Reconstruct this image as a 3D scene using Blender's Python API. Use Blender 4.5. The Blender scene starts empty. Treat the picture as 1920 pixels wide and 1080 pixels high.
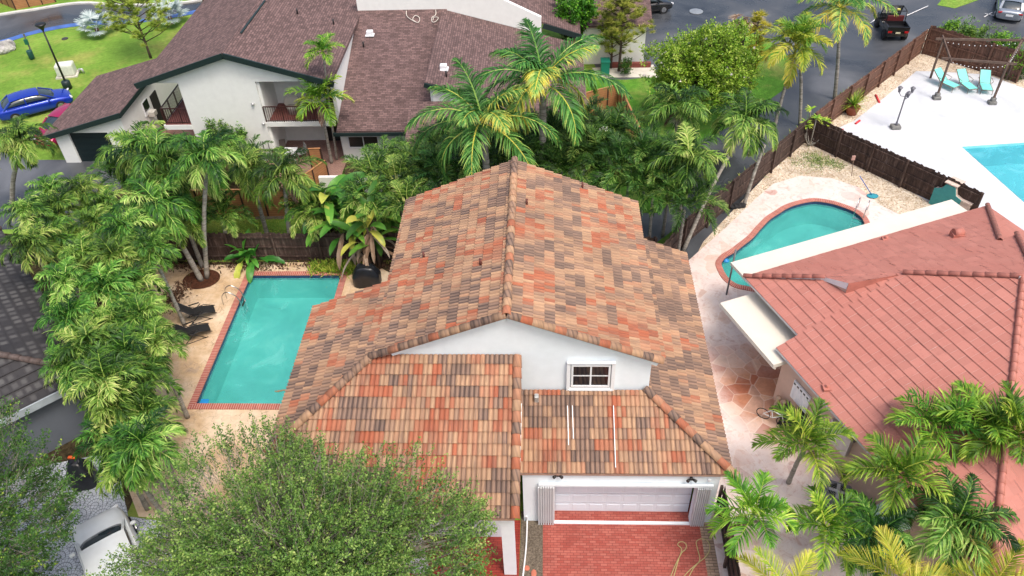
import bpy, bmesh, math, random
import numpy as np
from mathutils import Vector, Matrix
random.seed(7); RNG = np.random.default_rng(7)
SC = bpy.context.scene
COL = SC.collection
PI = math.pi
# ------------------------------------------------------------------ camera
FPX = 1495.0; CAMH = 26.1
_n = np.array([69., 1696., FPX]); _n /= np.linalg.norm(_n)
_d = np.array([62., -1320., FPX]); _d -= _n*(_d@_n); _d /= np.linalg.norm(_d)
RW = np.array([np.cross(_d, -_n), _d, -_n])
cd = bpy.data.cameras.new('camera'); cam = bpy.data.objects.new('camera', cd); COL.objects.link(cam)
cd.sensor_width = 36; cd.lens = 36*FPX/1920; cd.clip_end = 2000; cd.clip_start = .1
M = Matrix.Identity(4)
for r in range(3):
    M[r][0] = RW[r][0]; M[r][1] = -RW[r][1]; M[r][2] = -RW[r][2]
M[0][3] = 0; M[1][3] = 0; M[2][3] = CAMH
cam.matrix_world = M
SC.camera = cam
# ------------------------------------------------------------------ light
SUN_EL, SUN_AZ = math.radians(64), math.radians(140)   # azimuth from +Y clockwise
w = bpy.data.worlds.new("World"); SC.world = w; w.use_nodes = True
nt = w.node_tree; bg = nt.nodes['Background']
sky = nt.nodes.new('ShaderNodeTexSky'); sky.sky_type = 'NISHITA'; sky.sun_disc = False
sky.sun_elevation = SUN_EL; sky.sun_rotation = SUN_AZ
sky.air_density = 1.0; sky.dust_density = 6.0; sky.ozone_density = 0.6
nt.links.new(sky.outputs[0], bg.inputs[0]); bg.inputs[1].default_value = 0.15
sl = bpy.data.lights.new('sun', 'SUN'); so = bpy.data.objects.new('sun', sl); COL.objects.link(so)
sl.energy = 1.15; sl.angle = math.radians(14); sl.color = (1, .95, .88)
sd = Vector((math.sin(SUN_AZ)*math.cos(SUN_EL), math.cos(SUN_AZ)*math.cos(SUN_EL), math.sin(SUN_EL)))
so.rotation_euler = sd.to_track_quat('Z', 'Y').to_euler(); so.location = (0, -10, 60)
SC.view_settings.view_transform = 'Standard'; SC.view_settings.look = 'None'
SC.view_settings.exposure = 0.56; SC.view_settings.gamma = 1
# ------------------------------------------------------------------ helpers
def P(u, v, z=0.0):
    r = RW@np.array([u-960., v-540., FPX]); t = (z-CAMH)/r[2]
    return (r[0]*t, r[1]*t, z)
def PY(u, v, Y):
    r = RW@np.array([u-960., v-540., FPX]); t = Y/r[1]
    return (r[0]*t, Y, r[2]*t+CAMH)
def V(*a): return Vector(a)
def tag(o, label=None, cat=None, group=None, kind=None):
    if label: o['label'] = label
    if cat: o['category'] = cat
    if group: o['group'] = group
    if kind: o['kind'] = kind
    return o
def thing(name, label, cat, loc=(0, 0, 0), rz=0, group=None):
    o = bpy.data.objects.new(name, None); COL.objects.link(o)
    o.location = loc; o.rotation_euler = (0, 0, rz); o.empty_display_size = .3
    return tag(o, label, cat, group)
def link(name, me, m, parent=None):
    o = bpy.data.objects.new(name, me); COL.objects.link(o)
    if m is not None and len(me.materials) == 0: me.materials.append(m)
    if parent is not None: o.parent = parent
    return o
def arr_mesh(name, v, f, m=None, parent=None, smooth=False, fattr=None, uv=None, link_it=True, off=None):
    """v (N,3); f (M,3 or 4) arrays; fattr dict name->(M,) floats; uv (M*k,2)"""
    v = np.asarray(v, dtype=np.float32).reshape(-1, 3); f = np.asarray(f, dtype=np.int32)
    if off is not None: v = v-np.array(off, dtype=np.float32)
    k = f.shape[1]; me = bpy.data.meshes.new(name)
    me.vertices.add(len(v)); me.vertices.foreach_set('co', v.ravel())
    me.loops.add(f.size); me.loops.foreach_set('vertex_index', f.ravel())
    me.polygons.add(len(f)); me.polygons.foreach_set('loop_start', np.arange(0, f.size, k, dtype=np.int32))
    me.polygons.foreach_set('loop_total', np.full(len(f), k, dtype=np.int32))
    me.polygons.foreach_set('use_smooth', np.full(len(f), bool(smooth)))
    if uv is not None:
        l = me.uv_layers.new(name='UVMap'); l.data.foreach_set('uv', np.asarray(uv, dtype=np.float32).ravel())
    if fattr:
        for n, a in fattr.items():
            at = me.attributes.new(n, 'FLOAT', 'FACE'); at.data.foreach_set('value', np.asarray(a, dtype=np.float32))
    me.update(calc_edges=True); me.validate()
    if m is not None: me.materials.append(m)
    if not link_it: return me
    return link(name, me, None, parent)
class MB:
    """collects shapes, then links them as ONE mesh object"""
    def __init__(s, off=(0, 0, 0)): s.bm = bmesh.new(); s.uv = s.bm.loops.layers.uv.new('UVMap'); s.off = Vector(off)
    def poly(s, pts, uvf=None):
        vs = [s.bm.verts.new(Vector(p)-s.off) for p in pts]
        f = s.bm.faces.new(vs)
        if uvf:
            for l, p in zip(f.loops, pts): l[s.uv].uv = uvf(Vector(p))
        return f
    def box(s, c, d, rz=0, rot=None, bev=0):
        """c centre, d full size"""
        mt = Matrix.Translation(Vector(c)-s.off) @ (rot.to_4x4() if rot is not None else Matrix.Rotation(rz, 4, 'Z')) @ Matrix.Diagonal((d[0], d[1], d[2], 1))
        r = bmesh.ops.create_cube(s.bm, size=1, matrix=mt)
        if bev:
            es = list({e for v in r['verts'] for e in v.link_edges})
            bmesh.ops.bevel(s.bm, geom=es, offset=bev, segments=2, affect='EDGES', profile=.5)
        return s
    def bar(s, a, b, w, h=None, up=(0, 0, 1)):
        a = Vector(a); b = Vector(b); h = h or w; d = b-a; L = d.length
        if L < 1e-6: return s
        z = d.normalized(); u = Vector(up)
        if abs(z.dot(u)) > .98: u = Vector((0, 1, 0))
        x = u.cross(z).normalized(); y = z.cross(x)
        rot = Matrix((x, y, z)).transposed()
        return s.box((a+b)/2, (w, h, L), rot=rot)
    def tube(s, pts, r, n=8, cap=True):
        pts = [Vector(p)-s.off for p in pts]; rs = r if isinstance(r, (list, tuple)) else [r]*len(pts)
        rings = []; prev = None
        for i, p in enumerate(pts):
            d = (pts[min(i+1, len(pts)-1)]-pts[max(i-1, 0)]).normalized()
            if prev is None:
                u = Vector((0, 0, 1)) if abs(d.z) < .9 else Vector((1, 0, 0))
                x = d.cross(u).normalized()
            else: x = (prev-d*prev.dot(d)).normalized()
            prev = x; y = d.cross(x)
            rings.append([s.bm.verts.new(p+(x*math.cos(2*PI*k/n)+y*math.sin(2*PI*k/n))*rs[i]) for k in range(n)])
        for a, b in zip(rings[:-1], rings[1:]):
            for k in range(n):
                f = s.bm.faces.new((a[k], a[(k+1) % n], b[(k+1) % n], b[k])); f.smooth = True
        if cap: s.bm.faces.new(rings[0][::-1]); s.bm.faces.new(rings[-1])
        return s
    def lathe(s, c, prof, n=16, smooth=True):
        """prof list of (r,z) from bottom to top"""
        c = Vector(c)-s.off; rings = []
        for r, z in prof:
            rings.append([s.bm.verts.new(c+Vector((r*math.cos(2*PI*k/n), r*math.sin(2*PI*k/n), z))) for k in range(n)])
        for a, b in zip(rings[:-1], rings[1:]):
            for k in range(n):
                f = s.bm.faces.new((a[k], a[(k+1) % n], b[(k+1) % n], b[k])); f.smooth = smooth
        s.bm.faces.new(rings[0][::-1]); s.bm.faces.new(rings[-1]); return s
    def prism(s, pts, h, dirv=(0, 0, -1)):
        """closed polygon pts (3D, top) extruded by h along dirv"""
        d = Vector(dirv)*h
        a = [s.bm.verts.new(Vector(p)-s.off) for p in pts]; b = [s.bm.verts.new(Vector(p)-s.off+d) for p in pts]
        n = len(a)
        for k in range(n): s.bm.faces.new((a[k], a[(k+1) % n], b[(k+1) % n], b[k]))
        s.bm.faces.new(a); s.bm.faces.new(b[::-1]); return s
    def grid(s, fn, nu, nv, smooth=True, closeu=False):
        vs = [[s.bm.verts.new(Vector(fn(i/(nu if closeu else nu-1), j/(nv-1)))-s.off) for j in range(nv)] for i in range(nu)]
        for i in range(nu if closeu else nu-1):
            for j in range(nv-1):
                f = s.bm.faces.new((vs[i][j], vs[(i+1) % nu][j], vs[(i+1) % nu][j+1], vs[i][j+1])); f.smooth = smooth
        return vs
    def build(s, name, m, parent=None, merge=False, bev=0, recalc=True):
        if merge: bmesh.ops.remove_doubles(s.bm, verts=s.bm.verts, dist=1e-4)
        if recalc: bmesh.ops.recalc_face_normals(s.bm, faces=s.bm.faces)
        me = bpy.data.meshes.new(name); s.bm.to_mesh(me); s.bm.free()
        o = link(name, me, m, parent)
        if bev:
            b = o.modifiers.new('bev', 'BEVEL'); b.width = bev; b.segments = 2; b.limit_method = 'ANGLE'
        return o
def copy_tree(o, parent=None, loc=None, rz=None, sc=None):
    c = o.copy(); COL.objects.link(c); c.parent = parent
    if loc is not None: c.location = loc
    if rz is not None: c.rotation_euler = (0, 0, rz)
    if sc is not None: c.scale = (sc, sc, sc) if not isinstance(sc, tuple) else sc
    for ch in o.children: copy_tree(ch, c)
    return c
# ------------------------------------------------------------------ materials
class NT:
    def __init__(s, name):
        s.m = bpy.data.materials.new(name); s.m.use_nodes = True; s.t = s.m.node_tree
        s.b = s.t.nodes['Principled BSDF']; s.out = s.t.nodes['Material Output']
    def n(s, typ, **kw):
        x = s.t.nodes.new(typ)
        for k, v in kw.items():
            if k.startswith('i_'): x.inputs[int(k[2:])].default_value = v
            else: setattr(x, k, v)
        return x
    def l(s, a, b): s.t.links.new(a, b)
    def coord(s, kind='Object', scale=(1, 1, 1), rot=(0, 0, 0)):
        tc = s.n('ShaderNodeTexCoord'); mp = s.n('ShaderNodeMapping')
        mp.inputs['Scale'].default_value = scale; mp.inputs['Rotation'].default_value = rot
        s.l(tc.outputs[kind], mp.inputs['Vector']); return mp.outputs[0]
    def noise(s, vec, scale, detail=4, rough=.55, dist=0):
        x = s.n('ShaderNodeTexNoise'); x.inputs['Scale'].default_value = scale; x.inputs['Detail'].default_value = detail
        x.inputs['Roughness'].default_value = rough; x.inputs['Distortion'].default_value = dist
        s.l(vec, x.inputs['Vector']); return x.outputs['Fac']
    def ramp(s, fac, stops, interp='LINEAR'):
        r = s.n('ShaderNodeValToRGB'); r.color_ramp.interpolation = interp; e = r.color_ramp.elements
        e[0].position, e[0].color = stops[0][0], (*stops[0][1], 1); e[1].position, e[1].color = stops[-1][0], (*stops[-1][1], 1)
        for p, c in stops[1:-1]:
            x = e.new(p); x.color = (*c, 1)
        s.l(fac, r.inputs[0]); return r.outputs[0]
    def mix(s, fac, a, b, mode='MIX'):
        x = s.n('ShaderNodeMix', data_type='RGBA', blend_type=mode)
        for v, i in ((fac, 0), (a, 6), (b, 7)):
            if hasattr(v, 'links'): s.l(v, x.inputs[i])
            else: x.inputs[i].default_value = v if i == 0 else (*v, 1)
        return x.outputs[2]
    def math(s, op, a, b=None, clamp=False):
        x = s.n('ShaderNodeMath', operation=op, use_clamp=clamp)
        for v, i in ((a, 0), (b, 1)):
            if v is None: continue
            if hasattr(v, 'links'): s.l(v, x.inputs[i])
            else: x.inputs[i].default_value = v
        return x.outputs[0]
    def bump(s, h, strength=.3, dist=.02):
        x = s.n('ShaderNodeBump'); x.inputs['Strength'].default_value = strength; x.inputs['Distance'].default_value = dist
        s.l(h, x.inputs['Height']); s.l(x.outputs[0], s.b.inputs['Normal']); return x
    def col(s, c):
        if hasattr(c, 'links'): s.l(c, s.b.inputs['Base Color'])
        else: s.b.inputs['Base Color'].default_value = (*c, 1)
    def set(s, rough=None, metal=None, spec=None):
        if rough is not None: s.b.inputs['Roughness'].default_value = rough
        if metal is not None: s.b.inputs['Metallic'].default_value = metal
        if spec is not None: s.b.inputs['Specular IOR Level'].default_value = spec
        return s
def plain(name, c, rough=.6, metal=0, var=.12, scale=6, bump=0, spec=.5, c2=None, kind='Object'):
    s = NT(name); v = s.coord(kind); n = s.noise(v, scale, 5, .6)
    lo = tuple(x*(1-var) for x in c) if c2 is None else c2
    hi = tuple(min(1, x*(1+var*.6)) for x in c) if c2 is None else c
    s.col(s.ramp(n, [(.3, lo), (.7, hi)])); s.set(rough, metal, spec)
    if bump: s.bump(s.noise(v, scale*6, 3), bump, .01)
    return s.m
def srgb(r, g, b, k=1.0):
    f = lambda x: ((x/255)/12.92 if x/255 < .04045 else (((x/255)+.055)/1.055)**2.4)*k
    return (f(r), f(g), f(b))
# ================================================================== SURFACE MATERIALS
def m_lawn(name, a, b, c):
    s = NT(name); v = s.coord('Object'); n1 = s.noise(v, .22, 5, .6); n2 = s.noise(v, 3.5, 6, .7); n3 = s.noise(v, .35, 6, .65)
    k = s.ramp(n1, [(.35, a), (.6, b)]); k = s.mix(s.math('MULTIPLY', s.ramp(n3, [(.48, (0, 0, 0)), (.66, (1, 1, 1))]), .7), k, c)
    k = s.mix(.5, k, s.ramp(n2, [(.3, (.45, .45, .45)), (.7, (1.35, 1.35, 1.35))]), 'MULTIPLY')
    s.col(k); s.set(.9, spec=.2); s.bump(s.noise(v, 14, 4, .8), .9, .05); return s.m
M_LAWN = m_lawn('lawn_grass', (.13, .25, .03), (.2, .36, .05), (.34, .34, .09))
M_LAWN2 = m_lawn('deep_lawn_grass', (.06, .2, .015), (.11, .28, .03), (.28, .28, .08))
def m_asphalt():
    s = NT('asphalt'); v = s.coord(); n = s.noise(v, .16, 5, .55, .5); g = s.noise(v, 30, 3, .7)
    k = s.ramp(n, [(.32, (.018, .02, .023)), (.44, (.05, .055, .062)), (.56, (.085, .092, .103)), (.72, (.16, .168, .185))])
    k = s.mix(.35, k, s.ramp(g, [(.3, (.6, .6, .6)), (.7, (1.3, 1.3, 1.3))]), 'MULTIPLY')
    s.col(k); s.l(s.ramp(n, [(.38, (.14,)*3), (.55, (.5,)*3)]), s.b.inputs['Roughness']); s.bump(g, .25, .01); return s.m
M_ASPH = m_asphalt()
M_BLUEASPH = plain('blue_road_edge', (.06, .14, .42), .35, var=.35, scale=.8)
M_KERB = plain('kerb_concrete', (.62, .62, .58), .85, var=.2, scale=2)
M_WHITEPAINT = plain('white_road_paint', (.75, .75, .75), .7)
def m_whitedeck():
    s = NT('white_painted_deck'); v = s.coord('Object', (1, 1, 1)); n = s.noise(v, .5, 6, .6, .8); n2 = s.noise(s.coord('Object', (.4, 3, 1), (0, 0, .5)), 1.2, 5, .7)
    k = s.ramp(n, [(.3, (.5, .53, .58)), (.55, (.62, .645, .67))]); k = s.mix(s.ramp(n2, [(.52, (0,)*3), (.7, (.5,)*3)]), k, (.52, .53, .57))
    s.col(k); s.set(.55); s.bump(n2, .1, .01); return s.m
M_WDECK = m_whitedeck()
def m_gravel():
    s = NT('tan_gravel'); v = s.coord(); x = s.n('ShaderNodeTexVoronoi', feature='F1'); x.inputs['Scale'].default_value = 13; s.l(v, x.inputs['Vector'])
    k = s.ramp(x.outputs['Color'], [(0, (.32, .22, .13)), (.35, (.62, .5, .36)), (.7, (.78, .7, .58)), (1, (.4, .3, .2))]); n = s.noise(v, .8, 5)
    k = s.mix(s.ramp(n, [(.45, (0,)*3), (.7, (.6,)*3)]), k, (.3, .22, .14)); s.col(k); s.set(.9)
    s.bump(s.math('SUBTRACT', 1, x.outputs['Distance']), 1, .06); return s.m
M_GRAVEL = m_gravel()
def m_deck():
    s = NT('stamped_tan_deck'); v0 = s.coord(); nn = s.n('ShaderNodeTexNoise'); nn.inputs['Scale'].default_value = 2.2; nn.inputs['Detail'].default_value = 5; s.l(v0, nn.inputs['Vector'])
    va = s.n('ShaderNodeVectorMath', operation='MULTIPLY_ADD'); s.l(nn.outputs['Color'], va.inputs[0]); va.inputs[1].default_value = (.5, .5, .5); s.l(v0, va.inputs[2])
    x = s.n('ShaderNodeTexVoronoi', feature='DISTANCE_TO_EDGE'); x.inputs['Scale'].default_value = 2.6; s.l(va.outputs[0], x.inputs['Vector'])
    n = s.noise(v0, .45, 6, .65); n2 = s.noise(v0, 5, 5, .7)
    k = s.ramp(n, [(.32, (.34, .26, .2)), (.42, (.55, .38, .22)), (.55, (.68, .52, .36)), (.7, (.78, .66, .5))])
    k = s.mix(.3, k, s.ramp(n2, [(.3, (.6,)*3), (.7, (1.25,)*3)]), 'MULTIPLY')
    e = s.math('MULTIPLY', s.ramp(x.outputs['Distance'], [(.0, (1,)*3), (.035, (0,)*3)]), s.ramp(s.noise(v0, 1.3, 3), [(.4, (0,)*3), (.6, (.65,)*3)]))
    s.col(s.mix(e, k, (.16, .08, .05))); s.set(.75); s.bump(x.outputs['Distance'], .15, .02); return s.m
M_DECK = m_deck()
def m_flag():
    s = NT('overpainted_flagstone'); v = s.coord()
    e = s.n('ShaderNodeTexVoronoi', feature='DISTANCE_TO_EDGE'); c = s.n('ShaderNodeTexVoronoi', feature='F1')
    for x in (e, c): x.inputs['Scale'].default_value = 1.35; x.inputs['Randomness'].default_value = .9; s.l(v, x.inputs['Vector'])
    sp = s.n('ShaderNodeSeparateColor'); s.l(c.outputs['Color'], sp.inputs[0])
    st = s.ramp(sp.outputs[0], [(0, (.34, .09, .045)), (.25, (.5, .24, .14)), (.5, (.62, .4, .28)), (.75, (.42, .24, .18)), (1, (.56, .27, .16))])
    n = s.noise(v, 5, 6, .7, .6); st = s.mix(.45, st, s.ramp(n, [(.3, (.55,)*3), (.7, (1.3,)*3)]), 'MULTIPLY')
    # white overspray: less of it towards the neighbour's covered patio
    sx = s.n('ShaderNodeSeparateXYZ'); s.l(s.n('ShaderNodeTexCoord').outputs['Object'], sx.inputs[0])
    # distance along the house's own cross axis
    dd = s.math('ADD', s.math('MULTIPLY', sx.outputs[0], .924), s.math('MULTIPLY', sx.outputs[1], .383))
    near = s.math('MULTIPLY', s.math('SUBTRACT', dd, 14.9), .6, True)
    cy = s.math('SUBTRACT', 1, s.math('MULTIPLY', s.math('ABSOLUTE', s.math('SUBTRACT', sx.outputs[1], 22.3)), .26), True)
    wm = s.math('SUBTRACT', s.ramp(s.noise(v, .7, 6, .65), [(.2, (.62,)*3), (.55, (1,)*3)]), s.math('MULTIPLY', s.math('MULTIPLY', near, cy), 1.3), True)
    wm = s.math('MULTIPLY', wm, s.ramp(s.noise(v, 2.2, 7, .8, 1.4), [(.32, (.35,)*3), (.5, (1,)*3)]))
    wm2 = s.math('MULTIPLY', wm, s.ramp(sp.outputs[1], [(.0, (.5,)*3), (.15, (.95,)*3)]))
    k = s.mix(wm2, st, (.74, .65, .62)); k = s.mix(s.math('MULTIPLY', s.ramp(e.outputs['Distance'], [(.012, (1,)*3), (.03, (0,)*3)]), .35), k, (.8, .7, .62))
    s.col(k); s.set(.5); s.bump(n, .15, .02); return s.m
M_FLAG = m_flag()
def brick_mat(name, c1, c2, mort, bw, bh, ms=.012, rough=.7, rot=0, kind='Object', bias=0, bump=.4, noise_c=None, off=.5):
    s = NT(name); v = s.coord(kind, (1, 1, 1), (0, 0, rot)); b = s.n('ShaderNodeTexBrick', offset=off); s.l(v, b.inputs['Vector'])
    for k_, val in (('Scale', 1), ('Mortar Size', ms), ('Brick Width', bw), ('Row Height', bh), ('Bias', bias), ('Mortar Smooth', .2)): b.inputs[k_].default_value = val
    b.inputs['Color1'].default_value = (*c1, 1); b.inputs['Color2'].default_value = (*c2, 1); b.inputs['Mortar'].default_value = (*mort, 1)
    n = s.noise(v, 1.1, 6, .65); n2 = s.noise(v, 18, 4, .7)
    k = s.mix(.55, b.outputs['Color'], s.ramp(n, [(.3, (.72,)*3), (.7, (1.25,)*3)]), 'MULTIPLY'); k = s.mix(.3, k, s.ramp(n2, [(.3, (.6,)*3), (.7, (1.3,)*3)]), 'MULTIPLY')
    s.col(k); s.set(rough)
    if bump: s.bump(s.math('SUBTRACT', 1, b.outputs['Fac']), bump, .015)
    return s.m
M_REDBRICK = brick_mat('red_brick_paving', (.31, .06, .042), (.4, .115, .085), (.17, .03, .025), .235, .1, .009, .6)
M_REDTILE = brick_mat('dark_red_porch_tile', (.26, .03, .02), (.3, .045, .03), (.12, .01, .008), .3, .1, .008, .4)
M_COPE = brick_mat('brick_coping', (.34, .085, .06), (.45, .13, .09), (.6, .42, .36), .1, .6, .012, .7, kind='UV', off=0)
M_GREYBRICK = brick_mat('weathered_edge_brick', (.3, .2, .14), (.42, .3, .22), (.12, .09, .06), .3, .11, .012, .8)
def m_fan():
    s = NT('grey_fan_paving'); v = s.coord('Object', (1.12, 1.12, 1.12)); sx = s.n('ShaderNodeSeparateXYZ'); s.l(v, sx.inputs[0]); X, Y = sx.outputs[0], sx.outputs[1]
    m = s.math; r = m('DIVIDE', Y, .5); k = m('FLOOR', r); fy = m('MULTIPLY', m('SUBTRACT', r, k), .5)
    par = m('MULTIPLY', m('FLOORED_MODULO', k, 2.), .5)
    x0 = m('SUBTRACT', m('FRACT', m('ADD', X, par)), .5); x1 = m('SUBTRACT', m('FRACT', m('ADD', m('ADD', X, par), .5)), .5)
    d0 = m('SQRT', m('ADD', m('MULTIPLY', x0, x0), m('MULTIPLY', fy, fy))); y1 = m('ADD', fy, .5); d1 = m('SQRT', m('ADD', m('MULTIPLY', x1, x1), m('MULTIPLY', y1, y1)))
    ins = m('LESS_THAN', d0, .5)
    mixf = lambda a, b: m('ADD', m('MULTIPLY', a, ins), m('MULTIPLY', b, m('SUBTRACT', 1, ins)))
    d = mixf(d0, d1); an = mixf(m('ARCTAN2', x0, fy), m('ARCTAN2', x1, y1))
    ring = m('MULTIPLY', d, 6); fr = m('ABSOLUTE', m('SUBTRACT', m('FRACT', ring), .5)); l1 = m('GREATER_THAN', fr, .4)
    ri = m('ADD', m('FLOOR', ring), 2); sp = m('ABSOLUTE', m('SUBTRACT', m('FRACT', m('MULTIPLY', an, m('MULTIPLY', ri, .9))), .5)); l2 = m('GREATER_THAN', sp, .42)
    ln = m('MAXIMUM', l1, l2); n = s.noise(v, 1.0, 6, .6); n2 = s.noise(v, .3, 4, .6, .5)
    k2 = s.ramp(n, [(.35, (.36, .39, .44)), (.6, (.52, .56, .62))]); k2 = s.mix(s.ramp(n2, [(.5, (0,)*3), (.62, (.8,)*3)]), k2, (.62, .67, .72))
    s.col(s.mix(m('MULTIPLY', ln, .8), k2, (.06, .065, .08))); s.l(s.ramp(n2, [(.45, (.7,)*3), (.6, (.25,)*3)]), s.b.inputs['Roughness']); return s.m
M_FAN = m_fan()
def m_soil(name, a, b, sc=9):
    s = NT(name); v = s.coord(); n = s.noise(v, sc, 6, .75); n2 = s.noise(v, .9, 4)
    k = s.mix(.5, s.ramp(n, [(.3, a), (.68, b)]), s.ramp(n2, [(.3, (.6,)*3), (.7, (1.4,)*3)]), 'MULTIPLY'); s.col(k); s.set(.95, spec=.15); s.bump(n, .9, .04); return s.m
M_SOIL = m_soil('grey_soil', (.045, .036, .026), (.24, .2, .155), 16)
M_MULCH = m_soil('bark_mulch', (.012, .006, .004), (.13, .05, .028), 12)
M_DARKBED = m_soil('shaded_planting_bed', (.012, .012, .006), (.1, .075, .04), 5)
M_PALECONC = plain('pale_concrete', (.6, .57, .5), .85, var=.2, scale=1.2)
# pool water: clear tinted sheet with reflections over a turquoise plaster basin
def m_water(name='pool_water', dc=(.1, .5, .47, 1)):
    s = NT(name); v = s.coord(); s.t.nodes.remove(s.b)
    tr = s.n('ShaderNodeBsdfTransparent'); tr.inputs[0].default_value = (.72, .98, .97, 1); gl = s.n('ShaderNodeBsdfGlossy'); gl.inputs['Roughness'].default_value = .04
    df = s.n('ShaderNodeBsdfDiffuse'); 
    dn = s.noise(v, .55, 6, .6, 1.2); s.l(s.ramp(dn, [(.35, tuple(x*.8 for x in dc[:3])), (.55, dc[:3]), (.72, tuple(min(1, x*1.1+.12) for x in dc[:3]))]), df.inputs[0])
    bp = s.n('ShaderNodeBump'); bp.inputs['Strength'].default_value = .35; bp.inputs['Distance'].default_value = .05; s.l(s.noise(v, 2.2, 4, .5, .5), bp.inputs['Height'])
    fr = s.n('ShaderNodeFresnel'); fr.inputs[0].default_value = 1.33
    for x in (gl, fr): s.l(bp.outputs[0], x.inputs['Normal'])
    m0 = s.n('ShaderNodeMixShader'); m0.inputs[0].default_value = .45; s.l(tr.outputs[0], m0.inputs[1]); s.l(df.outputs[0], m0.inputs[2])
    mx = s.n('ShaderNodeMixShader'); s.l(s.math('MULTIPLY', fr.outputs[0], 1.5, True), mx.inputs[0]); s.l(m0.outputs[0], mx.inputs[1]); s.l(gl.outputs[0], mx.inputs[2]); s.l(mx.outputs[0], s.out.inputs[0]); return s.m
M_WATER = m_water(); M_WATER2 = m_water('blue_pool_water', (.1, .52, .64, 1))
def m_basin(name, a, b, c):
    s = NT(name); v = s.coord(); n = s.noise(v, .45, 6, .6, .7); s.col(s.ramp(n, [(.3, a), (.55, b), (.75, c)])); s.set(.6); return s.m
M_BASIN = m_basin('turquoise_pool_plaster', (.12, .5, .47), (.2, .66, .62), (.42, .82, .76))
M_BASIN2 = m_basin('light_blue_pool_plaster', (.2, .6, .68), (.25, .7, .78), (.4, .82, .86))
M_NAVY = plain('navy_waterline_tile', (.03, .04, .12), .2, var=.3, scale=9)
# ================================================================== SETTING
from mathutils.geometry import tessellate_polygon
def sheet(name, outer, mat, z=0.0, holes=(), kind='structure', label=None, cat=None, thick=0):
    pl = [[Vector((p[0], p[1], 0)) for p in outer]]+[[Vector((p[0], p[1], 0)) for p in h] for h in holes]
    tris = tessellate_polygon(pl); pts = [p for q in pl for p in q]
    v = [(p.x, p.y, z) for p in pts]; me = bpy.data.meshes.new(name); me.from_pydata(v, [], [tuple(t) for t in tris]); me.update()
    bm = bmesh.new(); bm.from_mesh(me)
    for f in bm.faces:
        f.normal_update()
        if f.normal.z < 0: f.normal_flip()
    if thick:
        edges = [e for e in bm.edges if e.is_boundary]; r = bmesh.ops.extrude_edge_only(bm, edges=edges)
        for e in r['geom']:
            if isinstance(e, bmesh.types.BMVert): e.co.z -= thick
    bm.to_mesh(me); bm.free(); o = link(name, me, mat); return tag(o, label, cat, kind=kind)
def PP(pts, z=0): return [P(u, v, z) for u, v in pts]
def smooth_loop(pts, n=6, closed=True):
    out = []; N = len(pts); pts = [Vector(p) for p in pts]
    for i in range(N if closed else N-1):
        g = lambda k: pts[k % N] if closed else pts[min(max(k, 0), N-1)]
        p0, p1, p2, p3 = g(i-1), g(i), g(i+1), g(i+2)
        for k in range(n):
            t = k/n; out.append(.5*((2*p1)+(p2-p0)*t+(2*p0-5*p1+4*p2-p3)*t*t+(3*p1-p0-3*p2+p3)*t**3))
    if not closed: out.append(pts[-1])
    return out
def inset(loop, d):
    """move a closed CCW/CW 2D loop inwards by d"""
    N = len(loop); A = sum(loop[i].x*loop[(i+1) % N].y-loop[(i+1) % N].x*loop[i].y for i in range(N)); sg = 1 if A > 0 else -1
    out = []
    for i in range(N):
        a, b, c = loop[i-1], loop[i], loop[(i+1) % N]; n1 = Vector((-(b.y-a.y), b.x-a.x)).normalized(); n2 = Vector((-(c.y-b.y), c.x-b.x)).normalized()
        m = (n1+n2)/(1+max(-.5, n1.dot(n2)))
        out.append(Vector((b.x+sg*m.x*d, b.y+sg*m.y*d, 0)))
    return out
# pool outlines (outer edge of coping)
q = [P(463, 511), P(644, 517), P(355, 758)]
PX0, PX1, PY0, PY1 = -15.42, -10.15, 21.75, 30.85
pool1 = [V(PX0, PY0, 0), V(PX1, PY0, 0), V(PX1, PY1, 0), V(PX0, PY1, 0)]
pool2 = smooth_loop(PP([(1341, 495), (1345, 486), (1353, 478), (1367, 470), (1383, 458), (1402, 443), (1418, 425), (1435, 408), (1452, 397), (1468, 387), (1490, 379), (1523, 373), (1557, 377), (1590, 387), (1613, 398), (1628, 413), (1632, 435), (1612, 465), (1560, 500), (1490, 532), (1430, 548), (1393, 544), (1377, 540), (1363, 532), (1353, 522), (1345, 508)]), 4)
c3 = Vector(P(1800, 275)); e3a = Vector((math.cos(math.radians(6)), math.sin(math.radians(6)), 0)); e3b = Vector((math.cos(math.radians(-79)), math.sin(math.radians(-79)), 0))
pool3 = [c3, c3+e3a*12, c3+e3a*12+e3b*8, c3+e3b*8]
in1 = [V(PX0+.3, PY0+.3, 0), V(PX1-.3, PY0+.3, 0), V(PX1-.3, PY1-.3, 0), V(PX0+.3, PY1-.3, 0)]; in2 = inset(pool2, .3); in3 = inset(pool3, .06)
HO = [in1, in2, in3]
sheet('ground', [(-300, -60), (300, -60), (300, 400), (-300, 400)], M_LAWN, 0, HO)
Z1, Z2, Z3 = .012, .024, .036
# road at the top left, with its kerb
tl = smooth_loop(PP([(-260, 190), (-120, 110), (0, 83), (70, 63), (150, 49), (270, 42), (420, 12), (560, -45)]), 5, False)
tr_ = smooth_loop(PP([(600, -70), (450, -22), (370, 3), (250, 11), (150, 7), (60, 20), (0, 29), (-120, 50), (-320, 120)]), 5, False)
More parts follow.
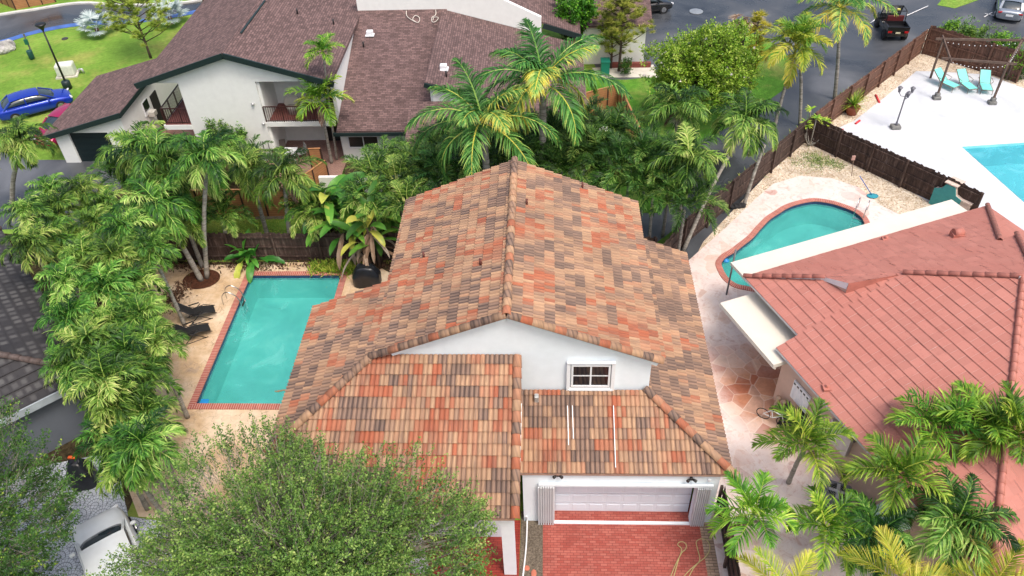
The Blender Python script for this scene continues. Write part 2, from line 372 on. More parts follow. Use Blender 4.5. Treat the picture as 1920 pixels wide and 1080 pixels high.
# the left strip
sheet('road', tl+tr_, M_ASPH, Z1)
def strip(name, line, w, z, mat, side=1, kind='structure'):
    """ribbon along a polyline, on one side of it"""
    out = []
    for i, p in enumerate(line):
        d = (line[min(i+1, len(line)-1)]-line[max(i-1, 0)]).normalized(); out.append(p+Vector((-d.y, d.x, 0))*w*side)
    return sheet(name, list(line)+out[::-1], mat, z, kind=kind)
strip('blue_edge_strip', tl, .75, Z2, M_BLUEASPH)  # flat blue ribbon laid along the edge of the asphalt
kb = MB(); kl = tr_
for a, b in zip(kl[:-1], kl[1:]): kb.bar(a+V(0, 0, .07), b+V(0, 0, .07), .3, .14)
tag(kb.build('kerb', M_KERB), kind='structure')
# lane and driveways: asphalt in front of the garage and west of the palms
sheet('driveway', PP([(-90, 262), (60, 300), (118, 300), (215, 303), (330, 330), (300, 420), (0, 431), (-120, 440)]), M_ASPH, Z1)
# right-hand lane and parking
road = sheet('parking_lane', [(7, 30), (16.0, 43.3), (26.6, 55.8), (33.5, 51.5), (60, 40), (90, 90), (-2, 90), (-1.0, 66), (3.2, 55.5), (5, 45), (3, 36)], M_ASPH, .010)
sheet('lawn', PP([(1175, 150), (1235, 143), (1300, 92), (1370, 58), (1425, 66), (1465, 92), (1494, 125), (1493, 140), (1470, 168), (1440, 190), (1425, 215), (1380, 232), (1318, 262), (1285, 330), (1240, 400), (1100, 400), (1100, 150)]), M_LAWN2, Z2)
sheet('lawn', PP([(1757, 10), (1790, 16), (1850, -5), (1850, -30), (1790, -30)]), M_LAWN, Z2)
sheet('footpath', PP([(1110, 128), (1225, 122), (1235, 146), (1120, 146)]), M_PALECONC, Z3)
sheet('fence_verge', [(4.9, 31.0), (6.9, 33.0), (15.85, 43.35), (26.8, 55.2), (26.1, 55.75), (15.2, 43.95), (6.2, 33.6), (4.2, 31.6)], m_lawn('rough_verge_grass', (.05, .13, .015), (.12, .26, .03), (.25, .24, .08)), .013)
# back garden of the main house
sheet('pool_deck', PP([(250, 497), (330, 489), (420, 497), (470, 492), (545, 486), (610, 492), (660, 490), (700, 495)])+[(-4, 30), (-4, 18), (-9.1, 16), (-15.5, 16.5), (-17.7, 19.5), (-20.2, 23)], M_DECK, Z1, [in1])
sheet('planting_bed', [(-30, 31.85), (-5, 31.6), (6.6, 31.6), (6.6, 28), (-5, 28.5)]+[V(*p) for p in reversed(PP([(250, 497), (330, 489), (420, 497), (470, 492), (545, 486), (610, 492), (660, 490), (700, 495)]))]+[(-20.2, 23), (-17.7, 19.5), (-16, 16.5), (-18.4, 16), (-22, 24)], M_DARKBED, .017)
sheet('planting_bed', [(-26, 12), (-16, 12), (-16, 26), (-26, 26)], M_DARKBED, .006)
sheet('garden_path', PP([(480, 402), (550, 401), (552, 411), (478, 412)]), M_SOIL, Z2)
# mulch ring round the two leaning palms
mr = [V(*P(378, 524))+V(math.cos(a)*.95, math.sin(a)*.78, 0) for a in np.linspace(0, 2*PI, 28)[:-1]]
sheet('mulch_ring', mr, M_MULCH, Z2+.01)
# fan-patterned driveway at bottom left
sheet('fan_paving', [(-17.7, 19.5), (-15.9, 16.5), (-9.6, 15.6), (-6.5, 12), (-6.5, 4), (-22, 4), (-24, 16), (-21, 18.6)], M_FAN, .020)
# red brick driveway, soil strip and porch floor
xl, xr = P(1018, 990)[0], P(1312, 990)[0]
sheet('brick_driveway', [(xl, 4), (xr, 4), (xr, 17.4), (xl, 17.4)], M_REDBRICK, Z2)
sheet('soil_strip', [(-.98, 4), (xl, 4), (xl, 16.9), (-.98, 16.9)], M_SOIL, Z1)
sheet('porch_floor', [(-6.5, 4), (-.99, 4), (-.99, 16.5), (-6.5, 16.5)], M_REDTILE, Z3)
sheet('brick_edging', [(xr, 4), (xr+.42, 4), (xr+.42, 16.6), (xr, 16.6)], M_GREYBRICK, Z2+.005)
# side yard and patio of the pink house
yard = PP([(1290, 490), (1312, 470), (1360, 428), (1415, 375), (1450, 345), (1500, 330), (1560, 335), (1610, 352), (1650, 385), (1690, 405)])
sheet('flagstone_patio', [V(*p) for p in yard]+[V(22, 34, 0), V(20, 22, 0), V(19, 4, 0), V(6.05, 4, 0), V(5.95, 17, 0), V(5.9, 29, 0)], M_FLAG, .028, [in2])
sheet('gravel_bed', [V(7.0, 30.6, 0), V(8.2, 33.2, 0), V(*P(1500, 262)), V(*P(1530, 262)), V(22.3, 36.0, 0), V(24, 30, 0), V(20, 25, 0), V(8, 26, 0)], M_GRAVEL, .015, [in2])
# white deck garden
sheet('gravel_strip', [V(*P(1512, 235)), V(*P(1740, 55)), V(*P(1925, 120)), V(60, 48, 0), V(60, 20, 0), V(22, 35, 0)], M_GRAVEL, .019, [in3])
wd = PP([(1560, 245), (1600, 228), (1665, 178), (1718, 134), (1745, 134), (1850, 140), (1925, 168)])
sheet('white_deck', [V(*p) for p in wd]+[V(60, 40, 0), V(60, 20, 0), V(23, 33.2, 0), V(*P(1545, 262))], M_WDECK, Z2, [in3])
# swimming pools: coping, basin, waterline band, water
def pool(label, outer, inner, coping_mat, basin_mat, depth=1.5, wl=-.13, band=True, group=None):
    c = sum((Vector(p) for p in outer), Vector())/len(outer); off = V(c.x, c.y, 0); t = thing('swimming_pool', label, 'swimming pool', off)
    N = len(outer)
    if coping_mat:
        mb = MB(off); dist = 0
        for i in range(N):
            a, b, ia, ib = outer[i], outer[(i+1) % N], inner[i], inner[(i+1) % N]; L = (b-a).length; zt = .062
            f = mb.poly([V(a.x, a.y, zt), V(b.x, b.y, zt), V(ib.x, ib.y, zt), V(ia.x, ia.y, zt)])
            if N == 4: uu = [(dist, 0), (dist+L, 0), (dist+L-.3, .3), (dist+.3, .3)]
            else: uu = [(dist, 0), (dist+L, 0), (dist+L, .3), (dist, .3)]
            for l, q_ in zip(f.loops, uu): l[mb.uv].uv = (q_[0], q_[1]+.1)
            for (p, q_, za) in ((a, b, 0), (ib, ia, -.04)):
                g = mb.poly([V(p.x, p.y, za), V(q_.x, q_.y, za), V(q_.x, q_.y, zt), V(p.x, p.y, zt)])
                for l, u_ in zip(g.loops, ((dist, .1), (dist+L, .1), (dist+L, .2), (dist, .2))): l[mb.uv].uv = u_
            dist += L
        mb.build('coping', coping_mat, t, recalc=False)
    ins = inset(inner, .012); mb = MB(off)
    for i in range(N):
        a, b = ins[i], ins[(i+1) % N]; mb.poly([V(a.x, a.y, -.26), V(b.x, b.y, -.26), V(b.x, b.y, -depth), V(a.x, a.y, -depth)])
    mb.poly([V(p.x, p.y, -depth) for p in ins]); mb.build('basin', basin_mat, t, recalc=False)
    mb = MB(off)
    for i in range(N):
        a, b = ins[i], ins[(i+1) % N]; mb.poly([V(a.x, a.y, .03), V(b.x, b.y, .03), V(b.x, b.y, -.26), V(a.x, a.y, -.26)])
    mb.build('waterline_tile', M_NAVY if band else basin_mat, t, recalc=False)
    mb = MB(off); i2 = inset(ins, .004); f = mb.poly([V(p.x, p.y, wl) for p in i2]); f.normal_update()
    if f.normal.z < 0: f.normal_flip()
    mb.build('water', M_WATER if band else M_WATER2, t, recalc=False); return t
pool('rectangular turquoise pool with a red brick rim beside the tiled house', pool1, in1, M_COPE, M_BASIN)
pool('curved freeform pool with a brick rim on the white and peach flagstone patio', pool2, in2, M_COPE, M_BASIN)
pool('large rimless blue pool cut into the bright white deck at the right edge', pool3, in3, None, M_BASIN2, band=False)
# ================================================================== ROOFS
def m_tile():
    s = NT('blended_concrete_tile'); a = s.n('ShaderNodeAttribute', attribute_name='rnd'); b = s.n('ShaderNodeAttribute', attribute_name='rnd2')
    uv = s.n('ShaderNodeUVMap'); mp = s.n('ShaderNodeMapping'); s.l(uv.outputs[0], mp.inputs[0]); mp.inputs['Scale'].default_value = (1, .1, 1)
    base = s.ramp(a.outputs['Fac'], [(0, (.21, .14, .105)), (.15, (.255, .165, .12)), (.3, (.32, .2, .138)), (.45, (.4, .245, .152)), (.6, (.46, .285, .172)), (.74, (.42, .205, .122)), (.87, (.41, .15, .082)), (1, (.4, .122, .062))])
    n = s.n('ShaderNodeTexNoise'); n.inputs['Scale'].default_value = 13; n.inputs['Detail'].default_value = 2; s.l(mp.outputs[0], n.inputs['Vector'])
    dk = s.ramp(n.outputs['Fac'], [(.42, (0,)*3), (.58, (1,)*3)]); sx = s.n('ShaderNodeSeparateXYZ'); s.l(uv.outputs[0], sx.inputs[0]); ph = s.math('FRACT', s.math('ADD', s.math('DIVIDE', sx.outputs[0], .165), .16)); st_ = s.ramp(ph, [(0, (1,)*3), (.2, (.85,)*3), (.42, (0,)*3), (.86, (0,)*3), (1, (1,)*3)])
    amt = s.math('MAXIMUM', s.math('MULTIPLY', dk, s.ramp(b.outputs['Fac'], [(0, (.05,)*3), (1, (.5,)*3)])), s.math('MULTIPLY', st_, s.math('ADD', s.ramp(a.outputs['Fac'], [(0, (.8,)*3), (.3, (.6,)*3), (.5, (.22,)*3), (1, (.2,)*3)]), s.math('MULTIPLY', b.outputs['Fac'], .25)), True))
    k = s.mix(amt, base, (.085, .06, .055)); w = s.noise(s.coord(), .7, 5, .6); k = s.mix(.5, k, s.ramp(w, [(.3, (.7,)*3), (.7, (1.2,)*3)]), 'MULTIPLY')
    s.col(k); s.set(.75, spec=.3); return s.m
M_TILE = m_tile()
def m_solid_tile(name, base, c2, dark, spots=0):
    s = NT(name); a = s.n('ShaderNodeAttribute', attribute_name='rnd'); v = s.coord(); n = s.noise(v, .5, 6, .6); n2 = s.noise(v, 7, 5, .75)
    k = s.ramp(a.outputs['Fac'], [(0, tuple(x*.86 for x in base)), (1, base)]); k = s.mix(s.ramp(n, [(.4, (0,)*3), (.65, (.8,)*3)]), k, c2)
    k = s.mix(s.ramp(n2, [(.58, (0,)*3), (.78, (.6,)*3)]), k, dark); n4 = s.noise(s.coord('Object', (1, 1, 1)), 1.7, 7, .8); k = s.mix(s.ramp(n4, [(.56, (0,)*3), (.72, (.4,)*3)]), k, dark)
    if spots:   # worn pale middles of the tiles
        uv = s.n('ShaderNodeUVMap'); sx = s.n('ShaderNodeSeparateXYZ'); s.l(uv.outputs[0], sx.inputs[0]); f = []
        for o, p in ((0, spots[0]), (1, spots[1])):
            q_ = s.math('ABSOLUTE', s.math('SUBTRACT', s.math('FRACT', s.math('DIVIDE', sx.outputs[o], p)), .5)); f.append(s.ramp(s.math('ADD', q_, s.math('MULTIPLY', s.math('SUBTRACT', n2, .5), .3)), [(.18, (1,)*3), (.4, (0,)*3)]))
        k = s.mix(s.math('MULTIPLY', s.math('MULTIPLY', f[0], f[1]), s.math('MULTIPLY', a.outputs['Fac'], .75)), k, spots[2])
    s.col(k); s.set(.6, spec=.3); return s.m
M_PINK = m_solid_tile('pink_painted_tile', (.48, .2, .16), (.43, .165, .13), (.26, .08, .058))
M_PINKCAP = plain('pink_painted_ridge_tile', (.45, .165, .125), .6, var=.2, scale=3)
M_SLATE = m_solid_tile('black_weathered_tile', (.045, .043, .045), (.028, .027, .03), (.012, .012, .012), (.34, .42, (.12, .118, .115)))
M_SLATECAP = plain('dark_brown_ridge_tile', (.09, .065, .06), .7, var=.5, scale=5)
def roof_tiles(name, poly, up, mat, parent, off, cw=.33, ch=.40, profile='barrel', anchor=None, seed=1, gap=.0, cl=None, lift=.055, stag=.5, thick=.12, bias=0.):
    """poly: convex planar polygon (3D), up: upslope unit vector. Real tiles, clipped at the polygon edges."""
    poly = [Vector(p) for p in poly]; W = Vector(up).normalized(); a, b, c = poly[0], poly[1], poly[2]
    N = (b-a).cross(c-a).normalized(); N = -N if N.z < 0 else N; W = (W-N*W.dot(N)).normalized(); U = W.cross(N).normalized(); O = Vector(anchor) if anchor is not None else a
    O = O - N*((O-a).dot(N))
    us = [(p-O).dot(U) for p in poly]; ws = [(p-O).dot(W) for p in poly]; r = np.random.default_rng(seed)
    i0, i1 = math.floor(min(ws)/ch)-1, math.ceil(max(ws)/ch)+1; j0, j1 = math.floor(min(us)/cw)-1, math.ceil(max(us)/cw)+1
    if profile == 'barrel':
        xs = np.linspace(0, 1, 9); pr = .042*np.abs(np.sin(2*PI*xs*1.0))**.8*np.where(np.sin(2*PI*xs) > 0, 1, .9); pr[[0, 4, 8]] = -.01
    else: xs = np.array([.006, .994]); pr = np.array([0., 0.])
    nx = len(xs); ii, jj = np.meshgrid(np.arange(i0, i1), np.arange(j0, j1), indexing='ij'); ii = ii.ravel(); jj = jj.ravel(); T = len(ii)
    uo = (jj+(ii % 2)*stag)*cw; wo = ii*ch; dl = r.normal(0, .003, T)
    # clustered colours: blotches two to six tiles wide plus scatter
    def vn(x, y, s_):
        g = np.random.default_rng(seed*7+3).random((64, 64)); fx, fy = x/s_, y/s_; a_, b_ = np.floor(fx).astype(int) % 64, np.floor(fy).astype(int) % 64; return g[a_, b_]
    run = vn(uo/cw+ii*.7, ii*1.0, 3.1)*.6+vn(uo/cw*1.0-ii*.5+9, ii+5, 1.6)*.4; rnd = np.clip((run-.5)*1.15+.5+bias, 0, 1)*.64+.36*r.random(T) if cl is None else r.random(T)
    rnd = np.clip((rnd-.5)*1.35+.49, 0, 1); rnd2 = r.random(T)
    co = np.zeros((T, 3*nx, 3))
    for k in range(nx):
        u = uo+xs[k]*cw
        co[:, k] = np.stack([u, wo, lift+pr[k]+dl], 1)                 # lower front edge, raised
        co[:, nx+k] = np.stack([u, wo+ch+.03, pr[k]+dl-.004], 1)      # upper end, tucked under
        co[:, 2*nx+k] = np.stack([u, wo+(.06 if profile == 'barrel' else .02), np.full(T, -.012)+pr[k]*.4], 1)  # lip
    base = (np.arange(T)*3*nx)[:, None]; F = []; 
    for k in range(nx-1):
        F.append(base+np.array([[k, k+1, nx+k+1, nx+k]])); F.append(base+np.array([[2*nx+k, 2*nx+k+1, k+1, k]]))
    nf = len(F); jit = np.repeat(r.normal(0, .1, (T, max(1, (nx-1)//4))), min(nx-1, 4)*2, axis=1).ravel() if nx > 2 else 0; F = np.stack(F, 1).reshape(-1, 4); co = co.reshape(-1, 3)
    # drop tiles clearly outside
    cen = np.stack([uo+cw/2, wo+ch/2], 1); keep = np.ones(T, bool); pc = np.array([np.mean(us), np.mean(ws)]); q2 = np.stack([us, ws], 1)
    for k in range(len(q2)):
        p, q_ = q2[k], q2[(k+1) % len(q2)]; e = q_-p; n_ = np.array([-e[1], e[0]]); n_ /= max(1e-9, np.linalg.norm(n_)); n_ = -n_ if (pc-p)@n_ < 0 else n_
        keep &= ((cen-p)@n_) > -.42
    km = np.repeat(keep, nf); F = F[km]; ar = np.clip(np.repeat(rnd, nf)+jit, 0, 1)[km]; ar2 = np.repeat(rnd2, nf)[km]
    used = np.unique(F); mp = np.zeros(len(co), int); mp[used] = np.arange(len(used)); F = mp[F]; uvv = co[used][:, :2]; co = co[used]
    B = np.array([U, W, N]); wco = co@B+np.array(O)-np.array(off); uv = uvv[F.ravel()]
    me = arr_mesh(name, wco, F, mat, fattr={'rnd': ar, 'rnd2': ar2}, uv=uv, link_it=False)
    bm = bmesh.new(); bm.from_mesh(me); Cn = sum(poly, Vector())/len(poly)
    for k in range(len(poly)):
        p, q_ = poly[k], poly[(k+1) % len(poly)]; e = (q_-p).normalized(); n_ = N.cross(e); n_ = -n_ if (Cn-p).dot(n_) < 0 else n_
        bmesh.ops.bisect_plane(bm, geom=bm.verts[:]+bm.edges[:]+bm.faces[:], plane_co=p-Vector(off), plane_no=-n_, clear_outer=True, dist=1e-5)
    bm.to_mesh(me); bm.free(); return me, N
def solid_under(mb, poly, h=.1, drop=.012):
    """roof deck below the tiles"""
    mb.prism([V(p[0], p[1], p[2]-drop) for p in poly], h)
def caps(pts_list, *a, **k):
    for i, q in enumerate(pts_list): k2 = dict(k); k2['seed'] = k.get('seed', 5)+i*13; caps1([q], *a, **k2)
def caps1(pts_list, mat, parent, off, name='ridge_cap', L=.42, r=.12, seed=5, flat=False):
    """rounded ridge tiles laid along lines, lower end first"""
    rg = np.random.default_rng(seed); vs, fs, at, at2 = [], [], [], []; n = 8
    for a, b in pts_list:
        a, b = Vector(a), Vector(b); d = b-a; D = d.length; d.normalize(); cnt = max(1, round(D/(L-.05))); st = D/cnt
        x = d.cross(Vector((0, 0, 1))).normalized(); y = x.cross(d).normalized()
        if y.z < 0: y = -y
        for k in range(cnt):
            p0 = a+d*(k*st-.02); p1 = a+d*((k+1)*st+.05); r0, r1 = r*1.06, r*.9; bi = len(vs); 
            for (p, rr, h) in ((p0, r0, .02), (p1, r1, 0), (p0, r0*.86, .01)):
                for q_ in range(n+1):
                    an = PI*q_/n if not flat else PI*q_/n; vs.append(p+x*math.cos(an)*rr+y*(math.sin(an)*rr*(.95 if not flat else .7)+h-.01))
            for q_ in range(n):
                fs.append((bi+q_, bi+q_+1, bi+n+1+q_+1, bi+n+1+q_)); fs.append((bi+2*(n+1)+q_, bi+2*(n+1)+q_+1, bi+q_+1, bi+q_))
            c = rg.random(); c2 = rg.random()*.5; at += [c]*(2*n); at2 += [c2]*(2*n)
    uv = np.zeros((len(fs)*4, 2)); uv[:, 0] = np.arange(len(fs)*4)*.137 % 3
    uv = np.array([[vs[i][0]+vs[i][1]*.3, vs[i][2]] for f in fs for i in f])
    return arr_mesh(name, np.array([tuple(v) for v in vs]), np.array(fs), mat, parent, smooth=True, fattr={'rnd': at, 'rnd2': at2}, uv=uv, off=off)
def join_roof(name, items, mat, parent, off):
    """several clipped slopes of one kind of tile -> one mesh"""
    bm = bmesh.new()
    for me in items: bm.from_mesh(me)
    out = bpy.data.meshes.new(name); bm.to_mesh(out); bm.free(); out.materials.clear(); out.materials.append(mat); return link(name, out, None, parent)
def m_stucco(name, c, sc=3, var=.06, stain=.25):
    s = NT(name); v = s.coord(); n = s.noise(v, sc, 5, .6); n3 = s.noise(s.coord('Object', (1.4, 1.4, .25)), 1.3, 5, .7)
    k = s.ramp(n, [(.3, tuple(x*(1-var) for x in c)), (.7, c)]); k = s.mix(s.math('MULTIPLY', s.ramp(n3, [(.55, (0,)*3), (.8, (1,)*3)]), stain), k, tuple(x*.6 for x in c))
    s.col(k); s.set(.85, spec=.25); s.bump(s.noise(v, 55, 3, .6), .12, .006); return s.m
M_WALL = m_stucco('pale_blue_white_stucco', (.82, .885, .93), stain=.12)
M_WHITE = plain('white_painted_trim', (.8, .82, .84), .5, var=.04)
M_DOORW = plain('white_garage_door', (.72, .78, .84), .45, var=.05, scale=1)
M_SHUT = plain('grey_white_shutter', (.62, .64, .66), .4, var=.08, scale=2)
M_GLASS = plain('dark_window_glass', (.012, .012, .018), .06, var=.4, scale=1.4, spec=.8)
M_BLACK = plain('black_plastic', (.012, .012, .013), .4)
M_METAL = plain('brushed_steel', (.6, .6, .6), .25, 1.0)
M_GALV = plain('galvanised_metal', (.55, .56, .56), .4, .6)
def win_parts(parent, off, x0, x1, z0, z1, y, nrm=-1, cols=2, rows=2, frame=.07, shutter=False, glass=None, name='window'):
    """window in a wall facing -Y: frame > glass pane; sits proud of the wall"""
    mb = MB(off); d = .07; yc = y-d/2+.01
    mb.box(((x0+x1)/2, yc, z0-frame/2), (x1-x0+2*frame, d, frame)); mb.box(((x0+x1)/2, yc, z1+frame/2), (x1-x0+2*frame, d, frame))
    for x in (x0-frame/2, x1+frame/2): mb.box((x, yc, (z0+z1)/2), (frame, d-.004, z1-z0-.002))
    for c in range(1, cols): mb.box((x0+(x1-x0)*c/cols, yc+.01, (z0+z1)/2), (.06, d-.03, z1-z0-.004))
    for r in range(1, rows): mb.box(((x0+x1)/2, yc+.012, z0+(z1-z0)*r/rows), (x1-x0-.004, d-.04, .05))
    f = mb.build('%s' % name, M_WHITE, parent); g = MB(off); g.box(((x0+x1)/2, y-.012, (z0+z1)/2), (x1-x0, .02, z1-z0)); g.build('pane', glass or M_GLASS, f); return f
# ================================================================== MAIN HOUSE
HO_ = (-1.5, 22, 0)
house = thing('tiled_house', 'house in the middle with multicoloured terracotta tile roof and pale blue gable', 'house', HO_)
S5 = 5/12
RX, RZ, YF, YB = -1.33, 8.0, 19.12, 28.62
XR, XLm, XL = 3.95, -6.15, -9.32
zr = RZ-(XR-RX)*S5; zlm = RZ-(RX-XLm)*S5; zl = RZ-(RX-XL)*S5
ZF = zlm; YN = 23.15; XE, ZE = 6.33, 3.1; YG = 16.4
dX = 3.55
hipY = YG+(XE-dX); hz = ZE+(XE-dX)*S5
YFE = 14.1; zfe = ZF-(YF-YFE)*S5; YHL = YF-(XLm-XL)
upL, upR, upF = (1, 0, S5), (-1, 0, S5), (0, 1, S5)
polyA = [(RX, YF, RZ), (RX, YB, RZ), (XLm, YB, zlm), (XLm, YF, zlm)]
polyB = [(XLm, YF, zlm), (XLm, YN, zlm), (XL, YN, zl), (XL, YHL, zl)]
polyR = [(RX, YF, RZ), (RX, YB, RZ), (XR, YB, zr), (XR, YF, zr)]
polyR2 = [(XE, YG, ZE), (XE, 28.4, ZE), (dX, 28.4, hz), (dX, hipY, hz)]
polyG = [(-.98, YG, ZE), (XE, YG, ZE), (dX, hipY, hz), (-.98, hipY, hz)]
polyF1 = [(-1.02, YFE, zfe), (-1.02, YF+.12, ZF+.05), (XLm, YF+.12, ZF+.05), (XL, YHL, zl), (XL, YFE, zfe)]
anL = (XL, 14, zl)
ms = []
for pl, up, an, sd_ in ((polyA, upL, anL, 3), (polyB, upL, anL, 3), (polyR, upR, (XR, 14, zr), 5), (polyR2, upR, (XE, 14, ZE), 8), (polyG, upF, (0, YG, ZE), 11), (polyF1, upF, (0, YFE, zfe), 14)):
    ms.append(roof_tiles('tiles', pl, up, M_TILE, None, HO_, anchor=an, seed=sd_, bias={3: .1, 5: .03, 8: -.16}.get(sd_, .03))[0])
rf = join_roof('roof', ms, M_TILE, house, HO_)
mb = MB(HO_)
for pl in (polyA, polyB, polyR, polyR2, polyG, polyF1): solid_under(mb, pl, .1)
M_EAVE = plain('peach_mortar_edge', (.4, .25, .19), .85, var=.2, scale=5)
mb.build('roof_edge', M_EAVE, house)
e = .06
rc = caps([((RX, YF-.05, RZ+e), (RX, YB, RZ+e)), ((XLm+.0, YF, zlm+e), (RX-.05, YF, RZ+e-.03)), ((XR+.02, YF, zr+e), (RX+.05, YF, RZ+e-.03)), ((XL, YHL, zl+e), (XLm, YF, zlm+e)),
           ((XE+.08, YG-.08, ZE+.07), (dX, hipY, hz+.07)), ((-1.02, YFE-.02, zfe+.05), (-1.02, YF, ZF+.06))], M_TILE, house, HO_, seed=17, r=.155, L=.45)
# stucco body
mb = MB(HO_); W0 = YF+.13
mb.prism([(RX, W0, RZ-.14), (3.65, W0, RZ-.14-(3.65-RX)*S5), (3.65, W0, 3.3), (-8.6, W0, 3.3), (-8.6, W0, RZ-.14-(RX+8.6)*S5)], .25, (0, 1, 0))      # gable wall
mb.box((3.53, (W0+.25+YB-.2)/2, 4.35), (.24, YB-.2-W0-.25, 2.9))                                   # upper right wall
mb.box((5.85, (16.75+28.1)/2, 1.5), (.25, 28.1-16.75, 2.96))                                           # side wall
mb.box((0, 28.22, 1.5), (11.9, .24, 2.96)); mb.box((-1.2, 28.3, 5.0-.6), (9.3, .22, 2.9))
mb.box((-5.92, (23.0+28.1)/2, 2.9), (.24, 5.0, 5.7)); mb.box((-8.95, (15.9+22.95)/2, 2.2), (.24, 7.0, 4.4)); mb.box((-7.5, 22.9, 2.2), (2.7, .22, 4.4))
mb.box((-5.2, 15.9, 1.9), (7.3, .2, 3.8))
gx0, gx1, gz = P(1040, 976)[0]-.02, P(1290, 983)[0]+.05, 2.32
# garage front with its opening
yg = 16.62
mb.box(((-.86+gx0)/2, yg, 1.5), (gx0+.86, .24, 3.0)); mb.box(((gx1+5.97)/2, yg, 1.5), (5.97-gx1, .24, 3.0)); mb.box(((gx0+gx1)/2, yg, (gz+3.0)/2), (gx1-gx0-.002, .236, 3.0-gz))
mb.build('wall', M_WALL, house)
# projecting pilasters and trims of the gable
mb = MB(HO_)
for x in (): mb.box((x+(.38 if x < 1 else -.0), W0-.006, 5.0 if x < 1 else 4.75), (.55 if x < 1 else .45, .02, 1.9 if x < 1 else 1.2))
mb.bar((RX, W0-.05, RZ-.2), (3.85, W0-.05, RZ-.2-(3.85-RX)*S5), .16, .1, up=(0, 1, 0)); mb.bar((RX, W0-.05, RZ-.2), (-5.4, W0-.05, RZ-.2-(RX+5.4)*S5), .1, .1, up=(0, 1, 0))
mb.build('gable_trim', M_WALL, house)
# upper window with its sill box and hood
wx0, wx1 = PY(1075, 690, W0)[0], PY(1141, 690, W0)[0]; wz1, wz0 = PY(1110, 683, W0)[2], PY(1110, 719, W0)[2]
wf = win_parts(house, HO_, wx0, wx1, wz0, wz1, W0-.06)
mb = MB(HO_); mb.box(((wx0+wx1)/2, W0-.1, wz1+.19), (wx1-wx0+.46, .12, .05)); mb.box(((wx0+wx1)/2, W0-.06, wz0-.25), (wx1-wx0+.2, .1, .28)); mb.box(((wx0+wx1)/2, W0-.085, wz0-.2), (wx1-wx0+.3, .15, .05))
for x in (wx0-.17, wx1+.17): mb.box((x, W0-.07, (wz0+wz1)/2-.08), (.13, .12, wz1-wz0+.5))
mb.build('window_surround', M_WHITE, house)
# garage door, track, shutters
dy = yg+.34; mb = MB(HO_); dw = gx1-gx0; mb.box(((gx0+gx1)/2, dy, gz/2), (dw, .05, gz))
for r in range(4):
    for c in range(8):
        x = gx0+dw*(c+.5)/8; z = gz*(r+.5)/4; mb.box((x, dy-.03, z), (dw/8*.78, .02, gz/4*.6), bev=.008)
mb2 = mb.build('garage_door', M_DOORW, house)
mb = MB(HO_)
for r in range(1, 4): mb.box(((gx0+gx1)/2, dy-.03, gz*r/4), (dw, .012, .014))
mb.build('panel_joint', plain('door_joint_grey', (.4, .4, .44), .6), mb2)
mb = MB(HO_); mb.box(((gx0+gx1)/2, yg-.19, .045), (dw, .12, .05)); mb.box(((gx0+gx1)/2, yg-.2, gz+.1), (dw+1.1, .1, .1)); mb.build('shutter_track', M_WALL, house)
def accordion(xa, xb):
    mb = MB(HO_); n = 7
    for k in range(n):
        x = xa+(xb-xa)*(k+.5)/n; mb.box((x, yg-.2, gz/2+.02), ((xb-xa)/n*.62, .2, gz-.0)); mb.box((x+(xb-xa)/n*.45, yg-.17, gz/2+.02), ((xb-xa)/n*.35, .1, gz-.02))
    mb.build('shutter', M_SHUT, house)
accordion(gx0-.6, gx0); accordion(gx1+.0, gx1+.5)
# porch with its arch
py0 = 14.32; ax = PY(941, 1010, py0)[0]; mb = MB(HO_); N_ = 14; zt = zfe-.06
arch = [(ax, 0), (ax, 3.1)]+[(ax-1.35*(1-math.cos(t)), 3.1+.42*math.sin(t)) for t in np.linspace(.1, PI, N_)]+[(ax-2.7, 0)]
pts = [(-1.08, 0), (-1.08, zt), (-8.6, zt), (-8.6, 0)]
mb.prism([(p[0], py0, p[1]) for p in pts+arch[::-1]], .22, (0, 1, 0))
mb.box((-1.2, (py0+.22+16.5)/2, zt-.35), (.22, 16.5-py0-.24, .7)); mb.build('porch_wall', M_WALL, house)
# flood lights, alarm, garage roof pipes and vents
for (u, v_) in ((1046, 889), (1296, 896)):
    p = PY(u, v_, yg-.14); mb = MB(HO_); mb.box((p[0], yg-.17, p[2]), (.1, .1, .12), bev=.02)
    for s_ in (-1, 1): mb.tube([(p[0]+s_*.05, yg-.2, p[2]), (p[0]+s_*.15, yg-.3, p[2]+.02)], [.035, .06], 10)
    mb.build('flood_light', M_BLACK, house)
p = PY(1330, 900, yg-.14); mb = MB(HO_); mb.box((p[0], yg-.15, p[2]), (.1, .08, .12), bev=.015); mb.build('alarm_box', M_WHITE, house)
def on_plane(u, v_, poly):
    a, b, c = [Vector(q_) for q_ in poly[:3]]; n = (b-a).cross(c-a); r = Vector(RW@np.array([u-960., v_-540., FPX])); o = V(0, 0, CAMH); t = (a-o).dot(n)/r.dot(n); return o+r*t
for (a, b) in (((1064, 764), (1066, 838)), ((1073, 764), (1075, 826)), ((1150, 764), (1154, 880)), ((978, 760), (975, 884))):
    pa, pb = on_plane(*a, polyG), on_plane(*b, polyG); mb = MB(HO_); mb.bar(pa+V(0, 0, .105), pb+V(0, 0, .105), .026, .02); mb.build('roof_strip', M_WHITE, house)
p = on_plane(1006, 752, polyG); mb = MB(HO_); mb.box((p.x, p.y, p.z+.16), (.16, .2, .3), bev=.03); mb.build('roof_vent', M_GALV, house)
for (u, v_, pl) in ((795, 484, polyA), (901, 497, polyA), (988, 385, polyR), (1092, 353, polyR)):
    p = on_plane(u, v_, pl); mb = MB(HO_); mb.tube([p-V(0, 0, .05), p+V(0, 0, .3)], .045, 8); mb.build('vent_pipe', plain('brown_pipe', (.13, .04, .03), .6) if 'brown_pipe' not in bpy.data.materials else bpy.data.materials['brown_pipe'], house)
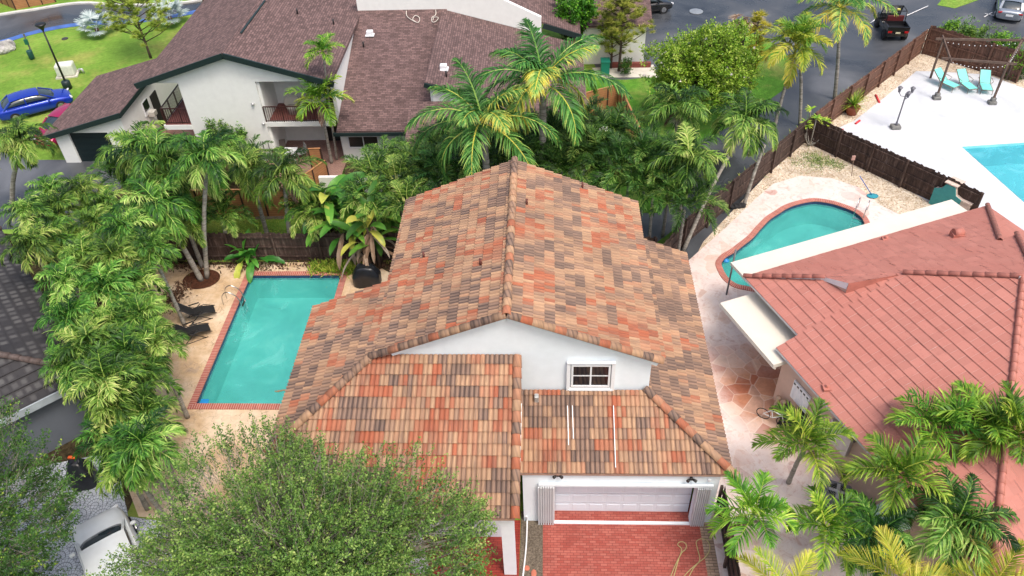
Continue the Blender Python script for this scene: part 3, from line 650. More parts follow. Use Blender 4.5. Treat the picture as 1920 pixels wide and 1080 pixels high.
# ================================================================== PINK HOUSE
PO = (13, 24, 0); pink = thing('pink_house', 'house on the right with salmon pink flat tile roof and peach walls', 'house', PO)
A1 = math.radians(22.5); E1 = V(math.cos(A1), math.sin(A1), 0); E2 = V(math.cos(A1-PI/2), math.sin(A1-PI/2), 0); SP = .386
def pk(a, b, z): return Vector(P(1455, 652, 3.0)).to_2d().to_3d()+E1*a+E2*b+V(0, 0, z)
O1 = pk(0, 0, 0)
ap_a, ap_b, za, ga, la, lb, fa = 8.2, 2.75, 6.16, 5.45, .95, -3.85, 14.3
SN, SF = .386, .44
nz = lambda a: 3+SN*a
fz = lambda b: 3.36+SF*(b-lb)
def pn(a, b, d=0): return pk(a, b, nz(a)+d)
def pf(a, b, d=0): return pk(a, b, fz(b)+d)
n1 = [pn(0, 0), pn(ga, 0), pn(ap_a, ap_b), pn(0, ap_b+ap_a)]
n2 = [pn(la, lb, -.01), pn(ga, 0, -.01), pn(ga, .03, -.01), pn(la, .03, -.01)]
T1 = (3.35, -.55)
farA = [pf(la, lb), pf(fa, lb), pf(fa-2.2, -1.65), pf(3.14, -1.65)]
farB = [pf(3.14, -1.65), pf(fa-2.2, -1.65), pf(ga, 0)]; farD = [pf(fa-2.2, -1.65), pf(8.15, 2.75), pf(ga, 0)]; farE = [pf(3.14, -1.65), pf(ga, 0), pf(*T1)]
farC = [pf(10.75, -.25), pf(11.7, -.35), pf(8.7, 2.75), pf(8.0, 2.75)]
rgt = [pk(fa, lb, 3.36), pk(fa, 14, 3.36), pk(fa-6.5, 14, 3.36+.44*6.5), pk(fa-6.5, 2.65, 3.36+.44*6.5)]
rgt = [pk(fa, lb, 3.36), pk(fa, 14, 3.36), pk(fa-3.5, 14, 3.36+.44*3.5), pk(fa-3.5, lb+3.5, 3.36+.44*3.5)]
sR = [pk(0, ap_b+ap_a, 3), pk(ap_a, ap_b, nz(ap_a)), pk(ap_a+9, ap_b, nz(ap_a)), pk(ap_a+9, ap_b+ap_a, 3)]
def fl(poly, up, seed, anchor=None): return roof_tiles('tiles', poly, up, M_PINK, None, PO, cw=.34, ch=.42, profile='flat', anchor=anchor, seed=seed, cl=1, lift=.03)[0]
upn = E1+V(0, 0, SN); upf = E2+V(0, 0, SF)
pitems = [fl(n1, upn, 21, O1+V(0, 0, 3)), fl(n2, upn, 22, pk(la, 0, nz(la))), fl(farA, upf, 23, pf(0, lb)), fl(farB, upf, 24, pf(0, lb)), fl(farD, upf, 24, pf(0, lb)), fl(farE, upf, 24, pf(0, lb)), fl(farC, upf, 27, pf(0, lb)), fl(rgt, -E1+V(0, 0, .44), 25, pk(fa, 0, 3.36)), fl(sR, -E2+V(0, 0, SN), 26, pk(0, ap_b+ap_a, 3))]
join_roof('roof', pitems, M_PINK, pink, PO)
mb = MB(PO)
for pl in (n1, n2, farA, farB, farC, farD, farE, rgt, sR): mb.prism([V(p[0], p[1], p[2]-.014) for p in pl], .1)
mb.build('roof_edge', plain('white_fascia', (.66, .64, .64), .6), pink)
up_ = V(0, 0, .05)
caps([(pk(la, lb, 3.36)+up_, pf(3.14, -1.65)+up_), (pn(ga, 0)+up_, pn(ap_a, ap_b)+up_), (pk(0, ap_b+ap_a, 3)+up_, pn(ap_a, ap_b)+up_), (pk(fa, lb, 3.36)+up_, pf(10.75, -.3)+up_), (pf(11.7, -.35)+up_, pf(8.9, 2.55)+up_)], M_PINKCAP, pink, PO, r=.11, L=.44, seed=3)
mb = MB(PO); mb.poly([pf(3.13, -1.67, .03), pf(T1[0], T1[1], .03), pf(T1[0], T1[1], -.3), pf(3.13, -1.67, -.14)]); mb.build('gable_fascia', M_WHITE, pink)
mb = MB(PO); mb.poly([pk(T1[0], T1[1]+.02, fz(T1[1])+.03), pk(ga, .02, fz(0)+.03), pk(ga, .02, nz(ga)-.05), pk(T1[0], T1[1]+.02, nz(T1[0])-.02)]); mb.build('step_flashing', M_PINKCAP, pink)
M_PEACH = m_stucco('peach_stucco', (.6, .43, .35), stain=.2)
mb = MB(PO)
def wallseg(a, b, z0, z1_, t=.2):
    a, b = Vector(a), Vector(b); d = (b-a); ang = math.atan2(d.y, d.x); mb.box(((a.x+b.x)/2, (a.y+b.y)/2, (z0+z1_)/2), (d.length, t, z1_-z0), rz=ang)
wa = pk(.45, .25, 0); wb = pk(.45, ap_b+ap_a-.4, 0); wallseg(wa, wb, 0, 3.02); wallseg(pk(.36, .3, 0), pk(la+1, .3, 0), 0, 3.0); wallseg(pk(la+.9, lb+.9, 0), pk(la+.9, .3, 0), 0, 2.95); wallseg(pk(la+.9, lb+.9, 0), pk(fa-.5, lb+.9, 0), 0, 2.95); wallseg(pk(fa-.5, lb+.9, 0), pk(fa-.5, lb+14, 0), 0, 2.95)
wallseg(pk(.45, 0+.3, 0), pk(ga-.3, .3, 0), 2.9, 3.1)
mb.poly([pf(3.2, -1.6, -.12), pf(T1[0]+.04, T1[1], -.28), pn(T1[0]+.04, T1[1]), pn(3.2, -1.6)])
mb.build('wall', M_PEACH, pink)
# shuttered window on the near wall
def pwall(u, v_, out=0.0):   # pixel on the near wall plane
    o = pk(.35-out, 0, 0); r = Vector(RW@np.array([u-960., v_-540., FPX])); c = V(0, 0, CAMH); t = (o-c).dot(E1)/r.dot(E1); return c+r*t
c4 = [pwall(1490, 713, .06), pwall(1520, 745, .06), pwall(1508, 774, .06), pwall(1482, 741, .06)]
zt_, zb_ = (c4[0].z+c4[1].z)/2, (c4[2].z+c4[3].z)/2; b0, b1 = (c4[0]-O1).dot(E2), (c4[1]-O1).dot(E2)
mb = MB(PO); ctr = pk(.35-.05, (b0+b1)/2, (zt_+zb_)/2); rz_ = A1-PI/2; mb.box(ctr, (b1-b0, .06, zt_-zb_), rz=rz_)
for k in range(5): mb.box(pk(.35-.085, b0+(b1-b0)*(k+.5)/5, (zt_+zb_)/2), ((b1-b0)/5*.5, .02, zt_-zb_-.02), rz=rz_)
wsh = mb.build('storm_shutter', M_WHITE, pink)
for k in range(5): mb = MB(PO); mb.box(pk(.35-.1, b0+(b1-b0)*(k+.5)/5, zt_-.12), (.1, .02, .07), rz=rz_); mb.build('vent_slot', M_BLACK, wsh)
b2, b3 = [(pwall(u, v_)-O1).dot(E2) for u, v_ in ((1570, 795), (1592, 830))]; mb = MB(PO); mb.box(pk(.25, (b2+b3)/2, 1.9), (1.1, .14, 1.0), rz=rz_); mb.build('window_awning', M_GALV, pink)
mb = MB(PO); q_ = pwall(1600, 818, .05); mb.box(q_, (.4, .2, .2), rz=rz_); mb.build('security_light', M_BLACK, pink)
# patio covers
M_CREAM = plain('cream_metal_patio_cover', (.68, .635, .55), .45, var=.05, scale=1.2)
mb = MB(PO); zc = 2.96; f1 = [P(1370, 492, zc), P(1790, 378, zc)]; d_ = (Vector(f1[1])-Vector(f1[0])); d_ = E1*d_.dot(E1)
q1 = Vector(f1[0]); qs = [q1, q1+d_, q1+d_+E2*1.3, q1+E2*1.3]; mb.prism(qs, .16); mb.build('patio_cover', M_CREAM, pink)
mb = MB(PO); q1 = Vector(P(1350, 568, 2.75)); q2_ = Vector(P(1452, 684, 2.75)); lenE2 = (q2_-q1).dot(E2); qs = [q1, q1+E2*lenE2, q1+E2*lenE2+E1*2.6, q1+E1*2.6]; mb.prism(qs, .2)
for k in range(2): mb.prism([q+V(0, 0, -.21-.05*k) for q in [q1+E1*.06*(k+1), q1+E2*lenE2+E1*.06*(k+1), q1+E2*lenE2+E1*(.1+.06*k), q1+E1*(.1+.06*k)]], .05)
mb.build('patio_cover', M_CREAM, pink)
pb = P(1362, 553); mb = MB(PO); mb.tube([pb, (pb[0]+.02, pb[1], 2.8)], .045, 8); mb.build('support_post', plain('grey_post', (.16, .16, .17), .5), pink)
p = on_plane(1794, 443, [tuple(x) for x in farA]); mb = MB(PO); mb.tube([p+V(-.2, 0, .18), p+V(.2, .05, .18)], .2, 14); mb.box(p+V(0, 0, .05), (.5, .4, .25)); mb.build('roof_vent', M_PINKCAP, pink)
for (u, v_, pl) in ((1660, 449, farA), (1550, 728, n1)):
    p = on_plane(u, v_, [tuple(x) for x in pl]); mb = MB(PO); mb.tube([p-V(0, 0, .05), p+V(0, 0, .2)], .06, 8); mb.box(p+V(0, 0, .03), (.3, .3, .08)); mb.build('vent_pipe', M_PINKCAP, pink)
# ================================================================== DARK TILED HOUSE (left edge)
DO = (-23, 22, 0); dk = thing('dark_tiled_house', 'house at the left edge with weathered black tile hip roof and grey walls', 'house', DO)
za_ = 3.0; h0 = Vector(P(78, 643, 4.2)); 
# slopes: one faces the palms and slopes to the right, the other faces the camera
fd = Vector(P(160, 712, za_))-Vector(P(20, 782, za_)); fd.z = 0; fd.normalize(); fn = V(fd.y, -fd.x, 0)      # fascia direction, outward normal
cor = Vector(P(175, 700, za_))                                                                                # eave corner under the palms
sl_ = .36; G1, G2 = -fd, -fn
ap1 = cor+G1*5+G2*5+V(0, 0, 5*sl_)
front = [cor, cor+G1*14, cor+G1*14+G2*5+V(0, 0, 5*sl_), ap1]; side = [cor, ap1, ap1+G2*6, cor+G2*16]
side = [cor, ap1, ap1+G2*8, cor+G2*13]
dit = [roof_tiles('t', front, G2+V(0, 0, sl_), M_SLATE, None, DO, cw=.34, ch=.42, profile='flat', anchor=cor, seed=31, cl=1, lift=.04, stag=0)[0], roof_tiles('t', side, G1+V(0, 0, sl_), M_SLATE, None, DO, cw=.34, ch=.42, profile='flat', anchor=cor, seed=32, cl=1, lift=.04, stag=0)[0]]
far_ = [cor+G2*13, ap1+G2*8, cor+G2*13+G1*14+V(0,0,0), ]
join_roof('roof', dit, M_SLATE, dk, DO)
back = [cor+G2*13, ap1+G2*8, ap1+G2*8+G1*8, cor+G2*13+G1*14]
bk = [roof_tiles('t', back, -G2+V(0, 0, sl_), M_SLATE, None, DO, cw=.34, ch=.42, profile='flat', seed=33, cl=1, lift=.04, stag=0)[0]]
join_roof('roof', bk, M_SLATE, dk, DO)
mb = MB(DO)
for pl in (front, side, back): mb.prism([V(p[0], p[1], p[2]-.02) for p in pl], .1)
mb.build('roof_edge', M_SLATECAP, dk)
caps([(cor+up_, ap1+up_), (cor+G2*13+up_, ap1+G2*8+up_)], M_SLATECAP, dk, DO, r=.14, L=.45, seed=2)
M_GREYW = m_stucco('slate_grey_stucco', (.16, .18, .215)); M_FASC = plain('pale_grey_fascia', (.42, .48, .53), .6, var=.15, scale=2)
mb = MB(DO); c0 = cor+fn*.03-V(0, 0, .16); mb.bar(c0-fd*.1, c0+G1*14, .06, .34); mb.build('fascia', M_FASC, dk)
mb = MB(DO)
for (a, b) in ((cor-fn*.45+G1*.45, cor-fn*.45+G1*14), (cor-fn*.45+G1*.45, cor+G2*12.5+G1*.45)): 
    d = b-a; mb.box(((a.x+b.x)/2, (a.y+b.y)/2, 1.45), (d.length, .2, 2.9), rz=math.atan2(d.y, d.x))
mb.build('wall', M_GREYW, dk)
p0 = Vector(P(101, 745, 2.75)); mb = MB(DO); mb.box(p0, (.3, .06, .14), rz=math.atan2(fd.y, fd.x)); mb.build('vent_slot', M_BLACK, dk)
# ================================================================== WHITE TOWNHOUSES WITH BROWN SHINGLE ROOFS
TO = (-18, 45, 0)
town = thing('townhouse', 'long white townhouse block with brown shingle roofs and two railed balconies', 'townhouse', TO)
M_SHING = brick_mat('brown_shingle', (.1, .062, .058), (.2, .125, .118), (.045, .028, .028), .3, .14, .012, .9, kind='UV', bump=.5, off=.37)
M_TWALL = m_stucco('warm_white_stucco', (.85, .87, .84), stain=.12); M_DGREEN = plain('blackish_green_trim', (.012, .028, .028), .5)
M_DKDOOR = plain('dark_green_garage_door', (.006, .016, .018), .4); M_DARKR = plain('dark_opening', (.02, .018, .018), .8); M_BALF = plain('red_brown_balcony_floor', (.2, .07, .06), .7, var=.2)
M_RAIL = plain('brown_iron_railing', (.05, .018, .016), .5)
def shingle(name, poly, parent, off, t=.14):
    """sloping slab; UV in metres along eave / up the slope"""
    P_ = [Vector(p) for p in poly]; N = (P_[1]-P_[0]).cross(P_[2]-P_[0]).normalized(); N = -N if N.z < 0 else N
    U = V(-N.y, N.x, 0).normalized() if abs(N.x)+abs(N.y) > 1e-4 else V(1, 0, 0); W = N.cross(U); mb = MB(off)
    f = mb.poly(P_, lambda p: (p.dot(U), p.dot(W))); n = len(P_)
    for k in range(n): mb.poly([P_[k], P_[(k+1) % n], P_[(k+1) % n]-V(0, 0, t), P_[k]-V(0, 0, t)], lambda p: (p.dot(U), p.dot(W)))
    mb.poly([p-V(0, 0, t) for p in P_][::-1], lambda p: (p.dot(U), p.dot(W))); return mb.build(name, M_SHING, parent)
rxT, rzT, elx, erx, ez1, ez2 = -17.9, 7.2, -23.35, -12.1, 5.48, 5.38; yf_, yb_ = 41.15, 62
shingle('roof', [(rxT, yf_, rzT), (rxT, yb_, rzT), (elx, yb_, ez1), (elx, yf_, ez1)], town, TO)
shingle('roof', [(rxT, yf_, rzT-.001), (erx, yf_, ez2), (erx, yb_, ez2), (rxT, yb_, rzT-.001)], town, TO)
mb = MB(TO)
for a, b in (((rxT, yf_-.06, rzT-.16), (elx-.1, yf_-.06, ez1-.2)), ((rxT, yf_-.06, rzT-.16), (erx+.1, yf_-.06, ez2-.17))): mb.bar(a, b, .32, .1, up=(0, 1, 0))
mb.bar((-30.5, 41.2, 1.84), (-25.1, 41.2, 3.38), .3, .1, up=(0, 1, 0)); mb.bar((-25.12, 41.2, 3.36), (-25.12, 46, 3.36), .1, .26)
mb.bar((-12.5, 40.72, 2.22), (-7.7, 40.72, 2.22), .12, .2); mb.build('fascia', M_DGREEN, town)
shingle('garage_roof', [(-30.5, 41.2, 1.98), (-25.1, 41.2, 3.52), (-25.1, 48.9, 3.52), (-30.5, 49.2, 1.98)], town, TO)
a, b = on_plane(452, 63, [(rxT, yf_, rzT), (erx, yf_, ez2), (erx, yb_, ez2)]), on_plane(497, 2, [(rxT, yf_, rzT), (erx, yf_, ez2), (erx, yb_, ez2)])
mb = MB(TO); mb.bar(a+V(0, 0, .03), b+V(0, 0, .03), .12, .06); mb.build('ridge_flashing', M_DGREEN, town)
# walls
yw = 41.45; mb = MB(TO)
gl_, gr_ = -28.9, -26.45
mb.prism([(-29.8, yw, 0), (gl_, yw, 0), (gl_, yw, 2.1), (-29.8, yw, 2.02)], .2, (0, 1, 0)); mb.prism([(gr_, yw, 0), (-25.3, yw, 0), (-25.3, yw, 3.36), (gr_, yw, 3.0)], .2, (0, 1, 0))
mb.prism([(-29.8, yw+.002, 2.021), (gl_+.001, yw+.002, 2.101), (gr_-.001, yw+.002, 2.101), (gr_-.001, yw+.002, 3.0), (-29.8, yw+.002, 2.08)], .19, (0, 1, 0))
mb.box((-25.4, 46.6, 1.68), (.2, 9.9, 3.36)); mb.box((-29.7, 45.3, 1.0), (.2, 7.4, 2.0))
wl0, wl1, op0, op1 = PY(338, 170, yw)[0], -16.62, -16.62, -12.5
mb.box(((wl0+wl1)/2, yw+.1, 2.639), (wl1-wl0, .199, 5.278)); mb.prism([(elx+.35, yw, ez1-.12), (elx+.35, yw, 5.28), (erx-.25, yw, 5.28), (erx-.25, yw, ez2-.1), (rxT, yw, rzT-.15)], .2, (0, 1, 0))
mb.box(((op0+op1)/2, yw+.12, 2.52), (op1-op0, .24, .3)); mb.box((-12.4, 52, 2.6), (.2, 20, 5.2)); mb.box((wl0+.1, 45.3, 2.7), (.2, 7.4, 5.4))
mb.box((op0+.08, 42.7, 2.6), (.16, 2.2, 5.2)); mb.box((-14.5, 43.9, 2.6), (4.2, .2, 5.2))
mb.box((-10.1, yw+.1, 1.15), (4.4, .2, 2.3)); mb.box((-8.05, yw+.6, 1.1), (.3, 1.4, 2.2)); mb.prism([(-12.9, 37.6, 0), (-12.9, 37.6, 1.3), (-6.5, 37.6, 1.3), (-6.5, 37.6, 0)], .2, (0, 1, 0))
mb.prism([(-6.4, 40.78, 4.2), (2.2, 40.78, 2.62), (2.2, 40.78, 3.0), (-6.4, 40.78, 5.42)], .18, (0, 1, 0)); mb.box((-6.45, 45.7, 3.9), (.2, 9.6, 2.9)); mb.box((-2.5, 38.2, 1.6), (9.6, .2, 3.2)); mb.box((2.1, 44.5, 1.4), (.2, 12.4, 2.8)); mb.box((-7.3, 39.5, 1.6), (.2, 2.5, 3.2))
tp = [PY(1015, 33, 50.75), PY(940, -2, 50.75)]; bt_ = PY(1015, 76, 50.75)
mb.prism([(-12.3, 50.75, 4.9), (bt_[0], 50.75, 2.4), (tp[0][0], 50.75, tp[0][2]), (tp[1][0], 50.75, tp[1][2]), (-6.6, 50.75, 7.2), (-12.3, 50.75, 7.2)], .3, (0, 1, 0))
mb.box((bt_[0]-.15, 54.5, 2.1), (.3, 7.0, 4.2)); mb.build('wall', M_TWALL, town)
# shingle planes of the middle units
shingle('roof', [(-12.3, 40.75, 2.42), (-6.45, 40.75, 2.42), (-6.45, 50.75, 5.55), (-12.3, 50.75, 5.55)], town, TO)
shingle('roof', [(-6.75, 40.6, 5.56), (-6.75, 50.72, 5.56), (2.4, 50.72, 2.98), (2.4, 40.6, 2.98)], town, TO)
shingle('roof', [(-7.75, 37.6, 3.32), (2.4, 37.6, 3.32), (2.4, 40.75, 4.28), (-7.75, 40.75, 4.28)], town, TO)
mb = MB(TO); mb.bar((-6.8, 40.55, 5.4), (-1.0, 40.55, 3.77), .26, .1, up=(0, 1, 0)); mb.bar((-7.8, 37.56, 3.2), (2.4, 37.56, 3.2), .1, .2); mb.build('fascia', M_DGREEN, town)
sp_ = [P(948, 0, 5.2), P(1017, 36, 4.6), P(1053, 72, 3.4), P(1062, 45, 3.4), P(1010, 5, 4.6), P(1000, -20, 5)]
shingle('roof', [(-3.0, 51.1, 5.4), (2.3, 51.1, 3.55), (2.3, 60, 3.55), (-3.0, 60, 5.4)], town, TO)
mb = MB(TO); mb.bar((-.2, 51.0, 4.2), (2.35, 51.0, 3.38), .34, .08, up=(0, 1, 0)); mb.build('fascia', M_DGREEN, town)
mb = MB(TO); mb.box((1.0, 51.25, 1.5), (2.3, .2, 3.0)); mb.box((2.0, 55.2, 1.55), (.2, 7.8, 3.1)); mb.build('wall', plain('orange_tan_wall', (.5, .27, .15), .8), town)
mb = MB(TO); mb.prism([(-3.5, 56.5, 4), (1.0, 56.5, 3.4), (1.0, 56.5, 6.3), (-3.5, 56.5, 8)], .3, (0, 1, 0)); mb.build('wall', M_TWALL, town)
# balcony floors and railings
mb = MB(TO); mb.box(((op0+op1)/2, 42.75, 2.62), (op1-op0-.1, 2.1, .06)); mb.build('balcony_floor', M_BALF, town)
lb0, lb1 = -22.7, wl0
mb = MB(TO); mb.box(((lb0+lb1)/2, 43.1, 2.6), (lb1-lb0, 3.3, .06)); mb.build('balcony_floor', M_BALF, town)
mb = MB(TO); mb.box(((lb0+lb1)/2-.05, 43.1, 2.42), (lb1-lb0+.1, 3.4, .3)); mb.build('balcony_slab', M_TWALL, town)
mb = MB(TO); mb.box((-23.3, 43.5, .02), (4.2, 4.2, .05)); mb.build('entry_paving', brick_mat('pink_pavers', (.5, .27, .22), (.42, .2, .16), (.3, .18, .15), .2, .1), town)
def railing(a, b, h=1.0, step=.13, name='railing'):
    a, b = Vector(a), Vector(b); d = b-a; n = max(2, int(d.length/step)); mb = MB(TO)
    mb.bar(a+V(0, 0, h), b+V(0, 0, h), .06, .05); mb.bar(a+V(0, 0, .08), b+V(0, 0, .08), .04, .04)
    for k in range(n+1): p = a+d*k/n; w = .055 if k % 8 == 0 else .022; mb.bar(p+V(0, 0, .0), p+V(0, 0, h), w, w)
    mb.build(name, M_RAIL, town)
railing((op0+.05, yw+.05, 2.66), (op1-.05, yw+.05, 2.66)); railing((lb0, yw+.05, 2.62), (lb1, yw+.05, 2.62)); railing((lb0, yw+.1, 2.62), (lb0, 44.7, 2.62)); 
# doors, windows, AC
mb = MB(TO); mb.box(((gl_+gr_)/2, yw+.16, 1.05), (gr_-gl_, .06, 2.1)); 
for r in range(1, 5): mb.box(((gl_+gr_)/2, yw+.125, .42*r), (gr_-gl_, .02, .02))
mb.build('garage_door', M_DKDOOR, town)
def px_plane(u, v_, X): r = RW@np.array([u-960., v_-540., FPX]); t = X/r[0]; return V(X, r[1]*t, CAMH+r[2]*t)
Xs = -25.28; a, b = px_plane(283, 173, Xs), px_plane(304, 232, Xs); c = px_plane(294, 170, Xs)
ya, yb2 = px_plane(290, 200, Xs).y, px_plane(304, 200, Xs).y
dY = sorted([px_plane(301, 236, Xs).y, px_plane(310, 227, Xs).y]); zt2 = px_plane(290, 170, Xs).z
mb = MB(TO); mb.box((Xs+.02, sum(dY)/2, 1.2), (.06, max(.9, dY[1]-dY[0]), 2.3)); mb.build('front_door', M_DARKR, town)
q_ = px_plane(275, 205, Xs); mb = MB(TO); mb.box((Xs+.02, q_.y, 2.05), (.07, .8, .9)); wo = mb.build('window', M_WHITE, town)
mb = MB(TO); mb.box((Xs+.05, q_.y, 2.2), (.05, .7, .6)); mb.build('pane', M_GLASS, wo)
mb = MB(TO); mb.box((Xs+.25, q_.y+.1, 1.6), (.4, .45, .32), bev=.02); mb.build('window_air_conditioner', plain('cream_plastic', (.6, .58, .52), .5), town)
p0, p1 = PY(652, 251, yw), PY(709, 268, yw); wx = win_parts(town, TO, p0[0], p1[0], .95, 1.65, yw, cols=2, rows=1, glass=plain('louvred_dark_glass', (.03, .03, .03), .2))
mb = MB(TO); mb.box((-13.3, 43.75, 1.1), (1.3, .06, 2.15)); mb.build('patio_door', M_DARKR, town); mb = MB(TO); mb.box((-13.0, 43.75, 3.85), (.9, .06, 2.3)); mb.build('balcony_door', M_DARKR, town)
mb = MB(TO); mb.box((-8.0, yw-.05+.5, 1.05), (.9, .1, 2.0)); mb.build('entry_door', M_DARKR, town)
# roof details
U2 = [(-12.3, 40.75, 2.42), (-6.45, 40.75, 2.42), (-6.45, 50.75, 5.55)]; U3 = [(-6.75, 40.6, 5.56), (-6.75, 50.72, 5.56), (2.4, 50.72, 2.98)]; U1 = [(rxT, yf_, rzT), (erx, yf_, ez2), (erx, yb_, ez2)]
for (u, v_, pl) in ((694, 66, U2), (832, 130, U3)):
    p = on_plane(u, v_, pl); mb = MB(TO); mb.box(p+V(0, 0, .15), (.4, .35, .32), bev=.04); mb.box(p+V(0, 0, .03), (.55, .5, .05)); mb.build('roof_vent', M_WHITE, town)
for (u, v_, pl) in ((558, 26, U1), (626, 46, U1), (682, 88, U2), (837, 144, U3)):
    p = on_plane(u, v_, pl); mb = MB(TO); mb.tube([p-V(0, 0, .05), p+V(0, 0, .35)], .05, 8); mb.build('vent_pipe', M_BLACK, town)
M_CABLE = plain('white_cable', (.6, .56, .5), .6)
for pts_ in ([(762, 22), (763, 32), (772, 40), (784, 44), (787, 36), (779, 32), (774, 38), (781, 44)], [(817, 20), (817, 30), (810, 36), (811, 43), (818, 42), (822, 36), (814, 34), (812, 40)]):
    mb = MB(); L_ = [on_plane(u, v_, U2)+V(0, 0, .06+.02*(i % 3)) for i, (u, v_) in enumerate(pts_)]; mb.tube(smooth_loop(L_, 4, False), .025, 6); 
    tag(mb.build('loose_cable', M_CABLE), 'loose white cable on the brown shingle roof, '+('longer left coil' if pts_[0][0] == 762 else 'right coil hanging from the wall'), 'cable')
# camera and lamps on the big wall
for (u, v_) in ((474, 195), (494, 232)):
    p = PY(u, v_, yw-.08); mb = MB(TO); mb.lathe(p, [(.02, -.06), (.09, -.04), (.1, .02), (.04, .07)], 10); mb.build('wall_lamp', M_GALV, town)
# house at the back, right of the pines
BO = (8, 55, 0); bh = thing('small_white_house', 'small white house with brown shingle roof behind the pine tree', 'house', BO)
bp0, bp1 = P(1075, 124), P(1212, 118); ww = MB(BO); Yb = 54.0
x0, x1 = PY(1092, 110, Yb)[0], PY(1207, 110, Yb)[0]; ztb = PY(1150, 45, Yb)[2]
ww.box(((x0+x1)/2, Yb+2.5, ztb/2), (x1-x0, 5, ztb)); ww.build('wall', M_TWALL, bh)
shingle('roof', [(x0-2, Yb-.3, ztb), (x1+.4, Yb-.3, ztb), (x1+.4, Yb+5.5, ztb+1.7), (x0-2, Yb+5.5, ztb+1.7)], bh, BO)
mb = MB(BO)
for k in range(26):
    u = 1128+k*3.6; mb.box(V(P(u, 127)[0], 53.4, .18), (.14, .3, .36))
mb.build('planter_edge', plain('dark_red_brick', (.2, .05, .04), .8), bh)
# ================================================================== FENCES
M_DWOOD = NT('weathered_dark_wood'); _v = M_DWOOD.coord('Object', (3, 3, .35)); M_DWOOD.col(M_DWOOD.ramp(M_DWOOD.noise(_v, 2.2, 6, .75), [(.32, (.018, .011, .009)), (.55, (.075, .045, .035)), (.72, (.2, .15, .125))])); M_DWOOD.set(.85); M_DWOOD = M_DWOOD.m
M_BWOOD = NT('stained_brown_wood'); _v = M_BWOOD.coord('Object', (3, 3, .35)); M_BWOOD.col(M_BWOOD.ramp(M_BWOOD.noise(_v, 2.2, 6, .7), [(.32, (.06, .028, .018)), (.55, (.15, .072, .048)), (.75, (.27, .15, .1))])); M_BWOOD.set(.8); M_BWOOD = M_BWOOD.m
M_ORANGE = plain('orange_brown_panel', (.42, .2, .085), .7, var=.2, scale=2); M_TRIMB = plain('dark_brown_trim', (.05, .022, .015), .7)
def wood_fence(label, pts, mat, h=1.8, post=2.3, side=1, seed=0, bw=.14):
    pts = [V(p[0], p[1], 0) for p in pts]; off = pts[0]; t = thing('wooden_fence', label, 'fence', off); r = random.Random(seed)
    mb = MB(off); rl = MB(off)
    for a, b in zip(pts[:-1], pts[1:]):
        d = b-a; L = d.length; d.normalize(); n_ = V(-d.y, d.x, 0)*side; ang = math.atan2(d.y, d.x); n = int(L/bw)
        for k in range(n):
            p = a+d*(k+.5)*L/n; hh = h+r.uniform(-.05, .05); mb.box((p.x, p.y, hh/2), (L/n*r.uniform(.93, .995), .02, hh), rz=ang+r.uniform(-.02, .02), rot=None)
        for z in (.35, h*.52, h-.25): rl.bar(a+n_*.05+V(0, 0, z), b+n_*.05+V(0, 0, z), .05, .09)
        m = max(1, round(L/post))
        for k in range(m+1):
            p = a+d*L*k/m+n_*.1; q_ = MB(off); q_.box((p.x, p.y, (h+.02)/2), (.1, .1, h+.02), rz=ang); q_.build('post', mat, t)
    mb.build('board_panel', mat, t); rl.build('rail', mat, t); return t
wood_fence('dark weathered wooden fence behind the rectangular pool and its palms', [(-30.5, 31.9), (-6.9, 31.75), (5.4, 31.3)], M_DWOOD, seed=1, side=-1)
wood_fence('dark brown fence between the gravel bed of the curved pool and the lane', [(5.4, 30.3), (7.0, 32.75), (15.95, 43.15)], M_DWOOD, seed=2, side=-1)
wood_fence('reddish brown fence with posts between the lane and the white deck', [(16.1, 43.3), (26.85, 54.95)], M_BWOOD, seed=3, side=-1, h=1.85)
wood_fence('dark rough fence dividing the curved pool garden from the white deck', [(15.9, 42.95), (22.6, 34.9)], M_DWOOD, seed=4, side=-1)
e4 = P(1925, 108, 1.8); wood_fence('tall reddish brown fence across the far end of the white deck garden', [(27.0, 54.85), (e4[0], e4[1])], M_BWOOD, seed=5, side=-1, h=2.1)
wood_fence('old dark fence beside the red brick driveway, half hidden by palms', [(6.35, 16.9), (6.15, 6)], M_DWOOD, seed=6, side=-1, h=1.7)
def panel_fence(label, pts, h=1.8, step=1.2, mat=None, closed=False):
    pts = [V(p[0], p[1], 0) for p in pts]; off = pts[0]; t = thing('panel_fence', label, 'fence', off)
    mb = MB(off); tb = MB(off)
    for a, b in zip(pts[:-1], pts[1:]):
        d = b-a; L = d.length; ang = math.atan2(d.y, d.x); c = (a+b)/2; mb.box((c.x, c.y, h/2), (L, .05, h-.02), rz=ang); m = max(1, round(L/step))
        for k in range(m+1):
            p = a+d*k/m; tr2 = MB(off); tr2.box((p.x, p.y, h/2), (.09, .1, h), rz=ang); tr2.build('post', M_TRIMB, t)
        for k in range(1, int(h/.14)): tb.box((c.x, c.y, k*.14), (L-.02, .062, .012), rz=ang)
    pn_ = mb.build('panel', M_ORANGE, t); tb.build('board_joint', plain('joint_brown', (.25, .11, .05), .8) if 'joint_brown' not in bpy.data.materials else bpy.data.materials['joint_brown'], t)
    mb = MB(off)
    for a, b in zip(pts[:-1], pts[1:]): mb.bar(a+V(0, 0, h+.02), b+V(0, 0, h+.02), .1, .04)
    mb.build('top_rail', mat or M_ORANGE, t); return t
g0 = P(572, 318); g1 = P(612, 333); panel_fence('orange brown gate panel standing at the townhouse patio', [P(590, 334), P(612, 333)], h=2.0, step=2)
panel_fence('orange brown panel fence behind the palms and the strip of lawn', [P(300, 408), P(545, 405), P(620, 350)])
panel_fence('orange brown panel fence around the yard right of the big palms', [P(1095, 225), P(1158, 208), P(1200, 303)], h=1.9, step=.75)
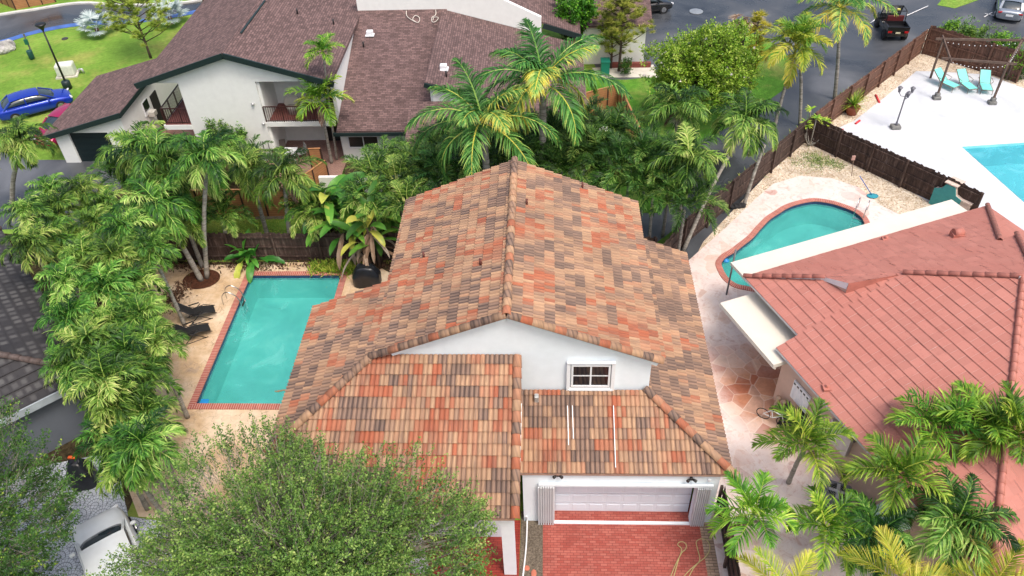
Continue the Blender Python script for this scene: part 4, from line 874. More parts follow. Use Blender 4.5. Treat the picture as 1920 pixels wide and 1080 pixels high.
panel_fence('orange brown fence panel beyond the road at the top left corner', [P(-40, -12), P(30, 18), P(105, 4)], h=1.7)
panel_fence('orange brown fence section between the road and the left shingle roof', [P(388, 26), P(470, -10)], h=1.7)
TG = tag(bpy.data.objects.new('x', None)) if False else None
sheet('terrace', [(-17.2, 38.2), (-12.2, 38.2), (-12.2, 43.8), (-17.2, 43.8)], brick_mat('terrace_pavers', (.36, .22, .18), (.3, .17, .14), (.16, .1, .08), .2, .1), .03)
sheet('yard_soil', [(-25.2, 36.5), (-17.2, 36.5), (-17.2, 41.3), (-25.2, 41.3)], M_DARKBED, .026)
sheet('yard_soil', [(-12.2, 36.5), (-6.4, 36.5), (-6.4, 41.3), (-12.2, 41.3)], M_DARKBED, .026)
panel_fence('low orange fence corner among the dark palms behind the ridge', [P(1150, 330), P(1185, 322)], h=1.6, step=1)
# ================================================================== PLANTS
def m_leaf(name, stops, rough=.5, trans=.14, wob=.3, spec=.3):
    s = NT(name); a = s.n('ShaderNodeAttribute', attribute_name='rnd'); oi = s.n('ShaderNodeObjectInfo')
    k = s.ramp(a.outputs['Fac'], stops); hs = s.n('ShaderNodeHueSaturation'); s.l(k, hs.inputs['Color'])
    s.l(s.math('ADD', s.math('MULTIPLY', oi.outputs['Random'], .03), .485), hs.inputs['Hue']); s.l(s.math('ADD', s.math('MULTIPLY', oi.outputs['Random'], wob), 1-wob/2), hs.inputs['Value'])
    s.l(hs.outputs[0], s.b.inputs['Base Color']); s.set(rough, spec=spec)
    tr = s.n('ShaderNodeBsdfTranslucent'); s.l(hs.outputs[0], tr.inputs[0]); mx = s.n('ShaderNodeMixShader'); mx.inputs[0].default_value = trans
    s.l(s.b.outputs[0], mx.inputs[1]); s.l(tr.outputs[0], mx.inputs[2]); s.l(mx.outputs[0], s.out.inputs[0]); return s.m
ML_HEDGE = m_leaf('arching_palm_leaf', [(0, (.008, .035, .005)), (.28, (.035, .11, .012)), (.5, (.11, .25, .028)), (.75, (.31, .47, .09)), (1, (.56, .62, .2))])
ML_DARK = m_leaf('dark_palm_leaf', [(0, (.008, .03, .004)), (.4, (.025, .085, .011)), (.7, (.075, .18, .025)), (1, (.26, .38, .08))])
ML_COCO = m_leaf('coconut_palm_leaf', [(0, (.015, .06, .01)), (.35, (.045, .15, .024)), (.6, (.13, .3, .055)), (.8, (.36, .46, .1)), (1, (.62, .48, .06))])
ML_FRESH = m_leaf('fresh_green_palm_leaf', [(0, (.025, .09, .006)), (.35, (.09, .22, .014)), (.7, (.26, .42, .035)), (1, (.55, .58, .1))])
ML_YEL = m_leaf('yellowed_palm_leaf', [(0, (.12, .22, .02)), (.3, (.26, .36, .03)), (.7, (.5, .48, .05)), (1, (.66, .55, .14))])
ML_DEAD = m_leaf('dry_dead_frond', [(0, (.1, .05, .03)), (.5, (.24, .15, .1)), (1, (.42, .34, .27))], .9, .1)
ML_BAN = m_leaf('paddle_leaf', [(0, (.02, .085, .012)), (.5, (.055, .18, .025)), (.88, (.13, .31, .04)), (1, (.45, .46, .08))], .4)
ML_OAK = m_leaf('small_oval_leaf', [(0, (.015, .05, .009)), (.35, (.06, .15, .025)), (.7, (.18, .33, .06)), (1, (.42, .54, .15))], .5)
ML_OAK2 = m_leaf('dark_oval_leaf', [(0, (.014, .05, .008)), (.5, (.045, .12, .018)), (.85, (.11, .22, .035)), (1, (.34, .42, .05))], .5)
ML_LIME = m_leaf('bright_lime_leaf', [(0, (.03, .12, .008)), (.35, (.11, .3, .018)), (.7, (.29, .52, .045)), (1, (.55, .7, .16))], .4)
ML_PINE = m_leaf('yellow_green_needles', [(0, (.12, .18, .015)), (.5, (.3, .38, .045)), (1, (.56, .56, .12))], .6)
ML_GOLD = m_leaf('golden_needles', [(0, (.2, .2, .02)), (.5, (.42, .38, .03)), (1, (.6, .5, .07))], .6)
ML_SILV = m_leaf('silver_fan_leaf', [(0, (.2, .28, .28)), (1, (.5, .58, .57))], .5)
M_TRUNK = NT('grey_palm_trunk'); _v = M_TRUNK.coord('Object', (1, 1, 7)); M_TRUNK.col(M_TRUNK.ramp(M_TRUNK.noise(_v, 1.6, 5, .7), [(.35, (.17, .15, .125)), (.55, (.34, .32, .28)), (.75, (.5, .48, .43))])); M_TRUNK.set(.85); M_TRUNK = M_TRUNK.m
M_BARK = plain('grey_brown_bark', (.27, .24, .2), .9, var=.45, scale=3); M_BARKD = plain('dark_bark', (.09, .06, .045), .9, var=.5, scale=4); M_SHAFT = plain('green_crownshaft', (.2, .32, .1), .5, var=.3, scale=2)
def ribbons(P0, D, Lh, Wv, w, segs, droop, rnd, curl=None, tipw=.08):
    """vectorised leaflets: P0,D,Wv (n,3), Lh,w (n,) -> verts, quads, attr"""
    n = len(P0); V_ = np.zeros((n, segs+1, 2, 3)); p = P0.copy(); d = D/np.linalg.norm(D, axis=1)[:, None]
    prof = np.array([.55, 1., .85, .5, tipw]) if segs == 4 else (np.array([.6, 1., .7, tipw]) if segs == 3 else np.array([.7, 1., tipw]))
    for k in range(segs+1):
        V_[:, k, 0] = p+Wv*(w*prof[k]*.5)[:, None]; V_[:, k, 1] = p-Wv*(w*prof[k]*.5)[:, None]
        p = p+d*(Lh/segs)[:, None]; d = d+np.array([0, 0, -1.])*droop[:, None]/segs
        if curl is not None: d = d+curl/segs
        d = d/np.linalg.norm(d, axis=1)[:, None]
    idx = np.arange(n*(segs+1)*2).reshape(n, segs+1, 2); F = np.stack([idx[:, :-1, 0], idx[:, 1:, 0], idx[:, 1:, 1], idx[:, :-1, 1]], -1).reshape(-1, 4)
    return V_.reshape(-1, 3), F, np.repeat(rnd, segs)+np.tile(np.linspace(-.13, .15, segs), n)
class Acc:
    def __init__(s): s.v, s.f, s.a, s.n = [], [], [], 0
    def add(s, v, f, a): s.v.append(v); s.f.append(f+s.n); s.a.append(a); s.n += len(v)
    def mesh(s, name, m, smooth=False): return arr_mesh(name, np.concatenate(s.v), np.concatenate(s.f), m, smooth=smooth, fattr={'rnd': np.clip(np.concatenate(s.a), 0, 1)}, link_it=False)
def frond(acc, r, az, e0, L, bend, ll, n=34, w=.045, base=(0, 0, 0), pend=.9, tone=.4, vee=.25, tonevar=.42, curl=.5, bare=.14, segs=3, stemw=.035):
    K = 14; t = np.linspace(0, 1, K); el = e0-bend*t**1.25; ds = L/(K-1); h = np.array([math.cos(az), math.sin(az), 0]); side = np.array([-math.sin(az), math.cos(az), 0])
    side_b = r.normal(0, .12); pts = [np.array(base, float)]; tg = []
    for k in range(K):
        d = h*math.cos(el[k])+np.array([0, 0, 1])*math.sin(el[k])+side*side_b*t[k]; d /= np.linalg.norm(d); tg.append(d)
        if k < K-1: pts.append(pts[-1]+d*ds)
    pts, tg = np.array(pts), np.array(tg)
    ti = np.linspace(bare, .99, n)+r.normal(0, .006, n); ti = np.clip(ti, .05, .995); f = ti*(K-1); i0 = np.clip(f.astype(int), 0, K-2); fr = (f-i0)[:, None]
    pp = pts[i0]*(1-fr)+pts[i0+1]*fr; tt = tg[i0]*(1-fr)+tg[i0+1]*fr
    prof = np.clip(np.sin(np.pi*np.clip(.16+.84*ti, 0, 1))**.6, .25, 1); nup = np.cross(side, tt); nup /= np.linalg.norm(nup, axis=1)[:, None]; nup *= np.sign(nup[:, 2:3]+1e-9)
    for sg in (-1, 1):
        ang = np.radians(62-34*ti)+r.normal(0, .1, n); D = tt*np.cos(ang)[:, None]+side*sg*np.sin(ang)[:, None]+nup*(vee+r.normal(0, .12, n))[:, None]
        Wv = np.cross(D, nup)+nup*r.normal(0, .45, n)[:, None]; Wv /= np.linalg.norm(Wv, axis=1)[:, None]
        v, F, a = ribbons(pp, D, ll*prof*r.uniform(.85, 1.12, n), Wv, np.full(n, w)*r.uniform(.8, 1.2, n), segs, pend*r.uniform(.6, 1.4, n), tone+r.normal(0, tonevar*.3, n), curl=tt*r.normal(0, curl, n)[:, None]); acc.add(v, F, a)
    # rachis
    wv = side[None]*stemw*np.linspace(1, .25, K)[:, None]; up = nup[0]*stemw*.5; V_ = np.stack([pts-wv, pts+up, pts+wv], 1).reshape(-1, 3); idx = np.arange(K*3).reshape(K, 3)
    F = np.concatenate([np.stack([idx[:-1, j], idx[1:, j], idx[1:, j+1], idx[:-1, j+1]], -1) for j in range(2)]); acc.add(V_, F, np.full(len(F), min(1, tone+.42)))
def palm_crown(seed, n=13, L=2.0, ll=.55, bend=1.9, e_hi=1.25, e_lo=.1, tone=.4, w=.05, leaflets=34, pend=.9, vee=.25, spread=.25, segs=3, yel=0, curl=.5, z0=0, elev_pow=1., m=None, name='crown', stemw=.035, rr=.0):
    r = np.random.default_rng(seed); acc = Acc(); az = r.uniform(0, 6.28)
    for k in range(n):
        az += 2.399+r.normal(0, .15); q = k/(n-1); el = e_hi+(e_lo-e_hi)*q**elev_pow+r.normal(0, .08)
        tn = tone+r.normal(0, .16)+(spread*(q-.4)); 
        if yel and r.random() < yel*(q+.2): tn = .78
        frond(acc, r, az, el, L*r.uniform(.82, 1.12)*(.75+.25*min(1, q*2+.2)), bend*(.65+.5*q)*r.uniform(.85, 1.15), ll, leaflets, w, base=(math.cos(az)*rr, math.sin(az)*rr, z0+.12*(1-q)), pend=pend, tone=tn, vee=vee, segs=segs, curl=curl, stemw=stemw)
    return acc.mesh(name, m)
def trunk_mesh(pts, r0, r1, n=9, m=None, name='trunk', rings=True):
    mb = MB(); L_ = smooth_loop([V(*p) for p in pts], 5, False); K = len(L_); mb.tube(L_, [r0+(r1-r0)*min(1, (k/(K-1))**.6)+(.012 if rings and k % 2 else 0) for k in range(K)], n)
    bmesh.ops.recalc_face_normals(mb.bm, faces=mb.bm.faces); me = bpy.data.meshes.new(name); mb.bm.to_mesh(me); mb.bm.free(); me.materials.append(m or M_TRUNK); return me
def simple(name, me, parent, loc=None, rz=0, sc=1):
    o = bpy.data.objects.new(name, me); COL.objects.link(o); o.parent = parent
    if loc is not None: o.location = loc
    o.rotation_euler = (0, 0, rz); o.scale = (sc, sc, sc); return o
def shaft_mesh():
    mb = MB(); mb.lathe((0, 0, 0), [(.075, -.75), (.11, -.6), (.1, -.2), (.06, .12)], 10); me = bpy.data.meshes.new('crownshaft'); mb.bm.to_mesh(me); mb.bm.free(); me.materials.append(M_SHAFT); return me
SHAFT = shaft_mesh()
def flower_mesh():
    r = np.random.default_rng(3); acc = Acc(); n = 60; az = r.uniform(0, 6.28, n); D = np.stack([np.cos(az), np.sin(az), r.uniform(-.6, .5, n)], 1); W = np.cross(D, [0, 0, 1.]); W /= np.linalg.norm(W, axis=1)[:, None]
    v, f, a = ribbons(np.zeros((n, 3)), D, r.uniform(.25, .55, n), W, np.full(n, .035), 2, np.full(n, .9), r.uniform(.6, 1, n)); acc.add(v, f, a); return acc.mesh('flower_stalk', m_leaf('cream_flower_stalk', [(0, (.4, .4, .25)), (1, (.7, .68, .5))], .8))
FLOWER = flower_mesh()
def dead_mesh():
    r = np.random.default_rng(9); acc = Acc()
    for k in range(3): frond(acc, r, r.uniform(0, 6.28), -.75, 1.3, .7, .4, 16, .05, pend=2.2, tone=.3+.2*k)
    return acc.mesh('dead_frond', ML_DEAD)
DEAD = dead_mesh()
CROWNS = {}
def crown(kind, k):
    key = (kind, k)
    if key in CROWNS: return CROWNS[key]
    a = dict(hedge=dict(n=18, L=1.95, ll=.72, bend=2.3, e_hi=1.35, e_lo=-.05, tone=.44, w=.055, leaflets=30, pend=2.3, vee=.55, m=ML_HEDGE, curl=1.2, segs=4),
             adon=dict(n=17, L=2.2, ll=.74, bend=2.3, e_hi=1.3, e_lo=.0, tone=.4, w=.055, leaflets=36, pend=2.3, vee=.4, m=ML_HEDGE, curl=.7, yel=.12, segs=4),
             fresh=dict(n=11, L=1.85, ll=.72, bend=1.5, e_hi=1.25, e_lo=.1, tone=.42, w=.06, leaflets=25, pend=1.2, vee=.5, m=ML_FRESH, curl=.25, yel=.12),
             yellow=dict(n=15, L=2.3, ll=.6, bend=1.8, e_hi=1.3, e_lo=-.1, tone=.4, w=.055, leaflets=36, pend=1.0, vee=.3, m=ML_YEL, curl=.4),
             coco=dict(n=16, L=4.0, ll=1.0, bend=1.9, e_hi=1.25, e_lo=.05, tone=.4, w=.06, leaflets=62, pend=1.5, vee=.1, m=ML_COCO, curl=.2, yel=.12, stemw=.05),
             cocoy=dict(n=13, L=3.0, ll=.75, bend=1.7, e_hi=1.2, e_lo=.1, tone=.62, w=.05, leaflets=56, pend=1.1, vee=.15, m=ML_COCO, curl=.2, yel=.35, stemw=.045),
             golden=dict(n=8, L=1.9, ll=.55, bend=1.1, e_hi=1.1, e_lo=.15, tone=.5, w=.032, leaflets=46, pend=.35, vee=.5, m=ML_YEL, curl=.1, stemw=.04),
             areca=dict(n=24, L=2.2, ll=.55, bend=1.9, e_hi=1.45, e_lo=.35, tone=.42, w=.045, leaflets=30, pend=.9, vee=.5, m=ML_DARK, curl=.5, rr=.35),
             arecag=dict(n=20, L=1.7, ll=.5, bend=2.0, e_hi=1.45, e_lo=.3, tone=.4, w=.045, leaflets=30, pend=1.2, vee=.4, m=ML_HEDGE, curl=.7, rr=.3))[kind]
    CROWNS[key] = palm_crown(hash((len(kind), ord(kind[0]), k)) % 10007, **a); return CROWNS[key]
_tk = {}
def palm(kind, u, v_, z, label, base=None, L=1.0, group=None, tr=.085, flower=False, dead=False, seed=None, trunk=True, shaft=True, bend=None, ground=None):
    """crown centre at pixel (u,v), height z; stands on the ground straight below it or at the pixel base"""
    C_ = Vector(P(u, v_, z)); G = Vector(P(*base)) if base else Vector((C_.x+random.uniform(-.15, .15), C_.y+random.uniform(-.15, .15), 0))
    if ground: G = Vector(ground)
    t = thing('palm_tree', label, 'palm tree', G, 0, group); k = (seed if seed is not None else random.randrange(4)) % 4
    d = C_-G; mid = d*.5+V(d.x*-.06, d.y*-.06, 0) if base else d*.5
    if trunk: o = bpy.data.objects.new('trunk', trunk_mesh([(0, 0, -.05), tuple(mid), tuple(d-V(0, 0, .3))], tr*1.5, tr)); COL.objects.link(o); o.parent = t
    if trunk and shaft: simple('crownshaft', SHAFT, t, tuple(d), sc=tr/.08)
    simple('crown', crown(kind, k), t, tuple(d), random.uniform(0, 6.28), L)
    if flower: simple('flower_stalk', FLOWER, t, tuple(d-V(0, 0, .55)), random.uniform(0, 6), 1.1)
    if dead: simple('dead_frond', DEAD, t, tuple(d-V(0, 0, .1)), random.uniform(0, 6), 1.0)
    return t
ORD = ['first', 'second', 'third', 'fourth', 'fifth', 'sixth', 'seventh', 'eighth', 'ninth', 'tenth', 'eleventh', 'twelfth', 'thirteenth', 'fourteenth', 'fifteenth']
HG = 'palms in the dense row left of the pool'
HP = [(112, 366), (172, 366), (225, 385), (130, 395), (70, 405), (195, 428), (265, 432), (112, 455), (175, 487), (245, 492), (75, 462), (310, 470), (140, 535), (215, 548), (280, 545), (150, 600), (225, 612), (295, 602), (185, 655), (255, 668), (320, 650), (150, 690), (215, 718), (285, 725), (235, 770), (300, 782), (225, 828), (285, 838), (255, 868)]
HF = {'left': [], 'middle': [], 'right': []}
for (u, v_) in HP: c0 = np.interp(v_, [340, 500, 870], [150, 185, 258]); HF['left' if u < c0-38 else ('right' if u > c0+38 else 'middle')].append((u, v_))
for i, (u, v_) in enumerate(HP):
    fk = [k for k in HF if (u, v_) in HF[k]][0]; od = ORD[sorted(HF[fk], key=lambda q: q[1]).index((u, v_))]
    palm('hedge', u-14-(12 if fk == 'right' else 0), v_, 4.6+random.uniform(-.5, .6), f'{od} palm from the far end in the {fk} file of the dense poolside row', group=HG, L=random.uniform(.78, .98), tr=.07, seed=i)
palm('adon', 40, 268, 4.3, 'lone palm at the left edge by the asphalt, with a dark lower trunk', base=(22, 388), L=1.0, tr=.1, seed=0)
palm('adon', 300, 392, 4.6, 'palm with a thick leaning grey trunk in the round mulch ring, white flower stalk', base=(378, 526), L=1.1, tr=.1, flower=True, seed=1)
palm('adon', 385, 298, 6.6, 'tall straight palm rising from the round mulch ring beside the pool', base=(388, 522), L=1.05, tr=.085, dead=True, flower=True, seed=2)
palm('adon', 532, 335, 4.5, 'palm with a single trunk in front of the orange panel fence', base=(548, 472), L=1.08, tr=.1, dead=True, seed=3)
palm('adon', 300, 300, 5.2, 'broad palm left of the tall mulch ring palm, in front of the townhouse garage wall', L=1.3, seed=0)
palm('adon', 262, 292, 4.6, 'bushy palm right beside the dark green garage door of the townhouse', L=1.2, seed=1, dead=True)
palm('adon', 345, 340, 4.4, 'shorter palm between the two mulch ring palms and the townhouse entry', L=1.2, seed=2)
palm('arecag', 462, 305, 1.9, 'grassy green palm clump at the foot of the narrow wall shrubs', L=1.0, seed=1)
palm('arecag', 392, 300, 1.9, 'small palm clump in front of the townhouse wall, left of the wall shrubs', L=1.0, seed=2)
palm('adon', 468, 322, 4.2, 'palm with a bushy crown between the straight pool palm and the gate panel', L=.95, seed=1)
palm('arecag', 585, 395, 2.6, 'bushy green palm clump covering the orange panels left of the paddle leaved plants', L=1.05, seed=0)
palm('arecag', 348, 418, 2.8, 'dark palm clump at the rear fence between the two mulch ring trunks', L=1.05, seed=2)
palm('arecag', 415, 410, 2.5, 'low dark green palm in front of the rear fence, right of the straight trunk', L=1.0, seed=3)
palm('areca', 250, 330, 3.6, 'dark palm tucked behind the dense palm row near the driveway', L=1.0, seed=0)
palm('fresh', 600, 190, 4.4, 'bright green palm growing against the right balcony of the townhouse', base=(622, 306), L=1.05, tr=.07, seed=1, dead=True)
palm('fresh', 605, 98, 7.0, 'small slim palm crown standing above the balcony roof edge', base=(632, 300), L=.72, tr=.045, seed=2)
palm('coco', 905, 232, 7.4, 'large coconut palm with yellow lower fronds, left of the two behind the ridge', L=1.0, tr=.15, seed=0, shaft=False)
palm('coco', 1018, 158, 8.2, 'largest coconut palm with yellowing fronds, right of the two behind the ridge', L=1.12, tr=.16, seed=1, shaft=False)
AXS = [835, 880, 935, 985, 1050, 1100, 1145, 1130, 1180, 1215, 1225, 1260, 1085, 1285, 1060, 800, 842, 905, 965, 1020, 870, 780]; ORD += ['sixteenth', 'seventeenth', 'eighteenth', 'nineteenth', 'twentieth', 'twenty-first', 'twenty-second']; AL = [f'{ORD[sorted(AXS).index(x)]} from the left of the dark clumping palms behind the tiled ridge' for x in AXS]; AG = 'clumping palms behind the tiled ridge'
for i, (u, v_, z, s_) in enumerate([(835, 285, 3.2, .95), (880, 300, 3.4, 1.0), (935, 282, 3.6, 1.0), (985, 300, 3.8, .9), (1050, 275, 4.0, 1.05), (1100, 290, 4.0, 1.1), (1145, 255, 4.2, 1.05), (1130, 310, 3.8, 1.1), (1180, 330, 4.0, 1.15), (1215, 295, 4.2, 1.05), (1225, 362, 3.8, 1.05), (1260, 320, 4.0, 1.05), (1085, 235, 4.2, .9), (1285, 385, 3.6, .9), (1060, 320, 4, .9), (800, 322, 3.6, .9), (842, 330, 3.9, .95), (905, 318, 4.1, .95), (965, 292, 4.3, .9), (1020, 262, 4.4, .95), (870, 268, 3.0, .9), (780, 300, 2.8, .85)]):
    palm('areca', u, v_, z, AL[i], L=s_, group=AG, tr=.06, seed=i, shaft=False)
for i, (u, v_, z, s_) in enumerate([(700, 330, 3.3, 1.0), (745, 345, 3.4, 1.05), (770, 310, 3.0, .95), (720, 300, 2.8, .85), (690, 372, 3.4, .95), (762, 385, 3.6, .9)]):
    palm('arecag', u, v_, z, ('second', 'fourth', 'sixth', 'third', 'first', 'fifth')[i]+' from left of the green clumping palms at the left tiled eave', L=s_, group='clumping palms at the left eave', tr=.05, seed=i, shaft=False)
palm('adon', 1272, 205, 5.6, 'drooping palm with a dry flower head standing over the lawn, left of its neighbour', L=1.15, tr=.08, flower=True, dead=True, seed=3)
palm('adon', 1396, 232, 5.6, 'palm on a thin leaning trunk that starts beside the tiled eave corner', base=(1280, 472), L=1.15, tr=.075, dead=True, seed=0)
palm('adon', 1290, 305, 5.0, 'hanging dark palm in front of the lane, above the gravel bed end of the fence', base=(1262, 470), L=1.1, tr=.09, seed=1)
t_ = palm('adon', 1436, 262, 3.6, 'slim palm with a black stone at its foot in the gravel bed', base=(1395, 384), L=.01, tr=.07, seed=2, shaft=False)
for o in list(t_.children):
    if o.name.startswith('crown'): bpy.data.objects.remove(o)
palm('yellow', 1492, 92, 5.0, 'yellowing palm with hanging golden fronds beside the lane', base=(1452, 238), L=1.25, tr=.075, seed=0, flower=True)
palm('fresh', 1500, 70, 5.6, 'green palm crown rising from behind the yellowing palm by the lane', base=(1500, 236), L=1.0, tr=.075, seed=3)
palm('cocoy', 1575, 18, 6.0, 'tall coconut palm with a pale slim trunk on the verge near the open buggy', base=(1565, 186), L=1.2, tr=.09, seed=1, shaft=False)
# bottom right palms
for (u, v_, z, k, L_, lb, bs, dd) in [
    (1510, 835, 3.4, 'fresh', .98, 'palm with wide spread fronds beside the patio chairs on the flagstones', (1478, 905), True),
    (1412, 965, 3.2, 'fresh', .88, 'palm leaning over the old dark fence by the red brick driveway', (1455, 1010), True),
    (1545, 992, 2.6, 'fresh', .85, 'low palm just below the grey air conditioner on the patio', (1560, 1020), False),
    (1680, 890, 3.8, 'fresh', 1.0, 'palm against the peach wall, right of the air conditioner', (1650, 1000), True),
    (1752, 800, 4.2, 'fresh', .95, 'palm overlapping the pink roof, left of the upper pair', (1715, 960), False),
    (1842, 800, 4.4, 'fresh', 1.0, 'palm with two grey leaning trunks over the pink roof', (1800, 960), True),
    (1905, 815, 4.6, 'fresh', 1.0, 'palm at the right edge overlapping the pink roof', (1830, 975), False),
    (1790, 985, 3.4, 'adon', 1.0, 'dense green palm low in front of the pink roof eave', (1770, 1030), False),
    (1640, 1010, 2.6, 'adon', .85, 'dark shaded palm beside the turquoise play set', (1650, 1040), False)]:
    palm(k, u, v_, z, lb, base=bs, L=L_, tr=.065, dead=dd)
palm('golden', 1475, 1120, 2.2, 'pale golden palm at the bottom edge, left of the golden pair', L=1.0, tr=.07, seed=0, shaft=False)
palm('golden', 1690, 1098, 3.0, 'pale golden palm with stiff upright fronds at the bottom edge, in the middle', L=1.1, tr=.07, seed=1, shaft=False)
palm('golden', 1850, 1112, 2.8, 'pale golden palm at the bottom right corner below the pink roof', L=1.1, tr=.07, seed=2, shaft=False)
# ------------------------------------------------------------------ broadleaf trees
def tree(name, label, cat, loc, h, rad, crown_z, crown_h, leafm, barkm, seed, ntw=900, leaves=16, lsize=.09, twl=.5, trunk_r=.2, lean=(0, 0), up=.6, lumps=9, hole=.25, upb=.5, flat=1.0, narrow=.55, flowers=0, trunk=True, group=None, tone=.45, limbs=9, lw=None, shell=.55):
    r = np.random.default_rng(seed); t = thing(name, label, cat, loc, 0, group); rx, ry = rad if isinstance(rad, tuple) else (rad, rad)
    # lumpy crown: several overlapping sub-domes
    lc = np.stack([r.normal(0, .42, lumps), r.normal(0, .42, lumps), r.normal(0, .38, lumps)], 1); lc[0] = 0; ls = r.uniform(.35, .6, lumps); ls[0] = .62
    pts = []; 
    while len(pts) < ntw:
        k = r.integers(lumps); q = r.normal(0, 1, 3); q /= np.linalg.norm(q); q *= ls[k]*(shell+(1-shell)*r.random()**.5); p = lc[k]+q
        if np.linalg.norm(p*np.array([1, 1, 1.0])) < 1.02 and (math.sin(p[0]*9+seed)*math.cos(p[1]*8)*math.sin(p[2]*7+2) < 1-hole*1.6 if hole else True): pts.append(p)
    pts = np.array(pts); cen = np.array([lean[0], lean[1], crown_z]); C_ = pts*np.array([rx, ry, crown_h])+cen
    # dome floor: nothing below a shallow bowl
    out = pts/np.maximum(.2, np.linalg.norm(pts, axis=1)[:, None]); D = out*np.array([1, 1, .6])+np.array([0, 0, up])+r.normal(0, .35, (ntw, 3)); D /= np.linalg.norm(D, axis=1)[:, None]
    acc = Acc(); n = ntw*leaves; tk = np.tile(np.linspace(.05, 1.02, leaves), ntw); base = np.repeat(C_, leaves, 0); DD = np.repeat(D, leaves, 0); TL = np.repeat(twl*r.uniform(.6, 1.3, ntw), leaves)
    pos = base+DD*(tk*TL)[:, None]+r.normal(0, lsize*.5, (n, 3)); ld = DD*.5+r.normal(0, .8, (n, 3)); ld[:, 2] += upb*.3; ld /= np.linalg.norm(ld, axis=1)[:, None]
    nrm = r.normal(0, .6, (n, 3))+np.array([0, 0, 1.]); W = np.cross(ld, nrm); W /= np.linalg.norm(W, axis=1)[:, None]+1e-9; sz = lsize*r.uniform(.65, 1.3, n); wd = sz*narrow*.5
    Vv = np.stack([pos, pos+ld*(sz*.5)[:, None]+W*wd[:, None], pos+ld*sz[:, None], pos+ld*(sz*.5)[:, None]-W*wd[:, None]], 1).reshape(-1, 3); F = np.arange(n*4).reshape(n, 4)
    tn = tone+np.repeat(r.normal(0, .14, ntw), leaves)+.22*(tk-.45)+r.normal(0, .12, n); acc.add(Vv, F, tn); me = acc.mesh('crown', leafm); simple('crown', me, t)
    # branches
    tb = Acc(); V_, F_, a_ = ribbons(C_-D*(twl*.9), D, np.full(ntw, twl*1.8), np.cross(D, [0, 0, 1.])/np.maximum(.2, np.linalg.norm(np.cross(D, [0, 0, 1.]), axis=1))[:, None], np.full(ntw, .014 if lw is None else lw), 2, np.zeros(ntw), np.full(ntw, .5)); tb.add(V_, F_, a_)
    mb = MB(); tp = V(lean[0]*.5, lean[1]*.5, max(.4, crown_z-crown_h*.75)); rr = random.Random(seed)
    if trunk: mb.tube(smooth_loop([V(0, 0, -.1), tp*.5+V(rr.uniform(-.1, .1), rr.uniform(-.1, .1), 0), tp], 4, False), [trunk_r*(1.15-.3*k/8) for k in range(9)], 9)
    sel = r.choice(ntw, min(ntw, limbs), replace=False)
    for k in sel:
        e_ = Vector(C_[k]); m1 = tp.lerp(e_, .4)+V(rr.uniform(-.3, .3), rr.uniform(-.3, .3), rr.uniform(.0, .4))*rx*.15; L_ = smooth_loop([tp-V(0, 0, .2), m1, e_], 4, False); mb.tube(L_, [trunk_r*(.5-.42*q/(len(L_)-1)) for q in range(len(L_))], 6)
        for j in r.choice(ntw, 5, replace=False):
            f_ = Vector(C_[j]); 
            if (f_-e_).length < rx*.9: mb.tube([m1.lerp(e_, .3), m1.lerp(f_, .55)+V(0, 0, .05), f_], [trunk_r*.22, trunk_r*.14, .012], 5)
    bmesh.ops.recalc_face_normals(mb.bm, faces=mb.bm.faces); me = bpy.data.meshes.new('trunk'); mb.bm.to_mesh(me); mb.bm.free(); me.materials.append(barkm); simple('trunk' if trunk else 'stem', me, t)
    simple('twigs', tb.mesh('twigs', barkm), t)
    if flowers:
        fl_ = Acc(); k = r.choice(n, flowers, replace=False); p = pos[k]; q = len(k); 
        for a0 in (0, 1.05, 2.1):
            dd = np.tile(np.array([math.cos(a0), math.sin(a0), .3]), (q, 1)); ww = np.cross(dd, [0, 0, 1.]); v2, f2, a2 = ribbons(p-dd*.1+np.array([0, 0, .05]), dd, np.full(q, .2), ww, np.full(q, .08), 2, np.zeros(q), r.uniform(.3, 1, q)); fl_.add(v2, f2, a2)
        simple('blossom', fl_.mesh('blossom', m_leaf('pale_pink_blossom', [(0, (.75, .6, .62)), (1, (.85, .82, .8))])), t)
    return t
tree('broad_tree', 'very wide airy green tree covering the porch and driveway at the bottom', 'tree', (-7.4, 12.0, 0), 7, (5.5, 5.3), 5.1, 2.6, ML_OAK, M_BARK, 5, ntw=8200, leaves=30, lsize=.08, twl=.62, trunk_r=.24, lumps=18, hole=.45, limbs=46, shell=.5, tone=.5)
tree('broad_tree', 'dark green small leaved tree in the bottom left corner', 'tree', (-18.7, 12.0, 0), 7, (4.7, 5.3), 4.9, 2.5, ML_OAK2, M_BARK, 8, ntw=4600, leaves=30, lsize=.08, twl=.55, trunk_r=.2, lumps=12, hole=.35, limbs=26, shell=.5, tone=.5)
gb = P(1290, 232); tree('flowering_tree', 'round lime green tree dotted with pale blossoms on the lawn', 'tree', gb, 5, (3.5, 2.9), 3.9, 3.2, ML_LIME, M_BARKD, 11, ntw=2100, leaves=28, lsize=.14, twl=.5, trunk_r=.12, lumps=12, hole=.15, limbs=16, flowers=90, shell=.6, tone=.55)
